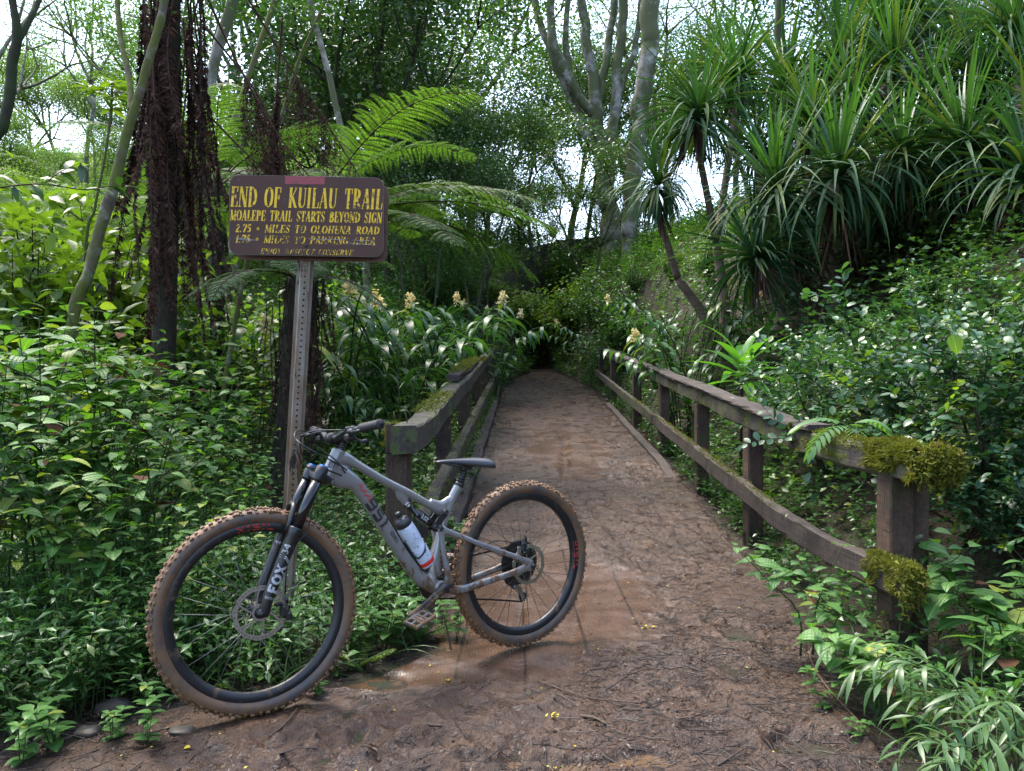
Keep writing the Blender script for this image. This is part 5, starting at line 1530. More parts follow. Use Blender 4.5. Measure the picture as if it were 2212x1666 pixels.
# ---- plants with their own mesh
def make_broad(sd, h=1.2, n_st=6, name="broadleaf_shrub", leafmat=None, L=.125, spread=.42):
    r = seed(sd); st, lf, br = MB(), MB(), MB()
    for i in range(n_st):
        a = r.uniform(0, 2 * PI); hh = h * r.uniform(.6, 1.05)
        b = np.array([math.cos(a), math.sin(a), 0]) * r.uniform(.02, .12)
        tp = np.array([math.cos(a), math.sin(a), 0]) * r.uniform(.1, spread) * hh + [0, 0, hh]
        pts = spline([b, b * 1.3 + np.array([0, 0, hh * .4]), (b + tp) / 2 + [0, 0, hh * .2], tp], 10)
        st.tube(pts, np.linspace(.0055, .0012, 10), 5)
        arms = [(pts, .30)]
        for k in range(r.integers(2, 4)):
            j = r.integers(3, 8); aa = r.uniform(0, 2 * PI); ln = r.uniform(.15, .35) * h
            e = pts[j] + np.array([math.cos(aa), math.sin(aa), .7]) * ln
            q = spline([pts[j], (pts[j] + e) / 2 + [0, 0, -.02], e], 6); st.tube(q, np.linspace(.003, .0012, 6), 4); arms.append((q, .3))
        for q, f0 in arms:
            ln = np.linalg.norm(np.diff(q, axis=0), axis=1).sum(); nn = max(2, int(ln * (1 - f0) / .10)); a0 = r.uniform(0, PI)
            for j in range(nn + 1):
                f = f0 + (1 - f0) * j / nn; ii = f * (len(q) - 1); i0 = min(int(ii), len(q) - 2); p = q[i0] + (q[i0 + 1] - q[i0]) * (ii - i0)
                for k in range(2):
                    an = a0 + j * PI / 2 + k * PI + r.normal(0, .25)
                    T = np.array([math.cos(an), math.sin(an), r.uniform(.0, .5)]); s = L * r.uniform(.65, 1.25) * (1 if j < nn else .6)
                    pp = p + nrm(T) * .022
                    st.tube([p, pp], [.0016, .0013], 3, caps=False)
                    tgt = br if r.random() < .012 else lf
                    leaves(tgt, pp[None], T[None], np.array([[0, 0, 1.0]]) + r.normal(0, .2, (1, 3)), s, s * .30, r.uniform(.5, 1.3), 'ovate', 6, .12)
    root = thing(name, None, "shrub")
    st.build("stems", stem_m, root); lf.build("leaves", leafmat or G_broad, root)
    if br.n: br.build("dead_leaves", G_brown, root)
    return root

def make_ginger(sd, n=8, h=1.35, heads=2, L=.36):
    r = seed(sd); lf, st = MB(), MB(); root = thing("ginger_plant", None, "ginger plant"); tips = []
    for i in range(n):
        a = r.uniform(0, 2 * PI); hh = h * r.uniform(.75, 1.1); ou = r.uniform(.25, .75) * hh
        b = np.array([math.cos(a), math.sin(a), 0]) * r.uniform(.03, .18); o = np.array([math.cos(a), math.sin(a), 0])
        q = spline([b, b + o * ou * .2 + [0, 0, hh * .45], b + o * ou * .6 + [0, 0, hh * .85], b + o * ou * 1.1 + [0, 0, hh * .98]], 14)
        st.tube(q, np.linspace(.011, .006, 14), 6)
        sd_ = np.cross(o, [0, 0, 1.0]); m = 11
        for j in range(m):
            f = .25 + .75 * j / (m - 1); ii = f * 13; i0 = min(int(ii), 12); p = q[i0] + (q[i0 + 1] - q[i0]) * (ii - i0)
            t = nrm(q[i0 + 1] - q[i0]); s = 1 if j % 2 else -1
            T = t * .40 + sd_ * s * .9 + r.normal(0, .14, 3)
            l = L * r.uniform(.8, 1.15) * (1 - .25 * abs(f - .6))
            leaves(lf, p[None], T[None], (np.cross(T, np.cross([0, 0, 1.0], T)) + r.normal(0, .1, 3))[None], l, l * .105, r.uniform(1.1, 1.9), 'lance', 7, .22, wave=.06)
        tips.append((hh, q[-1], nrm(q[-1] - q[-3])))
    st.build("canes", stem_m, root); lf.build("leaves", G_ginger, root)
    tips.sort(key=lambda t: -t[0])
    for hh, p, t in tips[:heads]:
        fl = MB(); m = r.integers(26, 60); f = r.uniform(0, 1, m); fs = r.uniform(.6, 1.0); d = nrm(r.normal(size=(m, 3)))
        t = nrm(t * .4 + np.array([0, 0, 1.0])); P = p + t * (f * .13 * fs)[:, None] + d * (.012 + .035 * fs * (1 - f))[:, None]
        leaves(fl, P, nrm(d * .8 + t * .3), r.normal(size=(m, 3)), r.uniform(.035, .07, m) * fs, .015 * fs, .8, 'ovate', 3, .2)
        fl.tube([p, p + t * .13], [.012, .007], 6)
        fl.build("flower_head", flower_m, root)
    return root

def rosette(sd, n=64, L=1.05, wd=.026, dead=9, upb=0.0):
    """strap leaves round a growing point: young ones upright, old ones hanging"""
    r = seed(sd); mb = MB()
    f = (np.arange(n) + .5) / n
    a = np.arange(n) * 2.399963 + r.normal(0, .2, n)
    el = np.radians(84 - 122 * f ** .8) + r.normal(0, .09, n)
    T = np.stack([np.cos(a) * np.cos(el), np.sin(a) * np.cos(el), np.sin(el)], 1)
    N = np.stack([-np.cos(a) * np.sin(el), -np.sin(a) * np.sin(el), np.cos(el)], 1)
    l = L * r.uniform(.8, 1.12, n) * (.62 + .42 * np.sin(PI * np.clip(f * 1.1 + .12, 0, 1)))
    P = np.stack([np.cos(a) * .03, np.sin(a) * .03, .18 * (1 - f)], 1)
    bend = np.where(f < .25, r.uniform(.1, .6, n), r.uniform(.7, 1.75, n) * np.clip(1.2 - .35 * f, .7, 1.15))
    young = f < .14
    leaves(mb, P[~young], T[~young], N[~young], l[~young], wd, bend[~young], 'strap', 9, .32, 0)
    leaves(mb, P[young], T[young], N[young], l[young], wd * .9, bend[young], 'strap', 7, .35, 1)
    if dead:
        ad = r.uniform(0, 2 * PI, dead)
        Td = np.stack([np.cos(ad) * .35, np.sin(ad) * .35, -np.ones(dead)], 1)
        leaves(mb, np.stack([np.cos(ad) * .04, np.sin(ad) * .04, np.full(dead, -.05)], 1), Td, horiz(r, dead), L * r.uniform(.4, .8, dead), wd * .6, .3, 'strap', 5, .4, 2)
    return mb.mesh("strap_leaf_rosette", [G_pand, G_young, G_dead])

def frond_mesh(sd, L=1.9, arch=1.3, el0=.6, npin=26, pin=.42, kind='live', mats=None, leaf=.055, stalk=.18):
    """a finely divided fern frond along +X, rising at el0 and arching over"""
    r = seed(sd); mb = MB(); m = 40; s = np.linspace(0, 1, m)
    ang = el0 - arch * s ** 1.3; ds = L / (m - 1)
    x = np.concatenate([[0], np.cumsum(np.cos(ang[:-1]) * ds)]); z = np.concatenate([[0], np.cumsum(np.sin(ang[:-1]) * ds)])
    P = np.stack([x, .03 * np.sin(s * 5 + sd), z], 1)
    mb.tube(P, np.linspace(.012, .002, m), 5, 1)
    for k in range(npin):
        f = stalk + (1 - stalk) * (k + .5) / npin; i0 = int(f * (m - 1)); p = P[i0]; t = nrm(P[min(i0 + 1, m - 1)] - p)
        up = nrm(np.cross(t, np.cross([0, 0, 1.0], t)))
        g = (f - stalk) / (1 - stalk); pl = pin * (math.sin(PI * min(1, g * .80 + .17)) ** .8) * r.uniform(.9, 1.05)
        for sgn in (-1, 1):
            side = np.cross(t, up) * sgn
            if kind == 'dead' and r.random() < .12: continue
            d0 = nrm(side + t * .35 + up * .10 + r.normal(0, .06, 3)); q_n = 12
            u = np.linspace(0, 1, q_n); drop = .28 if kind == 'live' else .9
            q = p + d0 * (pl * u)[:, None] - np.array([0, 0, 1.0]) * (pl * drop * u ** 2)[:, None]
            mb.tube(q[::3], np.linspace(.0035, .001, 4), 3, 1, caps=False)
            nl = max(5, int(pl / (leaf * .30))); uu = (np.arange(nl) + .6) / nl
            B = np.stack([np.interp(uu, u, q[:, c]) for c in range(3)], 1); tt_ = nrm(np.gradient(q, axis=0)); Tt = np.stack([np.interp(uu, u, tt_[:, c]) for c in range(3)], 1)
            ll = leaf * (1 - .75 * uu ** 1.5) * r.uniform(.9, 1.1, nl)
            for s2 in (-1, 1):
                sd2 = nrm(np.cross(Tt, up)) * s2
                leaves(mb, B, sd2 + Tt * .45, up + r.normal(0, .12, (nl, 3)), ll, ll * .14, .5 if kind == 'live' else 1.4, 'lance', 2, .1, 0)
    return mb.mesh("fern_frond", mats)

def dead_frond_mesh(sd, L=2.2, w=.11):
    """a dry frond hanging straight down, its pinnae folded into a herring-bone"""
    r = seed(sd); mb = MB(); m = 30; s = np.linspace(0, 1, m)
    out = .05 + .05 * np.sin(s * 6 + sd) * s + .17 * s ** 2.2
    P = np.stack([out + .03 * np.sin(s * 7 + sd), .05 * np.sin(s * 4 + sd * 1.7), -L * s], 1)
    mb.tube(P, np.linspace(.009, .003, m), 5, 1)
    n = int(L / .013); f = r.uniform(.22, 1, n); f.sort()
    B = np.stack([np.interp(f, s, P[:, c]) for c in range(3)], 1)
    for sg in (-1, 1):
        a = r.normal(0, .5, n)
        T = np.stack([.25 * np.sin(a), sg * np.cos(a) * .8, -np.full(n, .85)], 1) + r.normal(0, .12, (n, 3))
        l = w * r.uniform(.6, 1.35, n) * (.5 + .5 * np.sin(PI * np.clip(f * .9, 0, 1)))
        leaves(mb, B, T, np.array([1.0, 0, 0.2]) + r.normal(0, .5, (n, 3)), l, l * .11, r.uniform(.2, 1.0, n), 'lance', 3, .45, 0, wave=.8)
        k = r.random(n) < .5   # curled side shreds
        leaves(mb, B[k], T[k] + r.normal(0, .5, (k.sum(), 3)), r.normal(size=(k.sum(), 3)), l[k] * .7, l[k] * .07, 1.0, 'lance', 2, .3, 0)
    return mb.mesh("dead_frond", [G_dead, G_dead])

def tree_parts(sd, H_=9.0, r0=.12, fork=.4, nb=5, spread=.5, levels=3, leaf_n=5000, leaf=.075, clump=.55, flat=.6, crownmat=None, barkmat=None, lean=(0, 0), bare=0.0, feather=False, wl=.30):
    """trunk mesh and crown mesh of a tree grown by repeated forking"""
    r = seed(sd); tr = MB(); tips = []
    def grow(p, d, ln, rad, lv):
        n = 7; pts = [p]; dd = d.copy()
        for i in range(n - 1):
            dd = nrm(dd + r.normal(0, .10, 3) + np.array([0, 0, .05])); pts.append(pts[-1] + dd * ln / (n - 1))
        tr.tube(pts, np.linspace(rad, rad * .62, n), 9 if lv == 0 else (6 if lv == 1 else 4), caps=lv > 0)
        if lv >= 1:
            for q in pts[2:]: tips.append((q, lv))
        if lv >= levels: return
        k = nb if lv == 0 else r.integers(2, 4)
        for j in range(k):
            i0 = n - 1 if (lv > 0 or j < 3) else r.integers(3, n)
            a = 2 * PI * (j + r.uniform(-.2, .2)) / k
            b1 = nrm(np.cross(dd, [1.0, .3, 0])); b2 = np.cross(dd, b1)
            nd = nrm(dd + (b1 * math.cos(a) + b2 * math.sin(a)) * spread * r.uniform(.7, 1.4))
            grow(pts[i0], nd, ln * r.uniform(.62, .86) * (1.0 if lv else (1 - fork) / fork * .42), rad * .60, lv + 1)
    grow(np.array([0, 0, -.3]), nrm(np.array([lean[0], lean[1], 1.0])), H_ * fork + .3, r0, 0)
    cr = MB()
    T = np.array([t[0] for t in tips]); lvv = np.array([t[1] for t in tips])
    w = np.where(lvv >= levels, 1.0, .35); w[T[:, 2] < H_ * bare] = 0; w /= w.sum()
    idx = r.choice(len(T), leaf_n // 12, p=w)
    C = T[idx] + r.normal(0, 1, (len(idx), 3)) * clump * np.array([.5, .5, .5 * flat])
    if feather:    # flat sprays of small leaflets
        for c in C:
            m = 14; d = nrm(r.normal(size=3) * [1, 1, .35]); s = np.cross(d, [0, 0, 1.0]); u = np.repeat(np.linspace(.1, 1, m // 2), 2); sg = np.tile([-1, 1], m // 2)
            P = c + d * (u * clump)[:, None]
            flecks(cr, P, s * sg[:, None] + d * .5, np.array([0, 0, 1.0]) + r.normal(0, .25, (m, 3)), leaf, leaf * .26)
    else:
        m = len(C) * 12
        P = np.repeat(C, 12, 0) + r.normal(0, 1, (m, 3)) * clump * np.array([.34, .34, .30 * flat])
        Tn = r.normal(size=(m, 3)) * [1, 1, .5] + [0, 0, -.25]
        flecks(cr, P, Tn, np.array([0, 0, 1.0]) + r.normal(0, .5, (m, 3)), r.uniform(.7, 1.25, m) * leaf, r.uniform(.8, 1.2, m) * leaf * wl)
    return tr.mesh("tree_trunk", barkmat), cr.mesh("tree_crown", crownmat)

def make_tree(name, meshes, label, loc, rz, sc=1.0, group=None, cat="tree", tilt=(0, 0)):
    t = thing(name, label, cat, loc, rz, group); place(t, loc, rz, sc, tilt)
    for n_, me in (("trunk", meshes[0]), ("crown", meshes[1])):
        o = bpy.data.objects.new(n_, me); COL.objects.link(o); o.parent = t
    return t

def make_gloss(sd, h=1.7, n_br=11, spread=.8, n_tw=24, L=.080):
    r = seed(sd); st, lf, yl = MB(), MB(), MB(); root = thing("glossy_shrub", None, "shrub")
    for i in range(n_br):
        a = r.uniform(0, 2 * PI); e = r.uniform(.5, 1.3); ln = h * r.uniform(.75, 1.15)
        d = np.array([math.cos(a) * math.cos(e), math.sin(a) * math.cos(e), math.sin(e)])
        q = spline([np.zeros(3), d * ln * .35 + [0, 0, .05], d * ln * .7 + r.normal(0, .08, 3), d * ln + r.normal(0, .1, 3) - [0, 0, .08]], 12)
        st.tube(q, np.linspace(.013, .003, 12), 5)
        for k in range(n_tw):
            j = r.integers(3, 12); b = q[j]; dd = nrm(d * .5 + r.normal(0, .7, 3) + [0, 0, .35]); tl = r.uniform(.18, .5)
            e_ = b + dd * tl; qq = spline([b, (b + e_) / 2 + r.normal(0, .025, 3), e_], 6); st.tube(qq, np.linspace(.0035, .0014, 6), 4)
            m = int(tl / .034) + 2; f = np.linspace(.12, 1, m); P = np.stack([np.interp(f, np.linspace(0, 1, 6), qq[:, c]) for c in range(3)], 1)
            sdv = nrm(np.cross(dd, [0, 0, 1.0] + r.normal(0, .3, 3))); sg = np.where(np.arange(m) % 2, 1, -1)
            T = dd * .55 + sdv * sg[:, None] + r.normal(0, .25, (m, 3))
            N = np.array([0, 0, 1.0]) + r.normal(0, .35, (m, 3))
            l = L * r.uniform(.7, 1.2, m)
            tg = yl if r.random() < .06 else lf
            leaves(tg, P, T, N, l, l * .29, r.uniform(-.1, .6, m), 'round', 4, .15)
    st.build("branches", bark_dark if sd % 2 else stemb_m, root); lf.build("leaves", G_gloss, root)
    if yl.n: yl.build("young_leaves", G_yel, root)
    return root

def make_ti(sd, n=16, L=.5, h=.5):
    r = seed(sd); mb = MB(); root = thing("ti_plant", None, "ti plant")
    mb.tube([(0, 0, -.1), (.01, 0, h * .5), (.02, .01, h)], [.016, .014, .012], 7); mb.build("stalk", stemb_m, root)
    mb = MB(); f = (np.arange(n) + .5) / n; a = np.arange(n) * 2.4; el = np.radians(78 - 78 * f) + r.normal(0, .1, n)
    T = np.stack([np.cos(a) * np.cos(el), np.sin(a) * np.cos(el), np.sin(el)], 1); N = np.stack([-np.cos(a) * np.sin(el), -np.sin(a) * np.sin(el), np.cos(el)], 1)
    leaves(mb, np.stack([0 * a, 0 * a, h - f * .16], 1) + [.02, .01, 0], T, N, L * r.uniform(.8, 1.1, n), L * .105, r.uniform(.4, 1.2, n), 'lance', 7, .25)
    mb.build("leaves", G_ti, root); return root

def make_seedling(sd, h=.3, L=.075):
    r = seed(sd); mb, st = MB(), MB(); root = thing("seedling", None, "seedling")
    for i in range(r.integers(1, 4)):
        d = nrm(np.array([r.normal(0, .35), r.normal(0, .35), 1])); hh = h * r.uniform(.6, 1.1); st.tube([(0, 0, -.03), d * hh * .5, d * hh], [.003, .0025, .0015], 4)
        for j in range(4):
            p = d * hh * (1 - .24 * j)
            for k in range(2 if j else 3):
                a = j * 1.57 + k * (PI if j else 2.1) + r.normal(0, .2); l = L * r.uniform(.8, 1.2)
                leaves(mb, p[None], np.array([[math.cos(a), math.sin(a), .35]]), np.array([[0, 0, 1.0]]), l, l * .27, .7, 'ovate', 4, .15)
    st.build("stem", stem_m, root); mb.build("leaves", G_cover, root); return root

def make_bush(sd, h=1.6, w=1.2, n=2600, leaf=.075, mat=None, wl=.32, shape='ovate'):
    """rounded leafy bush made of many arching shoots"""
    r = seed(sd); st, lf = MB(), MB(); root = thing("leafy_bush", None, "bush"); m = 34
    for i in range(m):
        a = r.uniform(0, 2 * PI); e = r.uniform(.45, 1.5); ln = r.uniform(.6, 1.1)
        tp = np.array([math.cos(a) * math.cos(e) * w, math.sin(a) * math.cos(e) * w, (.25 + .8 * math.sin(e)) * h]) * ln
        q = spline([np.zeros(3), tp * .5 + [0, 0, .18 * h], tp], 8); st.tube(q, np.linspace(.010, .002, 8), 4, caps=False)
        k = n // m; f = r.uniform(.3, 1, k); P = np.stack([np.interp(f, np.linspace(0, 1, 8), q[:, c]) for c in range(3)], 1) + r.normal(0, .10, (k, 3))
        leaves(lf, P, r.normal(size=(k, 3)) * [1, 1, .5] + [0, 0, .05], np.array([0, 0, 1.0]) + r.normal(0, .4, (k, 3)), r.uniform(.7, 1.25, k) * leaf, leaf * wl, .6, shape, 3 if shape == 'lance' else 2, .15)
    st.build("stems", stemb_m, root); lf.build("leaves", mat or G_mid, root); return root
# ------------------------------------------------------------------ planting
def gnd(px, d, dz=0.0):
    d = d * K
    x = (px - 1106) / 1701 * d
    return np.array([x, d, float(H(x, d)) + dz])
class Kind:
    """a few prototypes of one plant; the first use moves the prototype itself, then copies"""
    def __init__(self, protos): self.p = protos; self.used = [False] * len(protos)
    def put(self, loc, rz, sc, label, group=None, v=0, tilt=(0, 0), cat=None):
        v %= len(self.p); r = self.p[v]
        if not self.used[v]:
            self.used[v] = True; place(r, loc, rz, sc, tilt)
        else:
            r = dup(r, loc, rz, sc, None, None, tilt)
        r["label"] = label
        if group: r["group"] = group
        if cat: r["category"] = cat
        return r

# --- cover: sheets of small plants nobody could count
def cover(name, n, xr_, yr_, L, Wd, hmin, hmax, mat, sd, cond=None, nodes=4, shape='lance', nu=2, stems=True, **kw):
    r = seed(sd); X = r.uniform(*xr_, n); Y = r.uniform(*yr_, n)
    k = in_view(X, Y)
    k &= ~((X > xl(Y) - .03) & (X < xr(Y) + .03) & (Y < 27))
    if cond is not None: k &= cond(X, Y)
    mb = MB(); sprigs(mb, X[k], Y[k], r, hmin, hmax, L, Wd, nodes, shape, nu, stems, **kw)
    return tag(mb.build(name, [mat, stem_m]), kind="stuff")
cover("ground_cover", 2600, (-4.7, -.3), (2.6, 6.0), .052, .0105, .14, .42, G_cover, 1, lambda x, y: (x < xl(y) - .10) & ((x < -1.4) | (y > 3.3)) & (vnoise(x * 2, y * 2, 5) > -.36), nodes=5)
cover("ground_cover", 420, (-1.7, -.3), (3.1, 4.9), .058, .012, .12, .40, G_cover, 13, lambda x, y: (x < xl(y) - .06), nodes=4)
cover("ground_cover", 260, (-2.9, -.5), (2.4, 3.3), .045, .011, .05, .14, G_cover, 2, lambda x, y: x < xl(y) - .04, nodes=3)
cover("ground_cover", 5200, (-6.2, -.45), (5.6, 18), .062, .021, .2, .62, G_vine, 3, lambda x, y: x < lx(y) - .02, shape='ovate', nodes=4)
cover("ground_cover", 1900, (1.3, 5.2), (2.4, 9), .058, .016, .10, .36, G_cover, 4, lambda x, y: x > xr(y) + .06, shape='ovate', nodes=4)
cover("ground_cover", 15000, (1.8, 12), (5.5, 26), .075, .025, .15, .5, G_vine, 5, lambda x, y: (x > rx(y) + .1) & ((y > 13.5) | (x < rx(y) + .9)), shape='ovate', nodes=3, stems=False)
cover("ground_cover", 13000, (-10, 7), (18, 37), .11, .036, .25, .8, G_vine, 6, None, shape='ovate', nodes=3, stems=False)  # back slope: brighter green put in to make up for weak light
cover("ground_cover", 11000, (-18, -1.2), (7, 28), .085, .024, .25, .95, G_vine, 7, lambda x, y: vnoise(x * .8, y * .8, 9) > -.25, shape='ovate', nodes=4, stems=False)
cover("ground_cover", 9000, (-40, -5), (24, 60), .22, .07, .5, 1.6, G_light, 8, None, shape='ovate', nodes=3, stems=False)
def edge_cond(x, y): return (((x > xr(y)) & (x < xr(y) + .22)) | ((x < xl(y)) & (x > xl(y) - .25))) & (vnoise(x * 3, y * 1.5, 15) > -.16)
cover("ground_cover", 18000, (-1.2, 2.4), (4.6, 25), .05, .017, .06, .26, G_vine, 9, edge_cond, shape='ovate', nodes=3, stems=False, lift=.02)

cover("ground_cover", 1500, (-4.0, -1.3), (2.7, 4.2), .055, .0105, .22, .55, G_cover, 14, lambda x, y: x < xl(y) - .12, nodes=6)
cover("ground_cover", 3500, (1.9, 9), (4.5, 13), .085, .032, .3, .85, G_dark, 15, lambda x, y: x > rx(y) + .9, shape='ovate', nodes=4, stems=False)  # dark leaf colour stands in for the shade under the screw pines
# grass tufts by the trail edge
def grass(name, n, xr_, yr_, L, sd, cond, mat=G_grass, w=.004, lean=.8):
    r = seed(sd); X = r.uniform(*xr_, n); Y = r.uniform(*yr_, n); k = cond(X, Y) & in_view(X, Y, .15, 1.4); X, Y = X[k], Y[k]; m = len(X)
    T = np.stack([r.normal(0, lean, m), r.normal(0, lean, m), np.ones(m)], 1)
    mb = MB(); leaves(mb, np.stack([X, Y, H(X, Y) - .01], 1), T, horiz(r, m) + [0, 0, .6], L * r.uniform(.5, 1.2, m), w, r.uniform(.4, 2.0, m), 'blade', 6, .25)
    return tag(mb.build(name, mat), kind="stuff")
grass("grass", 1500, (-2.9, -1.2), (2.2, 3.6), .30, 21, lambda x, y: (x < xl(y) - .05) & (vnoise(x * 3, y * 3, 4) > -.1))
grass("grass", 500, (-1.25, -.4), (3.1, 4.0), .30, 22, lambda x, y: (x < xl(y) - .08) & (vnoise(x * 4, y * 4, 8) > .05))
grass("grass", 900, (-4, -.8), (6, 12), .55, 23, lambda x, y: vnoise(x * 1.6, y * 1.6, 14) > .12, w=.008)
grass("grass", 500, (1.2, 2.4), (2.0, 3.8), .16, 24, lambda x, y: x > xr(y) + .05)

# --- broad quilted leaves: the shrubs of the left bank and a few by the mossy post
BR = Kind([make_broad(31, 1.25, 10, L=.088), make_broad(32, 1.1, 9, L=.082), make_broad(33, 1.3, 8, L=.108), make_broad(34, .50, 3, spread=.7, L=.105), make_broad(35, .34, 2, spread=1.0, L=.12)])
GB = "quilted broad leaved shrubs on the left bank"
for i, (px, d, top, v, lab) in enumerate([
    (-40, 3.15, 640, 0, "tallest quilted leaf shrub cut by the left edge of the photo in the front row"),
    (95, 3.35, 590, 2, "quilted leaf shrub below the base of the leaning mossy trunk, front row"),
    (190, 2.95, 740, 1, "quilted leaf shrub low and leafy beside the leftmost part of the bank front"),
    (262, 3.5, 690, 0, "quilted leaf shrub just left of the brown fern trunk, front row"),
    (345, 3.7, 720, 1, "quilted leaf shrub covering the foot of the brown fern trunk"),
    (440, 4.2, 850, 2, "quilted leaf shrub right of the brown fern trunk with large hanging leaves"),
    (525, 4.5, 930, 0, "quilted leaf shrub between the brown fern trunk and the sign post"),
    (560, 4.9, 985, 1, "quilted leaf shrub at the foot of the small tree fern left of the sign post"),
    (395, 3.05, 960, 1, "low quilted leaf shrub with yellow green leaves above the front wheel"),
    (30, 4.4, 610, 2, "second row quilted leaf shrub behind the far left corner of the bank"),
    (175, 4.7, 640, 0, "second row quilted leaf shrub directly behind the leaning mossy trunk base"),
    (300, 5.2, 660, 2, "second row quilted leaf shrub behind the brown fern trunk, to its left"),
    (425, 5.6, 700, 0, "second row quilted leaf shrub behind the brown fern trunk, to its right"),
    (110, 6.2, 600, 1, "third row quilted leaf shrub, the leftmost seen over the others"),
    (520, 6.4, 720, 2, "third row quilted leaf shrub left of the sign post"),
    (-90, 3.9, 600, 0, "second row quilted leaf shrub half outside the left photo edge")]):
    p = gnd(px, d); hz = 1.223 + (816 - top) * d * K / 1701 - p[2]
    BR.put(p, i * 2.4, hz / 1.28, lab, GB, v)
GR = "quilted leaf plants below the mossy rail end"
for i, (px, d, sc, v, lab) in enumerate([
    (1745, 3.0, .80, 3, "quilted leaf plant hanging over the path edge in front of the lower rail"),
    (1880, 2.62, .80, 4, "quilted leaf plant at the foot of the mossy railing post, biggest leaves"),
    (1845, 2.75, .55, 4, "smallest quilted leaf plant behind the one at the mossy post foot"),
    (2130, 2.9, .9, 3, "dark quilted leaf plant right of the mossy railing post"),
    (2200, 2.7, 1.2, 4, "dark quilted leaf plant cut by the right photo edge below the shrub")]):
    BR.put(gnd(px, d, .05), i * 1.9 + .5, sc * K, lab, GR, v)
for i, (px, d, sc, lab) in enumerate([(975, 4.6, .62, "small quilted leaf plant growing under the saddle beside the lower rail"), (935, 4.9, .55, "small quilted leaf plant behind the bike's seat tube by the railing"), (1015, 6.6, .5, "small quilted leaf plant leaning over the lower rail above the saddle")]):
    d *= K; x = lx(d) + .24; BR.put((x, d, float(zp(d))), i * 2.1, sc, lab, "small quilted leaf plants along the left railing", 3 + i % 2)

# --- tree ferns
mats_live = [G_fern, stemb_m]; mats_sh = [G_fernd, stemb_m]
FR = [frond_mesh(s, L=2.15, arch=a, el0=e, mats=mats_live, npin=28, pin=.46) for s, a, e in ((41, 1.1, .55), (42, 1.35, .75), (43, .9, .30), (44, 1.5, 1.0))]
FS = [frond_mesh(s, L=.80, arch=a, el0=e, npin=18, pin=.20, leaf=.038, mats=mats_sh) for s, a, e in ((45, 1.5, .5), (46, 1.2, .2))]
DF = [dead_frond_mesh(s, L_, w) for s, L_, w in ((51, 2.3, .070), (52, 2.7, .062), (53, 1.9, .075), (54, 2.4, .058))]
def tree_fern(label, loc, top, r0, live, dead, sd, lean=(0, 0), meshes=FR, dmesh=DF, dz=(.0, 1.2), dsc=1.0, drad=.10):
    r = seed(sd); t = thing("tree_fern", label, "tree fern", loc)
    ht = top - loc[2]; mb = MB(); n = 24; s = np.linspace(0, 1, n)
    mb.tube(np.stack([lean[0] * s, lean[1] * s, -.3 + (ht + .3) * s], 1), (r0 * (1 + .25 * (1 - s)) + .012 * vnoise(s * 14, s * 0, sd)), 14)
    k = 900; zz = r.uniform(.1, 1, k); aa = r.uniform(0, 2 * PI, k)   # root fibres and old stubs
    P = np.stack([lean[0] * zz + r0 * np.cos(aa), lean[1] * zz + r0 * np.sin(aa), ht * zz], 1)
    leaves(mb, P, np.stack([np.cos(aa) * .35, np.sin(aa) * .35, -np.ones(k)], 1), horiz(r, k), r.uniform(.05, .16, k), .006, .4, 'blade', 2)
    mb.build("trunk", bark_fern, t)
    for (az, v, sc, pit) in live:
        o = bpy.data.objects.new("frond", meshes[v % len(meshes)]); COL.objects.link(o); o.parent = t
        o.location = (lean[0], lean[1], ht - .02); o.rotation_euler = (r.normal(0, .12), -pit, math.radians(az)); o.scale = (sc * K,) * 3
    for i in range(dead):
        o = bpy.data.objects.new("dead_frond", dmesh[i % len(dmesh)]); COL.objects.link(o); o.parent = t
        a = 2.4 * i + r.uniform(-.3, .3); f = 1 - r.uniform(*dz) / ht
        o.location = (lean[0] * f + drad * math.cos(a) * r.uniform(.4, 1.9), lean[1] * f + drad * math.sin(a) * r.uniform(.4, 1.9), ht * f)
        o.rotation_euler = (r.normal(0, .05), r.normal(-.02, .06), a); o.scale = (dsc * r.uniform(.8, 1.1), dsc * r.uniform(.9, 1.3), dsc * (r.uniform(.78, 1.22)))
    return t
pA = gnd(343, 6.0)
tA = tree_fern("tall tree fern wrapped in a thick skirt of hanging dead brown fronds", pA, 5.5, .085, [(a, i, r_, p_) for i, (a, r_, p_) in enumerate([(20, 1.0, .35), (70, 1.1, .3), (120, 1, .3), (165, 1.05, .4), (215, .95, .4), (262, 1.0, .5), (310, .9, .45)])], 40, 61, (.14, 0), dz=(.2, 1.75), drad=.10)
# long bare stems of old fronds slanting down to the right, with dry shreds hanging from them
def old_frond(root, pix, d, hang, sd, fr0=.35, rad=.012):
    r = seed(sd); mb = MB(); pts = spline([atk(x, y, d) for x, y in pix], 30) - np.array(root.location)
    mb.tube(pts, np.linspace(rad, rad * .4, 30), 6)
    n = hang; f = r.uniform(fr0, 1, n); B = np.stack([np.interp(f, np.linspace(0, 1, 30), pts[:, c]) for c in range(3)], 1)
    for b in B:
        ln = r.uniform(.2, .85); m = int(ln / .011); u = np.linspace(.03, 1, m); sw = r.normal(0, .04, 2)
        q = b + np.stack([sw[0] * u + .015 * np.sin(u * 9 + b[0] * 9), sw[1] * u, -ln * u], 1)
        sg = np.where(np.arange(m) % 2, 1, -1)
        T = np.stack([sg * .8 + r.normal(0, .3, m), r.normal(0, .5, m), -np.full(m, .8)], 1)
        leaves(mb, q, T, r.normal(size=(m, 3)), r.uniform(.02, .055, m), .0055, .8, 'lance', 2, .4)
        mb.tube([q[0], q[-1]], [.0025, .0012], 3, caps=False)
    return mb.build("old_frond", [G_dead], root)
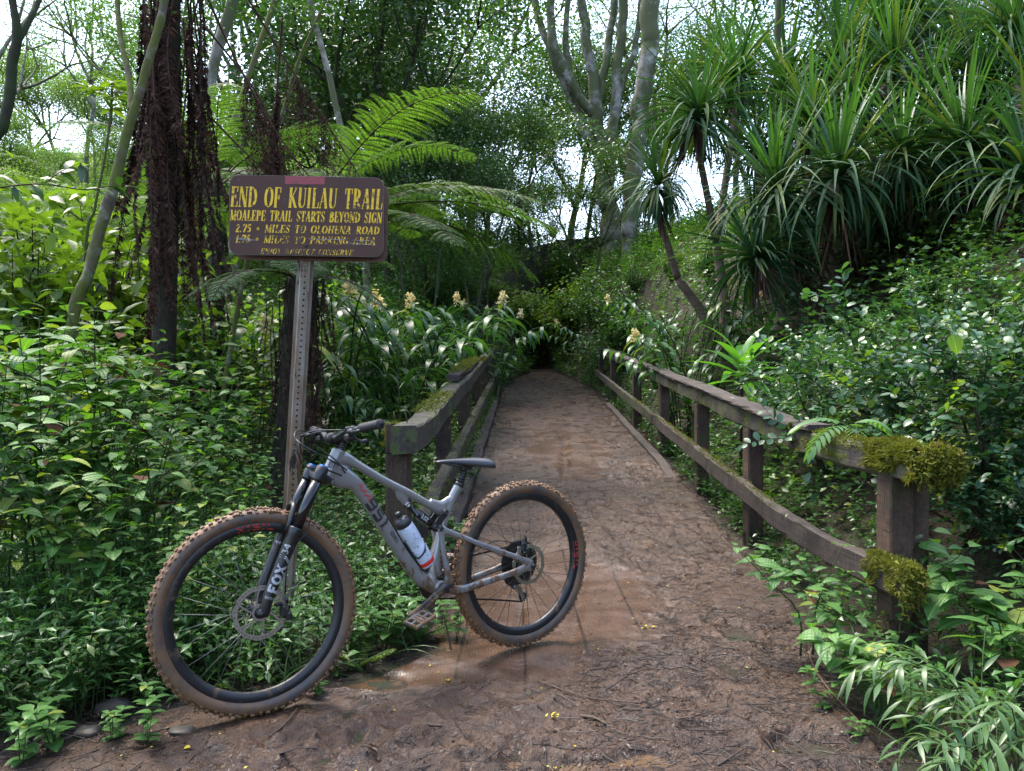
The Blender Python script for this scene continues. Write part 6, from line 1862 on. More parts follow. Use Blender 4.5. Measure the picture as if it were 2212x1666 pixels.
for i, (pix, hg) in enumerate([([(432, -40), (520, 150), (620, 320), (745, 470)], 44), ([(520, -30), (610, 120), (690, 240), (800, 420)], 40), ([(445, 60), (560, 210), (600, 330), (640, 400)], 40), ([(610, 40), (600, 180), (592, 280), (585, 372)], 36), ([(395, 40), (408, 200), (416, 330), (430, 420)], 12), ([(462, 260), (530, 330), (590, 380), (660, 420)], 32)]):
    old_frond(tA, pix, 6.15 + .12 * i, hg, 70 + i)
pB = gnd(668, 7.6)
tree_fern("spreading tree fern behind the trail sign with bright green arching fronds", pB, 1.223 + (816 - 495) * 7.6 * K / 1701, .08,
    [(-14, 0, 1.14, -.32), (6, 1, 1.1, -.12), (-40, 2, 1.0, -.10), (24, 3, 1.0, .1), (44, 0, .95, .05), (-66, 1, .85, -.2), (64, 2, .9, .2), (95, 3, .9, .1), (150, 0, .95, -.05), (172, 2, .95, .05), (190, 1, .95, .05), (210, 0, .85, -.15), (-25, 3, 1.1, .12), (125, 1, .9, .1), (-4, 2, 1.1, .18), (-16, 2, 1.2, .02)], 12, 62, (.0, 0), dz=(.1, .5), dsc=.5, drad=.25)
pC = gnd(598, 5.3)
tree_fern("small tree fern left of the sign post with dark fibrous trunk and drooping shaded fronds", pC, 1.223 + (816 - 600) * 5.3 * K / 1701, .085,
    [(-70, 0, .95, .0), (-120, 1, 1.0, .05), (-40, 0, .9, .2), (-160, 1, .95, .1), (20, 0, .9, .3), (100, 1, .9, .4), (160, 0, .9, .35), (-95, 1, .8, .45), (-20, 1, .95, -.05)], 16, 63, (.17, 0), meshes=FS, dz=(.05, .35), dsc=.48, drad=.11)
pD = gnd(470, 9.0)
tree_fern("tree fern with yellow green fronds seen between the brown trunk and the sign", pD, 1.223 + (816 - 400) * 9 * K / 1701, .08,
    [(-20, 0, .9, .1), (25, 1, .95, .25), (150, 2, .9, .15), (190, 0, .95, .2), (-60, 3, .8, .1), (-110, 1, .85, .1), (80, 2, .9, .3), (230, 3, .85, .2)], 6, 64, dz=(.1, .5), dsc=.5)
pE = gnd(235, 11)
tree_fern("distant tree fern spreading flat pale fronds left of the brown trunk", pE, 1.223 + (816 - 520) * 11 * K / 1701, .09,
    [(0, 0, 1.0, .15), (40, 2, 1.0, .2), (140, 2, 1.0, .15), (180, 0, 1.0, .2), (-50, 1, .9, .1), (-120, 0, .95, .1), (90, 1, .9, .3), (220, 3, .9, .2)], 4, 65, dz=(.1, .5), dsc=.5)

# --- ginger by both ends of the bridge
GI = Kind([make_ginger(81, 9, 1.45, 2), make_ginger(82, 8, 1.35, 1), make_ginger(83, 10, 1.5, 0), make_ginger(84, 8, 1.4, 3)])
GG = "ginger plants along the bridge"
for i, (px, d, top, v, lab) in enumerate([
    (745, 9.0, 650, 2, "ginger plant right behind the sign post, no flowers, leftmost of the ginger"),
    (800, 8.4, 690, 1, "ginger plant with one cream flower near the sign post side of the left bank"),
    (858, 9.3, 640, 2, "ginger plant without flowers in the middle of the left clump, broad dark leaves"),
    (905, 9.9, 615, 3, "ginger plant with three cream flowers, tallest of the left clump"),
    (965, 10.6, 640, 0, "ginger plant with two cream flowers behind the mossy cap board of the left rail"),
    (1015, 11.6, 650, 1, "ginger plant with one cream flower above the left railing's far half"),
    (1062, 13.0, 655, 0, "ginger plant with two cream flowers just behind the left railing end"),
    (1058, 15.6, 665, 3, "ginger plant with three cream flowers at the left railing end beside the path"),
    (870, 7.6, 775, 1, "low ginger plant with one cream flower in front of the left clump"),
    (930, 13.0, 640, 2, "flowerless ginger plant at the back of the left clump"),
    (1030, 16.8, 660, 2, "flowerless ginger plant beyond the left railing end"),
    (1290, 15.9, 690, 0, "ginger plant with two cream flowers overhanging the path at the right railing end"),
    (1335, 16.6, 660, 3, "ginger plant with three cream flowers behind the right railing end post"),
    (1395, 12.2, 650, 0, "ginger plant with two cream flowers right of the far right posts"),
    (1465, 10.4, 650, 2, "flowerless dark ginger plant in the middle of the right clump"),
    (1500, 9.0, 655, 2, "flowerless dark ginger plant left of the bright ti plant"),
    (1475, 8.7, 720, 1, "low ginger plant with one cream flower close behind the right top rail"),
    (1560, 9.4, 660, 1, "dark ginger plant with one flower below the hanging strap leaves")]):
    p = gnd(px, d); hz = 1.223 + (816 - top) * d * K / 1701 - p[2]
    GI.put(p, i * 1.7 + .4, np.clip(hz / 1.55, .55, 1.5), lab, GG, v)

# --- ti plants
TI = Kind([make_ti(91, 17, .52, .95), make_ti(92, 12, .42, .4)])
TI.put(gnd(1600, 6.6), .4, 1.13, "bright green ti plant with long upright leaves above the right railing", "ti plants by the right railing", 0)
TI.put(gnd(1490, 8.4, .1), 1.4, 1.0, "ti plant with drooping leaves growing between the two right rails", "ti plants by the right railing", 1)
TI.put(gnd(1660, 8.2, .0), 2.4, 1.1, "shaded ti plant under the hanging strap leaves", "ti plants by the right railing", 1)

# --- strap leaved screw pines on the right slope
RO = [rosette(101, 160, 1.22, .0185, 26), rosette(102, 140, 1.12, .0185, 20), rosette(103, 170, 1.28, .019, 34), rosette(104, 120, 1.0, .018, 16)]
fruit_m = plain("knobbly fruit", (.09, .055, .03), .6, bump=1.0, bscale=60)
GP = "screw pines on the right slope"
def screw_pine(label, bpx, bd, heads, sd, fruit=None):
    r = seed(sd); b = gnd(bpx, bd); t = thing("screw_pine", label, "screw pine", b, 0, GP); mb = MB()
    hs = [atk(px, py, d) for px, py, d, v, sc in heads]; c = np.mean(hs, 0); mid = np.array([b[0] * .4 + c[0] * .6, b[1] * .5 + c[1] * .5 + .15, b[2] + (c[2] - b[2]) * .45])
    q = spline([b + [0, 0, -.2], b * .6 + mid * .4 + [.08, .05, 0], mid], 12) - b
    mb.tube(q, np.linspace(.085, .060, 12), 9)
    for k in range(5):     # prop roots
        a = r.uniform(0, 2 * PI); mb.tube([q[5], q[4] * .5 + np.array([math.cos(a) * .18, math.sin(a) * .18, q[4][2] * .5]), np.array([math.cos(a) * .35, math.sin(a) * .35, -.15])], [.022, .02, .018], 6)
    for h in hs:
        e = h - b; m = mid - b
        p = spline([m, m * .5 + e * .5 + [0, 0, -.12], e + [0, 0, -.25], e], 12); mb.tube(p, np.linspace(.055, .038, 12), 8)
    mb.build("trunk", bark_pand, t)
    for h, (px, py, d, v, sc) in zip(hs, heads):
        o = bpy.data.objects.new("leaf_rosette", RO[v % 4]); COL.objects.link(o); o.parent = t; o.location = h - b
        o.rotation_euler = (r.normal(0, .22), r.normal(0, .22), r.uniform(0, 6.28)); o.scale = (sc * K * r.uniform(.78, 1.0),) * 3
    if fruit:
        mb = MB(); c = atk(*fruit) - b
        u = np.linspace(-1, 1, 7); mb.lathe([(.085 * math.sqrt(max(0, 1 - x * x)) + .002, .10 * x) for x in u], c, UX, UY, UZ, 14)
        for k in range(60):
            d_ = nrm(r.normal(size=3)); mb.box(c + d_ * [.083, .083, .098], (.02, .02, .02), rot=np.array(Vector(d_).to_track_quat('Z', 'Y').to_matrix()), bevel=.005)
        mb.build("fruit", fruit_m, t)
screw_pine("screw pine standing apart at the left of the thicket with two high leaf heads", 1560, 9.4, [(1505, 262, 9.0, 0, .98), (1592, 178, 9.8, 1, 1.0)], 1)
screw_pine("screw pine leaning left with a bare pale trunk and one low leaf head", 1545, 9.9, [(1419, 416, 9.4, 1, .95)], 2)
screw_pine("screw pine with the lowest head drooping nearly to the ginger", 1690, 8.4, [(1683, 432, 8.2, 2, .98), (1640, 565, 8.0, 1, .92), (1640, 335, 9.6, 3, 1.0), (1725, 560, 8.8, 3, .9)], 3)
screw_pine("screw pine in mid thicket with a knobbly brown fruit under its front head", 1800, 8.6, [(1811, 402, 7.9, 2, 1.0), (1756, 285, 9.0, 0, 1.0), (1797, 150, 10.0, 1, 1.05), (1705, 200, 10.6, 2, 1.0)], 4, (1795, 412, 7.75))
screw_pine("screw pine with six stacked heads reaching the top of the thicket", 1930, 8.6, [(1952, 355, 7.8, 0, 1.0), (1890, 500, 8.9, 1, .95), (1938, 168, 9.4, 2, 1.05), (1852, 235, 9.2, 1, 1.0), (1902, 78, 10.2, 0, 1.1), (1990, 40, 10.4, 3, 1.1)], 5, (1912, 200, 8.9))
screw_pine("screw pine right of the six headed one, lower heads in deep shade", 2080, 8.2, [(2093, 342, 7.5, 2, 1.0), (2016, 225, 8.8, 1, 1.0), (2120, 200, 8.6, 0, 1.0), (2084, 118, 9.6, 3, 1.05), (2020, 440, 8.4, 1, .9), (2055, 540, 8.6, 2, .95)], 6)
screw_pine("nearest screw pine with its heads cut by the right photo edge", 2250, 7.2, [(2215, 405, 6.7, 0, .95), (2195, 80, 8.6, 2, 1.05), (2230, 250, 7.6, 1, 1.0), (2190, 545, 7.5, 3, .95)], 7)

# --- glossy shrubs on the right bank
GL = Kind([make_gloss(111, 1.6, 12), make_gloss(112, 1.45, 11), make_gloss(114, 1.7, 12)])
GS = "glossy round leaved shrubs behind the right railing"
for i, (px, d, top, v, lab) in enumerate([
    (2010, 4.05, 590, 0, "glossy round leaved shrub rising tallest behind the mossy rail end"),
    (2200, 3.6, 720, 1, "glossy round leaved shrub cut by the right photo edge"),
    (1850, 4.9, 740, 2, "glossy round leaved shrub spreading over the middle of the right top rail"),
    (2120, 5.0, 640, 2, "glossy round leaved shrub in shade behind the tallest one"),
    (1960, 3.75, 930, 1, "low glossy round leaved shrub between the rails beside the mossy post"),
    (1740, 6.1, 790, 1, "small glossy shrub farthest along the right railing, near the ti plant"),
    (2150, 3.1, 960, 0, "nearest glossy shrub with dark wet leaves right of the mossy rail end"),
    (1930, 5.4, 680, 0, "glossy shrub filling the dark hollow left of the tallest one"), (2050, 6.0, 600, 1, "glossy shrub highest up the bank under the screw pines"), (1790, 5.6, 760, 0, "glossy shrub between the ti plant and the middle of the right rail")]):
    p = gnd(px, d); hz = 1.223 + (816 - top) * d * K / 1701 - p[2]
    if i in (0, 2, 4, 5, 6): p = p + np.array([.45, .25, 0]); p[2] = float(H(p[0], p[1])); hz = 1.223 + (816 - top) * p[1] / 1701 - p[2]
    GL.put(p, i * 1.3, float(np.clip(hz / 1.6, .4, 1.3)), lab, GS, v)
big = MB(); p = atk(2058, 722, 3.3)
leaves(big, np.array([[0, 0, 0.0]]), np.array([[.15, -.3, -1.0]]), np.array([[.1, -1, .2]]), .10, .042, .3, 'ovate', 7, .08)
big.tube([(0, 0, .0), (.02, .06, .05), (.10, .25, .02)], [.002, .002, .003], 5)
o_ = tag(big.build("yellow_green_leaf", leaf_mat("lone yellow green leaf", (.14, .24, .03), (.15, .25, .03), None, .35, .4, .5, veins=2)), "single large yellow green leaf hanging in front of the glossy shrub", "leaf"); o_.location = p  # leaf colour is a bright yellow green, half translucent

# --- basket grass in the near right corner
def make_basket(sd, n=16, h=.55, L=.15, w=.0105):
    r = seed(sd); mb, st = MB(), MB(); root = thing("basket_grass", None, "grass plant")
    for i in range(n):
        a = r.uniform(0, 2 * PI); o = np.array([math.cos(a), math.sin(a), 0]); ln = h * r.uniform(.6, 1.1); b = o * r.uniform(0, .06)
        q = spline([b, b + o * ln * .25 + [0, 0, ln * .55], b + o * ln * .7 + [0, 0, ln * .75], b + o * ln * 1.05 + [0, 0, ln * .6]], 12)
        st.tube(q, np.linspace(.0028, .0012, 12), 4)
        for j in range(9):
            f = .25 + .75 * j / 8; i0 = min(int(f * 11), 10); p = q[i0]; t = nrm(q[i0 + 1] - p); s = np.cross(t, [0, 0, 1.0]) * (1 if j % 2 else -1)
            T = t * .9 + s * .75 + r.normal(0, .15, 3); l = L * r.uniform(.75, 1.15)
            leaves(mb, p[None], T[None], np.array([[0, 0, 1.0]]) + r.normal(0, .15, (1, 3)), l, w, r.uniform(.3, 1.2), 'lance', 5, .2)
    st.build("stems", stem_m, root); mb.build("blades", G_bamb, root); return root
BG = Kind([make_basket(121, 12), make_basket(122, 10, .48)])
for i, (px, d, sc, lab) in enumerate([(2120, 2.35, 1.0, "basket grass in the near right corner, the biggest tuft"), (2210, 2.15, 1.0, "basket grass cut by the right photo edge at the bottom"), (2010, 2.45, .62, "small basket grass tuft at the path edge right of the long stick"), (2180, 2.75, .9, "basket grass tuft behind the biggest one under dark leaves"), (2160, 1.95, .8, "basket grass tuft at the very bottom right of the photo")]):
    BG.put(gnd(px, d), i * 1.1, sc * .85, lab, "basket grass tufts in the near right corner", i)

# --- little plants: ferns on the rail and by the wheel, seedlings on the mud
def lobed_fern(sd, L=.34, lobes=9, lw=.085):
    r = seed(sd); mb = MB(); s = np.linspace(0, 1, 16); P = np.stack([L * .86 * np.sin(s * 1.2) / math.sin(1.2), .02 * np.sin(s * 3), .05 * s - .26 * s ** 2.2 * L / .34], 1)
    mb.tube(P, np.linspace(.0028, .001, 16), 5)
    for j in range(lobes):
        f = .22 + .75 * j / lobes; p = np.stack([np.interp(f, s, P[:, c]) for c in range(3)]); t = nrm(P[min(15, int(f * 15) + 1)] - P[int(f * 15)])
        for sg in (-1, 1):
            sd_ = np.cross(t, [0, 0, 1.0]) * sg; l = lw * (.55 + .6 * math.sin(PI * (j + 1) / (lobes + 1.5))) * r.uniform(.9, 1.1)
            leaves(mb, p[None], (sd_ + t * .55)[None], np.array([[0, 0, 1.0]]), l, .0125, .5, 'strap', 5, .05)
    return mb
G_poly = leaf_mat("rail fern green", (.075, .17, .05), (.09, .19, .06), None, .42, .4, .35)
rf = thing("rail_fern", "pale lobed fern growing on the right top rail before the moss clump", "fern", atk(1838, 925, 3.62))
for i, (az, s, el) in enumerate([(205, 1.0, -.15), (160, .85, -.5), (250, .8, -.3), (20, .8, -.45)]):
    o = lobed_fern(130 + i).build("frond", G_poly, rf); o.rotation_euler = (0, el, math.radians(az)); o.scale = (s,) * 3
SF = [frond_mesh(140, L=.22, arch=.7, el0=.75, npin=14, pin=.065, leaf=.02, mats=[G_yel, stem_m]), frond_mesh(141, L=.26, arch=.9, el0=.9, npin=14, pin=.07, leaf=.02, mats=[G_fern, stem_m])]
for (px, d, n, lab) in [(775, 2.98, 3, "small bright green fern on the path edge right of the front wheel"), (835, 3.35, 4, "small dark fern between the bike's down tube and the railing post"), (905, 3.3, 3, "small fern at the railing post foot behind the bike pedal"), (1895, 2.5, 2, "tiny fern on the mud below the quilted leaf plant")]:
    t = thing("small_fern", lab, "fern", gnd(px, d, .0)); r = seed(int(px))
    for i in range(n):
        o = bpy.data.objects.new("frond", SF[0 if px == 775 else 1]); COL.objects.link(o); o.parent = t; o.rotation_euler = (0, r.uniform(-.2, .2), r.uniform(-.8, .8) + i * 2.1 - .3); o.scale = (r.uniform(.8, 1.2),) * 3
SE = Kind([make_seedling(151, .26), make_seedling(152, .2, .06), make_seedling(153, .34, .085)])
for i, (px, d, sc, lab) in enumerate([
    (915, 3.3, 1.0, "leafy seedling between the pedal and the rear tyre"), (955, 3.45, .8, "leafy seedling beside the rear tyre on the deck edge"), (985, 3.25, .7, "leafy seedling in front of the rear tyre near the fallen twig"),
    (690, 2.72, .55, "tiny seedling right of where the front tyre touches the mud"), (240, 2.35, .7, "seedling beside the grey stone on the left"), (310, 2.3, .6, "seedling on the mud left of the front tyre"), (120, 2.3, .9, "seedling in the near left corner among grass"),
    (40, 2.2, .9, "seedling cut by the bottom left of the photo"), (600, 2.95, .8, "seedling seen through the lower spokes of the front wheel"), (560, 3.05, .9, "seedling seen through the front brake rotor"), (1850, 2.35, .5, "tiny seedling on the mud beside the long bent stick"), (1790, 2.55, .5, "tiny seedling right of the path centre near the stick"),
    (830, 3.15, 1.0, "leafy seedling under the bike's down tube"), (880, 3.6, 1.1, "leafy seedling at the foot of the first left railing post")]):
    p = gnd(px, d, .0); SE.put(p, i * 2.2, sc, lab, "seedlings on the trail edge", i)
# ------------------------------------------------------------------ trees
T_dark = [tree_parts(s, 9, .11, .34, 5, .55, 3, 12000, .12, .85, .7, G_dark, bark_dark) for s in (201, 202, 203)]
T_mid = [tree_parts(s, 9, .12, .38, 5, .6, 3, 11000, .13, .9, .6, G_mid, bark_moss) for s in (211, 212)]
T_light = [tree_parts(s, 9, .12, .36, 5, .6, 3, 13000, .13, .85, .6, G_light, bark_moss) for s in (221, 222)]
T_feath = [tree_parts(s, 9, .09, .50, 5, .65, 3, 7500, .06, .8, .45, G_mid, bark_pale, feather=True) for s in (231, 232)]
T_slim = [tree_parts(s, 9, .055, .45, 4, .45, 3, 5200, .11, .6, .6, G_dark, bark_dark, lean=(.05, 0)) for s in (241, 242)]
def tree_at(px, py, d, kinds, v, label, group, name="tree", cat="tree", frac=.70, smax_=3.0):
    b = gnd(px, d); zc = 1.223 + (816 - py) * d * K / 1701
    sc = float(np.clip((zc - b[2]) / (9 * frac), .25, smax_))
    return make_tree(name, kinds[v % len(kinds)], label, b, (px * .37 + d) % 6.28, sc, group, cat)
g1 = "dark leafy trees beyond the end of the trail"
for i, (px, py, d, lab) in enumerate([
    (830, 250, 19, "dark leafy tree right of the sign with sky showing between its leaves"),
    (900, 120, 22, "tall dark leafy tree whose crown fills the top centre left of the pale limbs"),
    (975, 330, 20, "dark leafy tree in the centre above the left ginger clump"),
    (1040, 180, 24, "tall dark leafy tree directly left of the forked pale tree"),
    (1160, 300, 26, "dark leafy tree behind the forked pale tree's left limb"),
    (1010, 480, 18, "lowest dark leafy tree behind the left ginger flowers"),
    (905, 470, 17, "dark leafy young tree below the tip of the longest green fern frond"),
    (1265, 220, 28, "farthest dark leafy tree seen between the pale limbs"),
    (930, 90, 18, "tall dark leafy tree nearest to the top centre of the sky gap"), (860, 30, 18, "tall dark leafy tree above the sign's right corner"),
    (2150, 90, 13.5, "dark leafy tree overhanging the upper right corner"),
    (2010, 30, 14.5, "dark leafy tree behind the highest screw pine heads")]):
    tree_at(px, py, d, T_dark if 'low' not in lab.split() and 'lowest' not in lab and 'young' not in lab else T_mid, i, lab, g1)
g2 = "slim dark saplings in the centre"
for i, (px, py, d, lab) in enumerate([
    (1052, 330, 18.5, "slim dark sapling above the trail end, left of two"), (1225, 360, 19.5, "slim dark sapling above the trail end, right of two"),
    (945, 400, 16, "slim dark sapling with thin stem behind the left ginger"), (1010, 300, 17, "slim dark sapling rising in the dark gap of the centre"), (870, 380, 15.5, "slim dark sapling beside the long fern frond tip")]):
    tree_at(px, py, d, T_slim, i, lab, g2, "sapling", "sapling")
g3 = "green trees behind the sign"
for i, (px, py, d, lab) in enumerate([
    (660, 170, 24, "round green tree with dense crown behind and above the sign"), (745, 210, 26, "round green tree right of the dense one above the sign"), (560, 260, 22, "green tree left of the sign behind the slanting fern stems"),
    (470, 330, 19, "green tree seen between the brown fern trunk and the sign"), (420, 120, 27, "tall green tree behind the leaning pale trunks top left of centre"), (1620, 150, 20, "green tree behind the two high screw pine heads"), (1720, 60, 24, "tall green tree over the left half of the screw pine thicket"), (1850, 40, 26, "tall green tree whose crown shows above the mid thicket"),
    (1230, 130, 33, "green tree low behind the middle of the forked tree's limbs"), (1440, 200, 31, "green tree between the straight pale trunk and the high screw pine heads"), (1010, 40, 31, "tall green tree behind the dark trees at the top centre")]):
    tree_at(px, py, d, T_mid, i, lab, g3)
g6 = "forest rim trees"
for i, (px, py, d, lab) in enumerate([
    (790, 430, 31, "green forest tree low in the gap right of the sign"), (860, 400, 33, "green forest tree far behind the long fern frond"), (925, 440, 30, "green forest tree on the far slope left of centre"), (985, 410, 34, "green forest tree on the far rim in the centre"), (1045, 440, 31, "green forest tree on the far rim left of the trail's end"), (1105, 415, 33, "green forest tree on the far rim straight above the trail's end"), (1165, 440, 30, "green forest tree on the far rim right of the trail's end"), (1225, 410, 33, "green forest tree on the far rim left of the pale trunk"), (1290, 440, 31, "green forest tree behind the pale forked trunk's foot"), (1360, 420, 30, "green forest tree behind the straight pale trunk"), (1440, 430, 28, "green forest tree behind the low leaning screw pine")]):
    tree_at(px, py, d, T_mid if i % 3 else T_light, i, lab, g6, frac=.62)
g4 = "pale sunlit trees on the left hillside"
for i, (px, py, d, lab) in enumerate([
    (35, 300, 26, "pale sunlit tree at the far left edge of the hillside"), (120, 330, 31, "pale sunlit tree with yellow foliage left of the thin trunk"), (205, 220, 38, "tall pale tree reaching the skyline left of the leaning trunk"),
    (140, 170, 44, "pale round crowned tree on the skyline, the farthest left"), (265, 330, 29, "pale sunlit tree just left of the brown fern trunk"), (60, 190, 40, "pale skyline tree below the dark forked trunk"), (320, 170, 42, "pale skyline tree right behind the leaning mossy trunk"),
    (40, 430, 20, "pale sunlit bushy tree low at the left edge"), (170, 450, 22, "pale sunlit bushy tree low beside the leaning trunk"), (420, 420, 25, "pale sunlit tree right of the brown fern trunk, low"), (520, 450, 24, "pale sunlit tree low behind the sign's left end"), (300, 480, 23, "pale sunlit bushy tree low behind the brown fern trunk")]):
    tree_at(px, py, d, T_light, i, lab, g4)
g5 = "feathery canopy trees"
for i, (px, py, d, lab) in enumerate([
    (360, 40, 21, "feathery tree spraying fine leaves above the leaning mossy trunk"), (520, 20, 19, "feathery tree whose fine leaves cross the sky above the sign's left end"), (640, 0, 23, "feathery tree with slender pale trunk above the sign"), (760, 40, 25, "feathery tree right above the sign's right end"),
    (1470, 30, 22, "feathery tree between the pale trunks and the screw pines"), (1600, 20, 26, "feathery tree behind the highest left screw pine head"), (1380, 60, 30, "feathery tree behind the forked pale tree's right limbs"), (200, 60, 30, "feathery tree at the skyline top left"), (60, 20, 18, "feathery tree in the upper left corner behind the forked trunk")]):
    tree_at(px, py, d, T_feath, i, lab, g5)

# --- individual trunks that the photograph shows
def trunk_tree(name, label, limbs, d, mat, crown=None, crown_at=None, cs=1.0, group=None, whorls=()):
    """limbs: lists of (px, py, width in photo pixels) along the trunk and each limb"""
    b = gnd(limbs[0][0][0], d); t = thing(name, label, "tree", b, 0, group); mb = MB()
    for k, L_ in enumerate(limbs):
        P = np.array([atk(x, y, d + (0 if k == 0 else .25 * math.sin(k * 2.1) * i / len(L_) * 3)) for i, (x, y, w) in enumerate(L_)]); R = np.array([w for *_, w in L_]) * d * K / 1701 / 2
        if k == 0: P = np.concatenate([[b + [0, 0, -.3]], P]); R = np.concatenate([[R[0] * 1.15], R])
        n = len(P) * 12; q = spline(P, n) - b
        R = np.interp(np.linspace(0, 1, n), np.linspace(0, 1, len(R)), R)
        q = q + np.stack([vnoise(q[:, 2] * 2.5, q[:, 2] * 0 + k, 91 + c) * R * .7 for c in range(3)], 1)
        mb.tube(q, R * (1 + .12 * vnoise(q[:, 2] * 2, q[:, 2] * 0 + k, 97) + (.20 if d < 9 else .05) * vnoise(q[:, 2] * 17, q[:, 2] * 0 + k, 98)), 10)
    mb.build("trunk", mat, t)
    if whorls:
        r = seed(177); ml = MB()
        for w in whorls:
            p = atk(*w, d) - b; m = 9; a = np.arange(m) * 2.4 + r.uniform(0, 6)
            T = np.stack([np.cos(a), np.sin(a), r.uniform(-.2, .6, m)], 1)
            l = r.uniform(.10, .19, m); leaves(ml, np.tile(p, (m, 1)) + T * .02, T, np.array([0, 0, 1.0]) + r.normal(0, .2, (m, 3)), l, l * .19, r.uniform(.5, 1.2, m), 'ovate', 5, .15)
        ml.build("leaves", G_yel, t)
    if crown is not None:
        for i, (px, py, dd, s) in enumerate(crown_at):
            o = bpy.data.objects.new("crown", crown[i % len(crown)][1]); COL.objects.link(o); o.parent = t
            o.location = atk(px, py, dd) - b - np.array([0, 0, 6.3 * s]); o.rotation_euler = (0, 0, i * 1.3); o.scale = (s,) * 3
    return t
trunk_tree("forked_tree", "big pale barked tree with many rising limbs forking in the upper centre", [
    [(1318, 640, 46), (1316, 520, 44), (1312, 430, 40), (1300, 330, 34), (1288, 240, 28), (1275, 130, 22), (1255, 0, 20), (1245, -150, 16)],
    [(1300, 340, 26), (1255, 260, 22), (1205, 150, 18), (1165, 40, 16), (1140, -80, 12)],
    [(1290, 260, 24), (1240, 190, 20), (1195, 90, 20), (1190, -40, 16)],
    [(1312, 420, 26), (1322, 300, 24), (1335, 150, 22), (1345, 0, 20), (1350, -120, 16)],
    [(1290, 230, 20), (1310, 120, 17), (1325, 20, 15), (1318, -100, 12)],
    [(1240, 200, 16), (1222, 90, 14), (1232, -20, 12)],
    [(1335, 200, 16), (1372, 100, 14), (1385, -20, 12)]], 22, bark_pale, T_feath, [(1180, -190, 21, .8), (1330, -220, 23, .9), (1260, -260, 22, 1.0)])
trunk_tree("pale_trunk_tree", "straight pale barked trunk with moss streaks right of the forked tree", [
    [(1352, 600, 36), (1358, 480, 36), (1376, 330, 38), (1392, 180, 38), (1405, 60, 40), (1412, -120, 38)]], 19, bark_pale, T_feath, [(1420, -330, 19, .9)])
trunk_tree("leaning_tree", "leaning yellow green mossy trunk in front of the brown fern trunk", [
    [(110, 1050, 26), (160, 690, 26), (196, 590, 25), (232, 450, 24), (268, 320, 22), (300, 210, 20), (326, 110, 19), (352, 10, 17), (385, -160, 15)],
    [(285, 240, 13), (279, 170, 12), (262, 90, 12), (254, 0, 11), (250, -80, 9)]], 5.2, bark_moss, T_mid, [(400, -400, 5.6, .35)])
trunk_tree("forked_dark_tree", "dark trunk forking in the upper left corner", [
    [(-30, 420, 26), (8, 260, 24), (24, 150, 22), (40, 82, 20), (28, 0, 15), (14, -120, 12)], [(40, 85, 16), (66, 40, 14), (88, -10, 12), (120, -110, 9)]], 6.5, bark_dark, T_mid, [(60, -420, 7, .4)])
trunk_tree("thin_tree", "thick grey trunk leaning right above the left end of the sign", [
    [(402, 600, 24), (418, 420, 24), (444, 260, 24), (468, 120, 24), (502, 0, 25), (545, -140, 20)]], 9.5, bark_pale, T_feath, [(560, -300, 9.5, .5)])
trunk_tree("thin_tree", "dark slender trunk crossing from the sign's left end up to the sky", [
    [(430, 520, 10), (470, 360, 11), (520, 220, 12), (555, 110, 11), (595, 0, 12), (640, -120, 9)]], 11, bark_moss, T_feath, [(650, -260, 11, .5)])
trunk_tree("thin_tree", "pale slender trunk slanting left above the right half of the sign", [
    [(790, 470, 14), (752, 330, 13), (718, 200, 14), (695, 100, 13), (668, 0, 13), (640, -120, 10)]], 13, bark_pale, T_feath, [(610, -260, 13, .55)])
trunk_tree("thin_tree", "thin mossy pole slanting up right behind the sign post", [
    [(470, 1000, 11), (490, 800, 11), (520, 640, 10), (548, 500, 9), (585, 330, 8), (640, 150, 7), (700, 10, 6), (730, -60, 5)]], 6.8, bark_moss)
trunk_tree("thin_tree", "thin crooked sapling with yellow green leaf tufts left of the leaning trunk", [
    [(185, 560, 6), (205, 450, 6), (225, 350, 6), (238, 250, 6), (243, 180, 5)], [(240, 235, 4), (215, 200, 3), (190, 190, 3)], [(242, 200, 4), (270, 200, 3), (290, 215, 3)]], 7.2, bark_moss, whorls=[(190, 190), (215, 200), (243, 180), (238, 235), (270, 200), (292, 215), (250, 215)])
trunk_tree("thin_tree", "slender trunk standing behind the two high screw pine heads", [
    [(1705, 420, 20), (1700, 250, 20), (1690, 120, 22), (1684, 0, 22), (1680, -100, 18)]], 13, bark_dark, T_dark, [(1680, -260, 13, .45)])
trunk_tree("thin_tree", "thin straight trunk above the tallest screw pine", [
    [(1948, 300, 9), (1946, 120, 9), (1944, 0, 9), (1942, -80, 7)]], 16, bark_pale, T_feath, [(1940, -200, 16, .5)])
# horizontal twig with dark leaves at the upper left
mb, ml = MB(), MB(); r_ = seed(171)
tw = thing("leafy_twig", "dark leafy twig reaching in from the left edge across the bright hillside", "twig", atk(0, 405, 4.2)); o0 = np.array(tw.location)
q = spline([atk(x, y, 4.2) for x, y in ((-120, 420), (0, 405), (90, 398), (180, 410), (240, 402), (285, 405))], 24) - o0; mb.tube(q, np.linspace(.006, .0018, 24), 5)
q2 = spline([atk(x, y, 4.2) for x, y in ((95, 398), (130, 372), (160, 358), (178, 350))], 10) - o0; mb.tube(q2, np.linspace(.0035, .0015, 10), 5)
for qq, n in ((q, 14), (q2, 7)):
    for k in range(n):
        i0 = int((.25 + .75 * k / n) * (len(qq) - 1)); T = nrm(r_.normal(size=3) * [1, .6, .5] + [.7, 0, -.1])
        l = r_.uniform(.09, .14); leaves(ml, qq[i0][None], T[None], np.array([[0, -.3, 1.0]]) + r_.normal(0, .3, (1, 3)), l, l * .2, .7, 'ovate', 4, .15)
mb.build("stem", stemb_m, tw); ml.build("leaves", G_dark, tw)

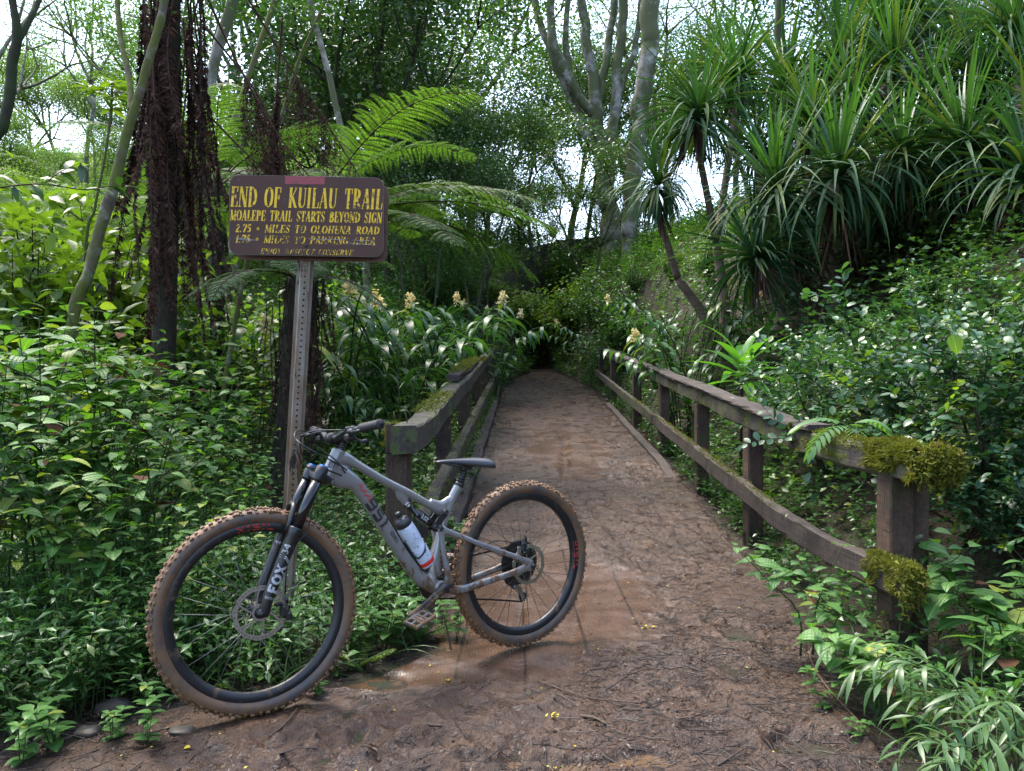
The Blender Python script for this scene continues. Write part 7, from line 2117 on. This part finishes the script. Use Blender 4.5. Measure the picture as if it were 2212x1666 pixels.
# --- bushes that fill the middle distance
BU = [make_bush(161, 1.6, 1.2, 2600, .085, G_mid), make_bush(162, 1.6, 1.2, 2400, .10, G_light), make_bush(163, 1.5, 1.3, 2600, .07, G_dark), make_bush(164, 1.5, 1.0, 1700, .13, G_yel, .19, 'lance'), make_bush(165, 1.4, 1.2, 2400, .075, G_vine)]
BK_ = Kind(BU)
def bush(px, top, d, v, lab, grp, i):
    p = gnd(px, d); hz = 1.223 + (816 - top) * d * K / 1701 - p[2]
    BK_.put(p, i * 1.37, float(np.clip(hz / 1.7, .5, 3.2)), lab, grp, v)
for i, (px, top, d, v, lab) in enumerate([
    (75, 395, 7.2, 3, "yellow green bush with big leaves at the left edge, upper"), (215, 430, 8.2, 3, "yellow green big leaved bush left of the leaning trunk, small"), (30, 540, 6.6, 3, "yellow green big leaved bush low at the left edge")]):
    bush(px, top, d, v, lab, "yellow green big leaved bushes", i)
for i, (px, top, d, v, lab) in enumerate([
    (60, 560, 10.5, 1, "pale bush at the left edge beyond the broadleaf bank"), (150, 570, 9.5, 0, "green bush left of the leaning trunk beyond the bank"), (255, 600, 9.0, 1, "pale bush between leaning trunk and brown fern trunk"), (330, 600, 12, 0, "green bush behind the brown fern trunk"),
    (420, 610, 8.6, 4, "leafy bush right of the brown fern trunk at knee height"), (510, 620, 9.5, 1, "pale bush under the sign's left corner"), (560, 650, 11.5, 0, "green bush under the middle of the sign, left of the post"), (720, 600, 11, 1, "pale bush under the sign's right corner"), (760, 560, 13, 4, "leafy bush right of the post behind the ginger"), (800, 590, 15, 1, "pale sunlit bush behind the left ginger clump"),
    (860, 560, 17, 4, "leafy bush below the fern frond tip"), (930, 545, 18, 4, "leafy bush behind the tallest ginger"), (1000, 560, 19, 4, "leafy bush in the centre of the back slope"), (1060, 600, 20, 1, "leafy bush left of the trail's end"), (1120, 610, 22, 1, "pale bush over the trail's end"), (1180, 620, 23, 1, "leafy bush closing off the trail's end"), (1152, 705, 23.6, 4, "low leafy bush filling the gap where the trail bends away"), (1225, 590, 21, 1, "green bush right of the trail's end"), (1090, 520, 26, 4, "leafy bush high on the back slope"), (960, 500, 25, 4, "leafy bush high on the back slope, left one"), (1200, 510, 27, 4, "leafy bush high on the back slope, right one"),  # brighter leaf colours at trail end and back slope stand in for light
    (1290, 570, 18, 4, "sunlit leafy bush below the pale trunk"), (1370, 555, 16, 4, "sunlit leafy bush under the low leaning screw pine"), (1450, 560, 14, 4, "sunlit leafy bush left of the lowest screw pine head"), (1340, 620, 14.5, 0, "green bush just above the right railing end"), (1530, 600, 12, 0, "green bush under the two high screw pine heads"),
    (820, 440, 27, 4, "leafy bush on the far ridge right of the sign"), (905, 465, 28.5, 4, "leafy bush on the far ridge left of centre"), (985, 440, 28, 4, "leafy bush on the far ridge in the centre"), (1050, 470, 29, 4, "leafy bush on the far ridge left of the trail's end"), (1120, 445, 28, 0, "green bush on the far ridge above the trail's end"), (1195, 460, 28.5, 4, "leafy bush on the far ridge left of the forked tree"), (1260, 450, 27, 4, "leafy bush on the far ridge at the forked tree's left side"), (1345, 440, 26, 0, "green bush on the far ridge between the two pale trunks"),
    (1700, 640, 9.5, 2, "dark bush beneath the lowest hanging screw pine head"), (1850, 620, 9.0, 2, "dark bush in the hollow under the mid thicket"), (2010, 610, 8.4, 2, "dark bush under the four headed screw pine"), (2150, 560, 7.6, 2, "dark bush under the nearest screw pine")]):
    bush(px, top, d, v, lab, "leafy bushes of the middle distance", i)

# ------------------------------------------------------------------ litter and small things on the mud
r_ = seed(301); n = 42000
Y = 2.0 + 22 * r_.uniform(0, 1, n) ** 2.2; X = xl(Y) + (xr(Y) - xl(Y)) * r_.uniform(-.02, 1.02, n)
dens = .30 + .55 * sstep(.15, .9, (X - xl(Y)) / (xr(Y) - xl(Y))) + .8 * fbm(X * 1.3, Y * 1.1, 303, 3) - .55 * wet_mask(X, Y)
k = (r_.uniform(0, 1, n) < dens); X, Y = X[k], Y[k]; n = len(X)
ln = np.where(r_.random(n) < .03, r_.uniform(.12, .30, n), r_.uniform(.020, .095, n)); an = r_.uniform(0, PI, n)
D_ = np.stack([np.cos(an), np.sin(an)], 1) * ln[:, None] / 2
def tz(x, y): return trail_z(x, y)
A = np.stack([X - D_[:, 0], Y - D_[:, 1], tz(X - D_[:, 0], Y - D_[:, 1]) + .002], 1); B = np.stack([X + D_[:, 0], Y + D_[:, 1], tz(X + D_[:, 0], Y + D_[:, 1]) + .003], 1)
mb = MB(); twigs(mb, A, B, np.where(ln > .1, .0025, .0015) * r_.uniform(.6, 1.3, n), 0, .07, r_)
m = 9000; Y = 2.0 + 17 * r_.uniform(0, 1, m) ** 2; X = xl(Y) + (xr(Y) - xl(Y)) * r_.uniform(-.05, 1.05, m); kk = r_.uniform(0, 1, m) < .75 - .65 * wet_mask(X, Y); X, Y = X[kk], Y[kk]; m = len(X)
leaves(mb, np.stack([X, Y, tz(X, Y) + .003], 1), np.concatenate([r_.normal(size=(m, 2)), r_.normal(0, .2, (m, 1))], 1), np.array([0, 0, 1.0]) + r_.normal(0, .3, (m, 3)), r_.uniform(.008, .034, m), r_.uniform(.002, .006, m), .8, 'lance', 2, .3, 1)
m = 150; Y = 2.2 + 9 * r_.uniform(0, 1, m) ** 2; X = xl(Y) + (xr(Y) - xl(Y)) * r_.uniform(0, 1, m)
leaves(mb, np.stack([X, Y, tz(X, Y) + .004], 1), np.concatenate([r_.normal(size=(m, 2)), r_.normal(0, .1, (m, 1))], 1), np.array([0, 0, 1.0]) + r_.normal(0, .2, (m, 3)), r_.uniform(.007, .015, m), r_.uniform(.003, .005, m), .3, 'ovate', 2, .1, 2)
lit_m = plain("dark twig", (.022, .014, .010), .5)
litl_m = leaf_mat("rotting leaf", (.020, .012, .008), (.055, .034, .022), (.13, .085, .05), .5, .4, .05, p3=.85)
yel_m = leaf_mat("yellow petal", (.50, .33, .02), (.62, .47, .05), (.30, .38, .06), .5, .3, .2, (1, 1, .6), p3=.8)
tag(mb.build("leaf_litter", [lit_m, litl_m, yel_m]), kind="stuff")
# soil litter under the plants of the left bank
n = 2500; X = r_.uniform(-2.9, -.35, n); Y = r_.uniform(2.4, 4.0, n); k = X < xl(Y) + .02; X, Y = X[k], Y[k]; n = len(X); an = r_.uniform(0, PI, n); ln = r_.uniform(.02, .12, n)
dx, dy = np.cos(an) * ln / 2, np.sin(an) * ln / 2
mb = MB(); twigs(mb, np.stack([X - dx, Y - dy, H(X - dx, Y - dy) + .004], 1), np.stack([X + dx, Y + dy, H(X + dx, Y + dy) + .01], 1), .0018, 0, .08, r_)
leaves(mb, np.stack([X, Y, H(X, Y) + .006], 1), np.concatenate([r_.normal(size=(n, 2)), r_.normal(0, .2, (n, 1))], 1), np.array([0, 0, 1.0]) + r_.normal(0, .3, (n, 3)), r_.uniform(.015, .05, n), r_.uniform(.004, .012, n), .8, 'ovate', 2, .3, 1)
tag(mb.build("leaf_litter", [lit_m, litl_m]), kind="stuff")
def gp(px, py, lift=.006):
    """point of the mud seen at a photo pixel"""
    d = 1.223 * 1701 / max(40, py - 816)
    x = (px - 1106) / 1701 * d
    return np.array([x, d, float(trail_z(np.array([x]), np.array([d]))[0]) + lift])
stick_m = bark_mat("wet brown stick", (.035, .022, .015), (.11, .07, .045), None, 40, .3, .5)
for pix, r0, lab in [([(1758, 1403), (1752, 1420), (1768, 1462), (1800, 1505), (1850, 1560), (1880, 1590)], .0055, "long bent stick lying on the mud at the right path edge"),
                     ([(1760, 1402), (1800, 1400), (1840, 1401)], .005, "short pale stick lying from the bent stick toward the plants"),
                     ([(735, 1572), (770, 1590), (800, 1607), (808, 1625)], .006, "dark forked stick on the mud right of the front tyre"),
                     ([(580, 1600), (612, 1576), (640, 1545)], .0055, "thin stick slanting under the front tyre contact"),
                     ([(905, 1585), (950, 1582), (990, 1572)], .0065, "thick wet stick lying left of the yellow leaf cluster"),
                     ([(1255, 1552), (1285, 1560), (1310, 1570)], .007, "stubby dark stick in the middle of the near path"),
                     ([(1160, 1475), (1230, 1500), (1290, 1515), (1390, 1522)], .0035, "long thin twig lying across the near path"),
                     ([(1460, 1560), (1490, 1556), (1525, 1550)], .005, "short stick on the near path right of the stubby one"),
                     ([(965, 1335), (968, 1370), (974, 1400)], .005, "brown twig standing at the deck edge beside the rear tyre"),
                     ([(80, 1625), (120, 1612), (150, 1606)], .009, "orange brown bark strip in the near left corner")]:
    P = np.array([gp(x, y, .008) for x, y in pix])
    if "standing" in lab: P = np.array([gp(974, 1400, .0) + np.array([-.012 * k, .0, .055 * k]) for k in range(4)])
    mb = MB(); q = spline(P, 20); b = q.mean(0); q = q - b
    mb.tube(q, np.linspace(r0, r0 * .55, 20) * (1 + .2 * vnoise(np.arange(20) * .8, np.zeros(20), 7)), 7)
    o = tag(mb.build("stick", stick_m), lab, "stick", "sticks lying on the mud"); o.location = b
rock_m = bark_mat("damp grey stone", (.022, .021, .019), (.06, .055, .048), (.06, .036, .022), 9, 1, .5, bump=.3)
for px, py, s, lab in [(242, 1532, (.062, .045, .030), "flat grey stone half buried by the grass left of the front tyre"), (185, 1590, (.042, .035, .02), "small stone nearer the left corner than the flat grey one"), (390, 1585, (.045, .03, .012), "flat brown stone in the mud below the front tyre")]:
    mb = MB(); n1, n2 = 18, 12; r2 = seed(int(px)); V = []
    for j in range(n2 + 1):
        ph = -PI / 2 + PI * j / n2
        for i in range(n1):
            t = 2 * PI * i / n1; d3 = np.array([math.cos(t) * math.cos(ph), math.sin(t) * math.cos(ph), math.sin(ph)])
            d3 = np.sign(d3) * np.abs(d3) ** .75; f = 1 + .3 * vnoise(d3[0] * 2 + px, d3[1] * 2 + d3[2] * 1.7, 3)
            V.append(d3 * f * np.array(s))
    k = np.arange(n1); mb.add(V, np.concatenate([np.stack([j * n1 + k, j * n1 + (k + 1) % n1, (j + 1) * n1 + (k + 1) % n1, (j + 1) * n1 + k], 1) for j in range(n2)]))
    o = tag(mb.build("stone", rock_m), lab, "stone"); p = gp(px, py, 0); p[2] = max(p[2], float(H(p[0], p[1]))); o.location = p + np.array([0, 0, s[2] * .05])
for (px, py, lab) in [(968, 1470, "curled yellow leaf on the mud left of the rear tyre"), (1200, 1560, "yellow leaf cluster in the middle of the near path"), (408, 1622, "bright yellow petal leaf on the mud below the front tyre"), (1195, 1650, "yellow leaf at the bottom edge left of the puddle"), (1400, 1352, "pale yellow leaves on the path right of the rear tyre")]:
    mb = MB(); r2 = seed(px); m = 1 if px in (968, 408) else 5; P = np.stack([r2.normal(0, .018, m), r2.normal(0, .014, m), np.zeros(m)], 1) * (m > 1)
    leaves(mb, P, np.concatenate([r2.normal(size=(m, 2)), np.full((m, 1), .15)], 1), np.array([0, 0, 1.0]) + r2.normal(0, .2, (m, 3)), .034 if m == 1 else .022, .010 if m == 1 else .006, .9, 'ovate', 4, .3)
    o = tag(mb.build("fallen_leaf", yel_m), lab, "leaf", "yellow leaves fallen on the mud"); o.location = gp(px, py, .008)
for kd in (BR, GI, TI, GL, BG, SE, BK_):      # prototypes that found no place
    for u, p in zip(kd.used, kd.p):
        if not u:
            for c in list(p.children): bpy.data.objects.remove(c)
            bpy.data.objects.remove(p)
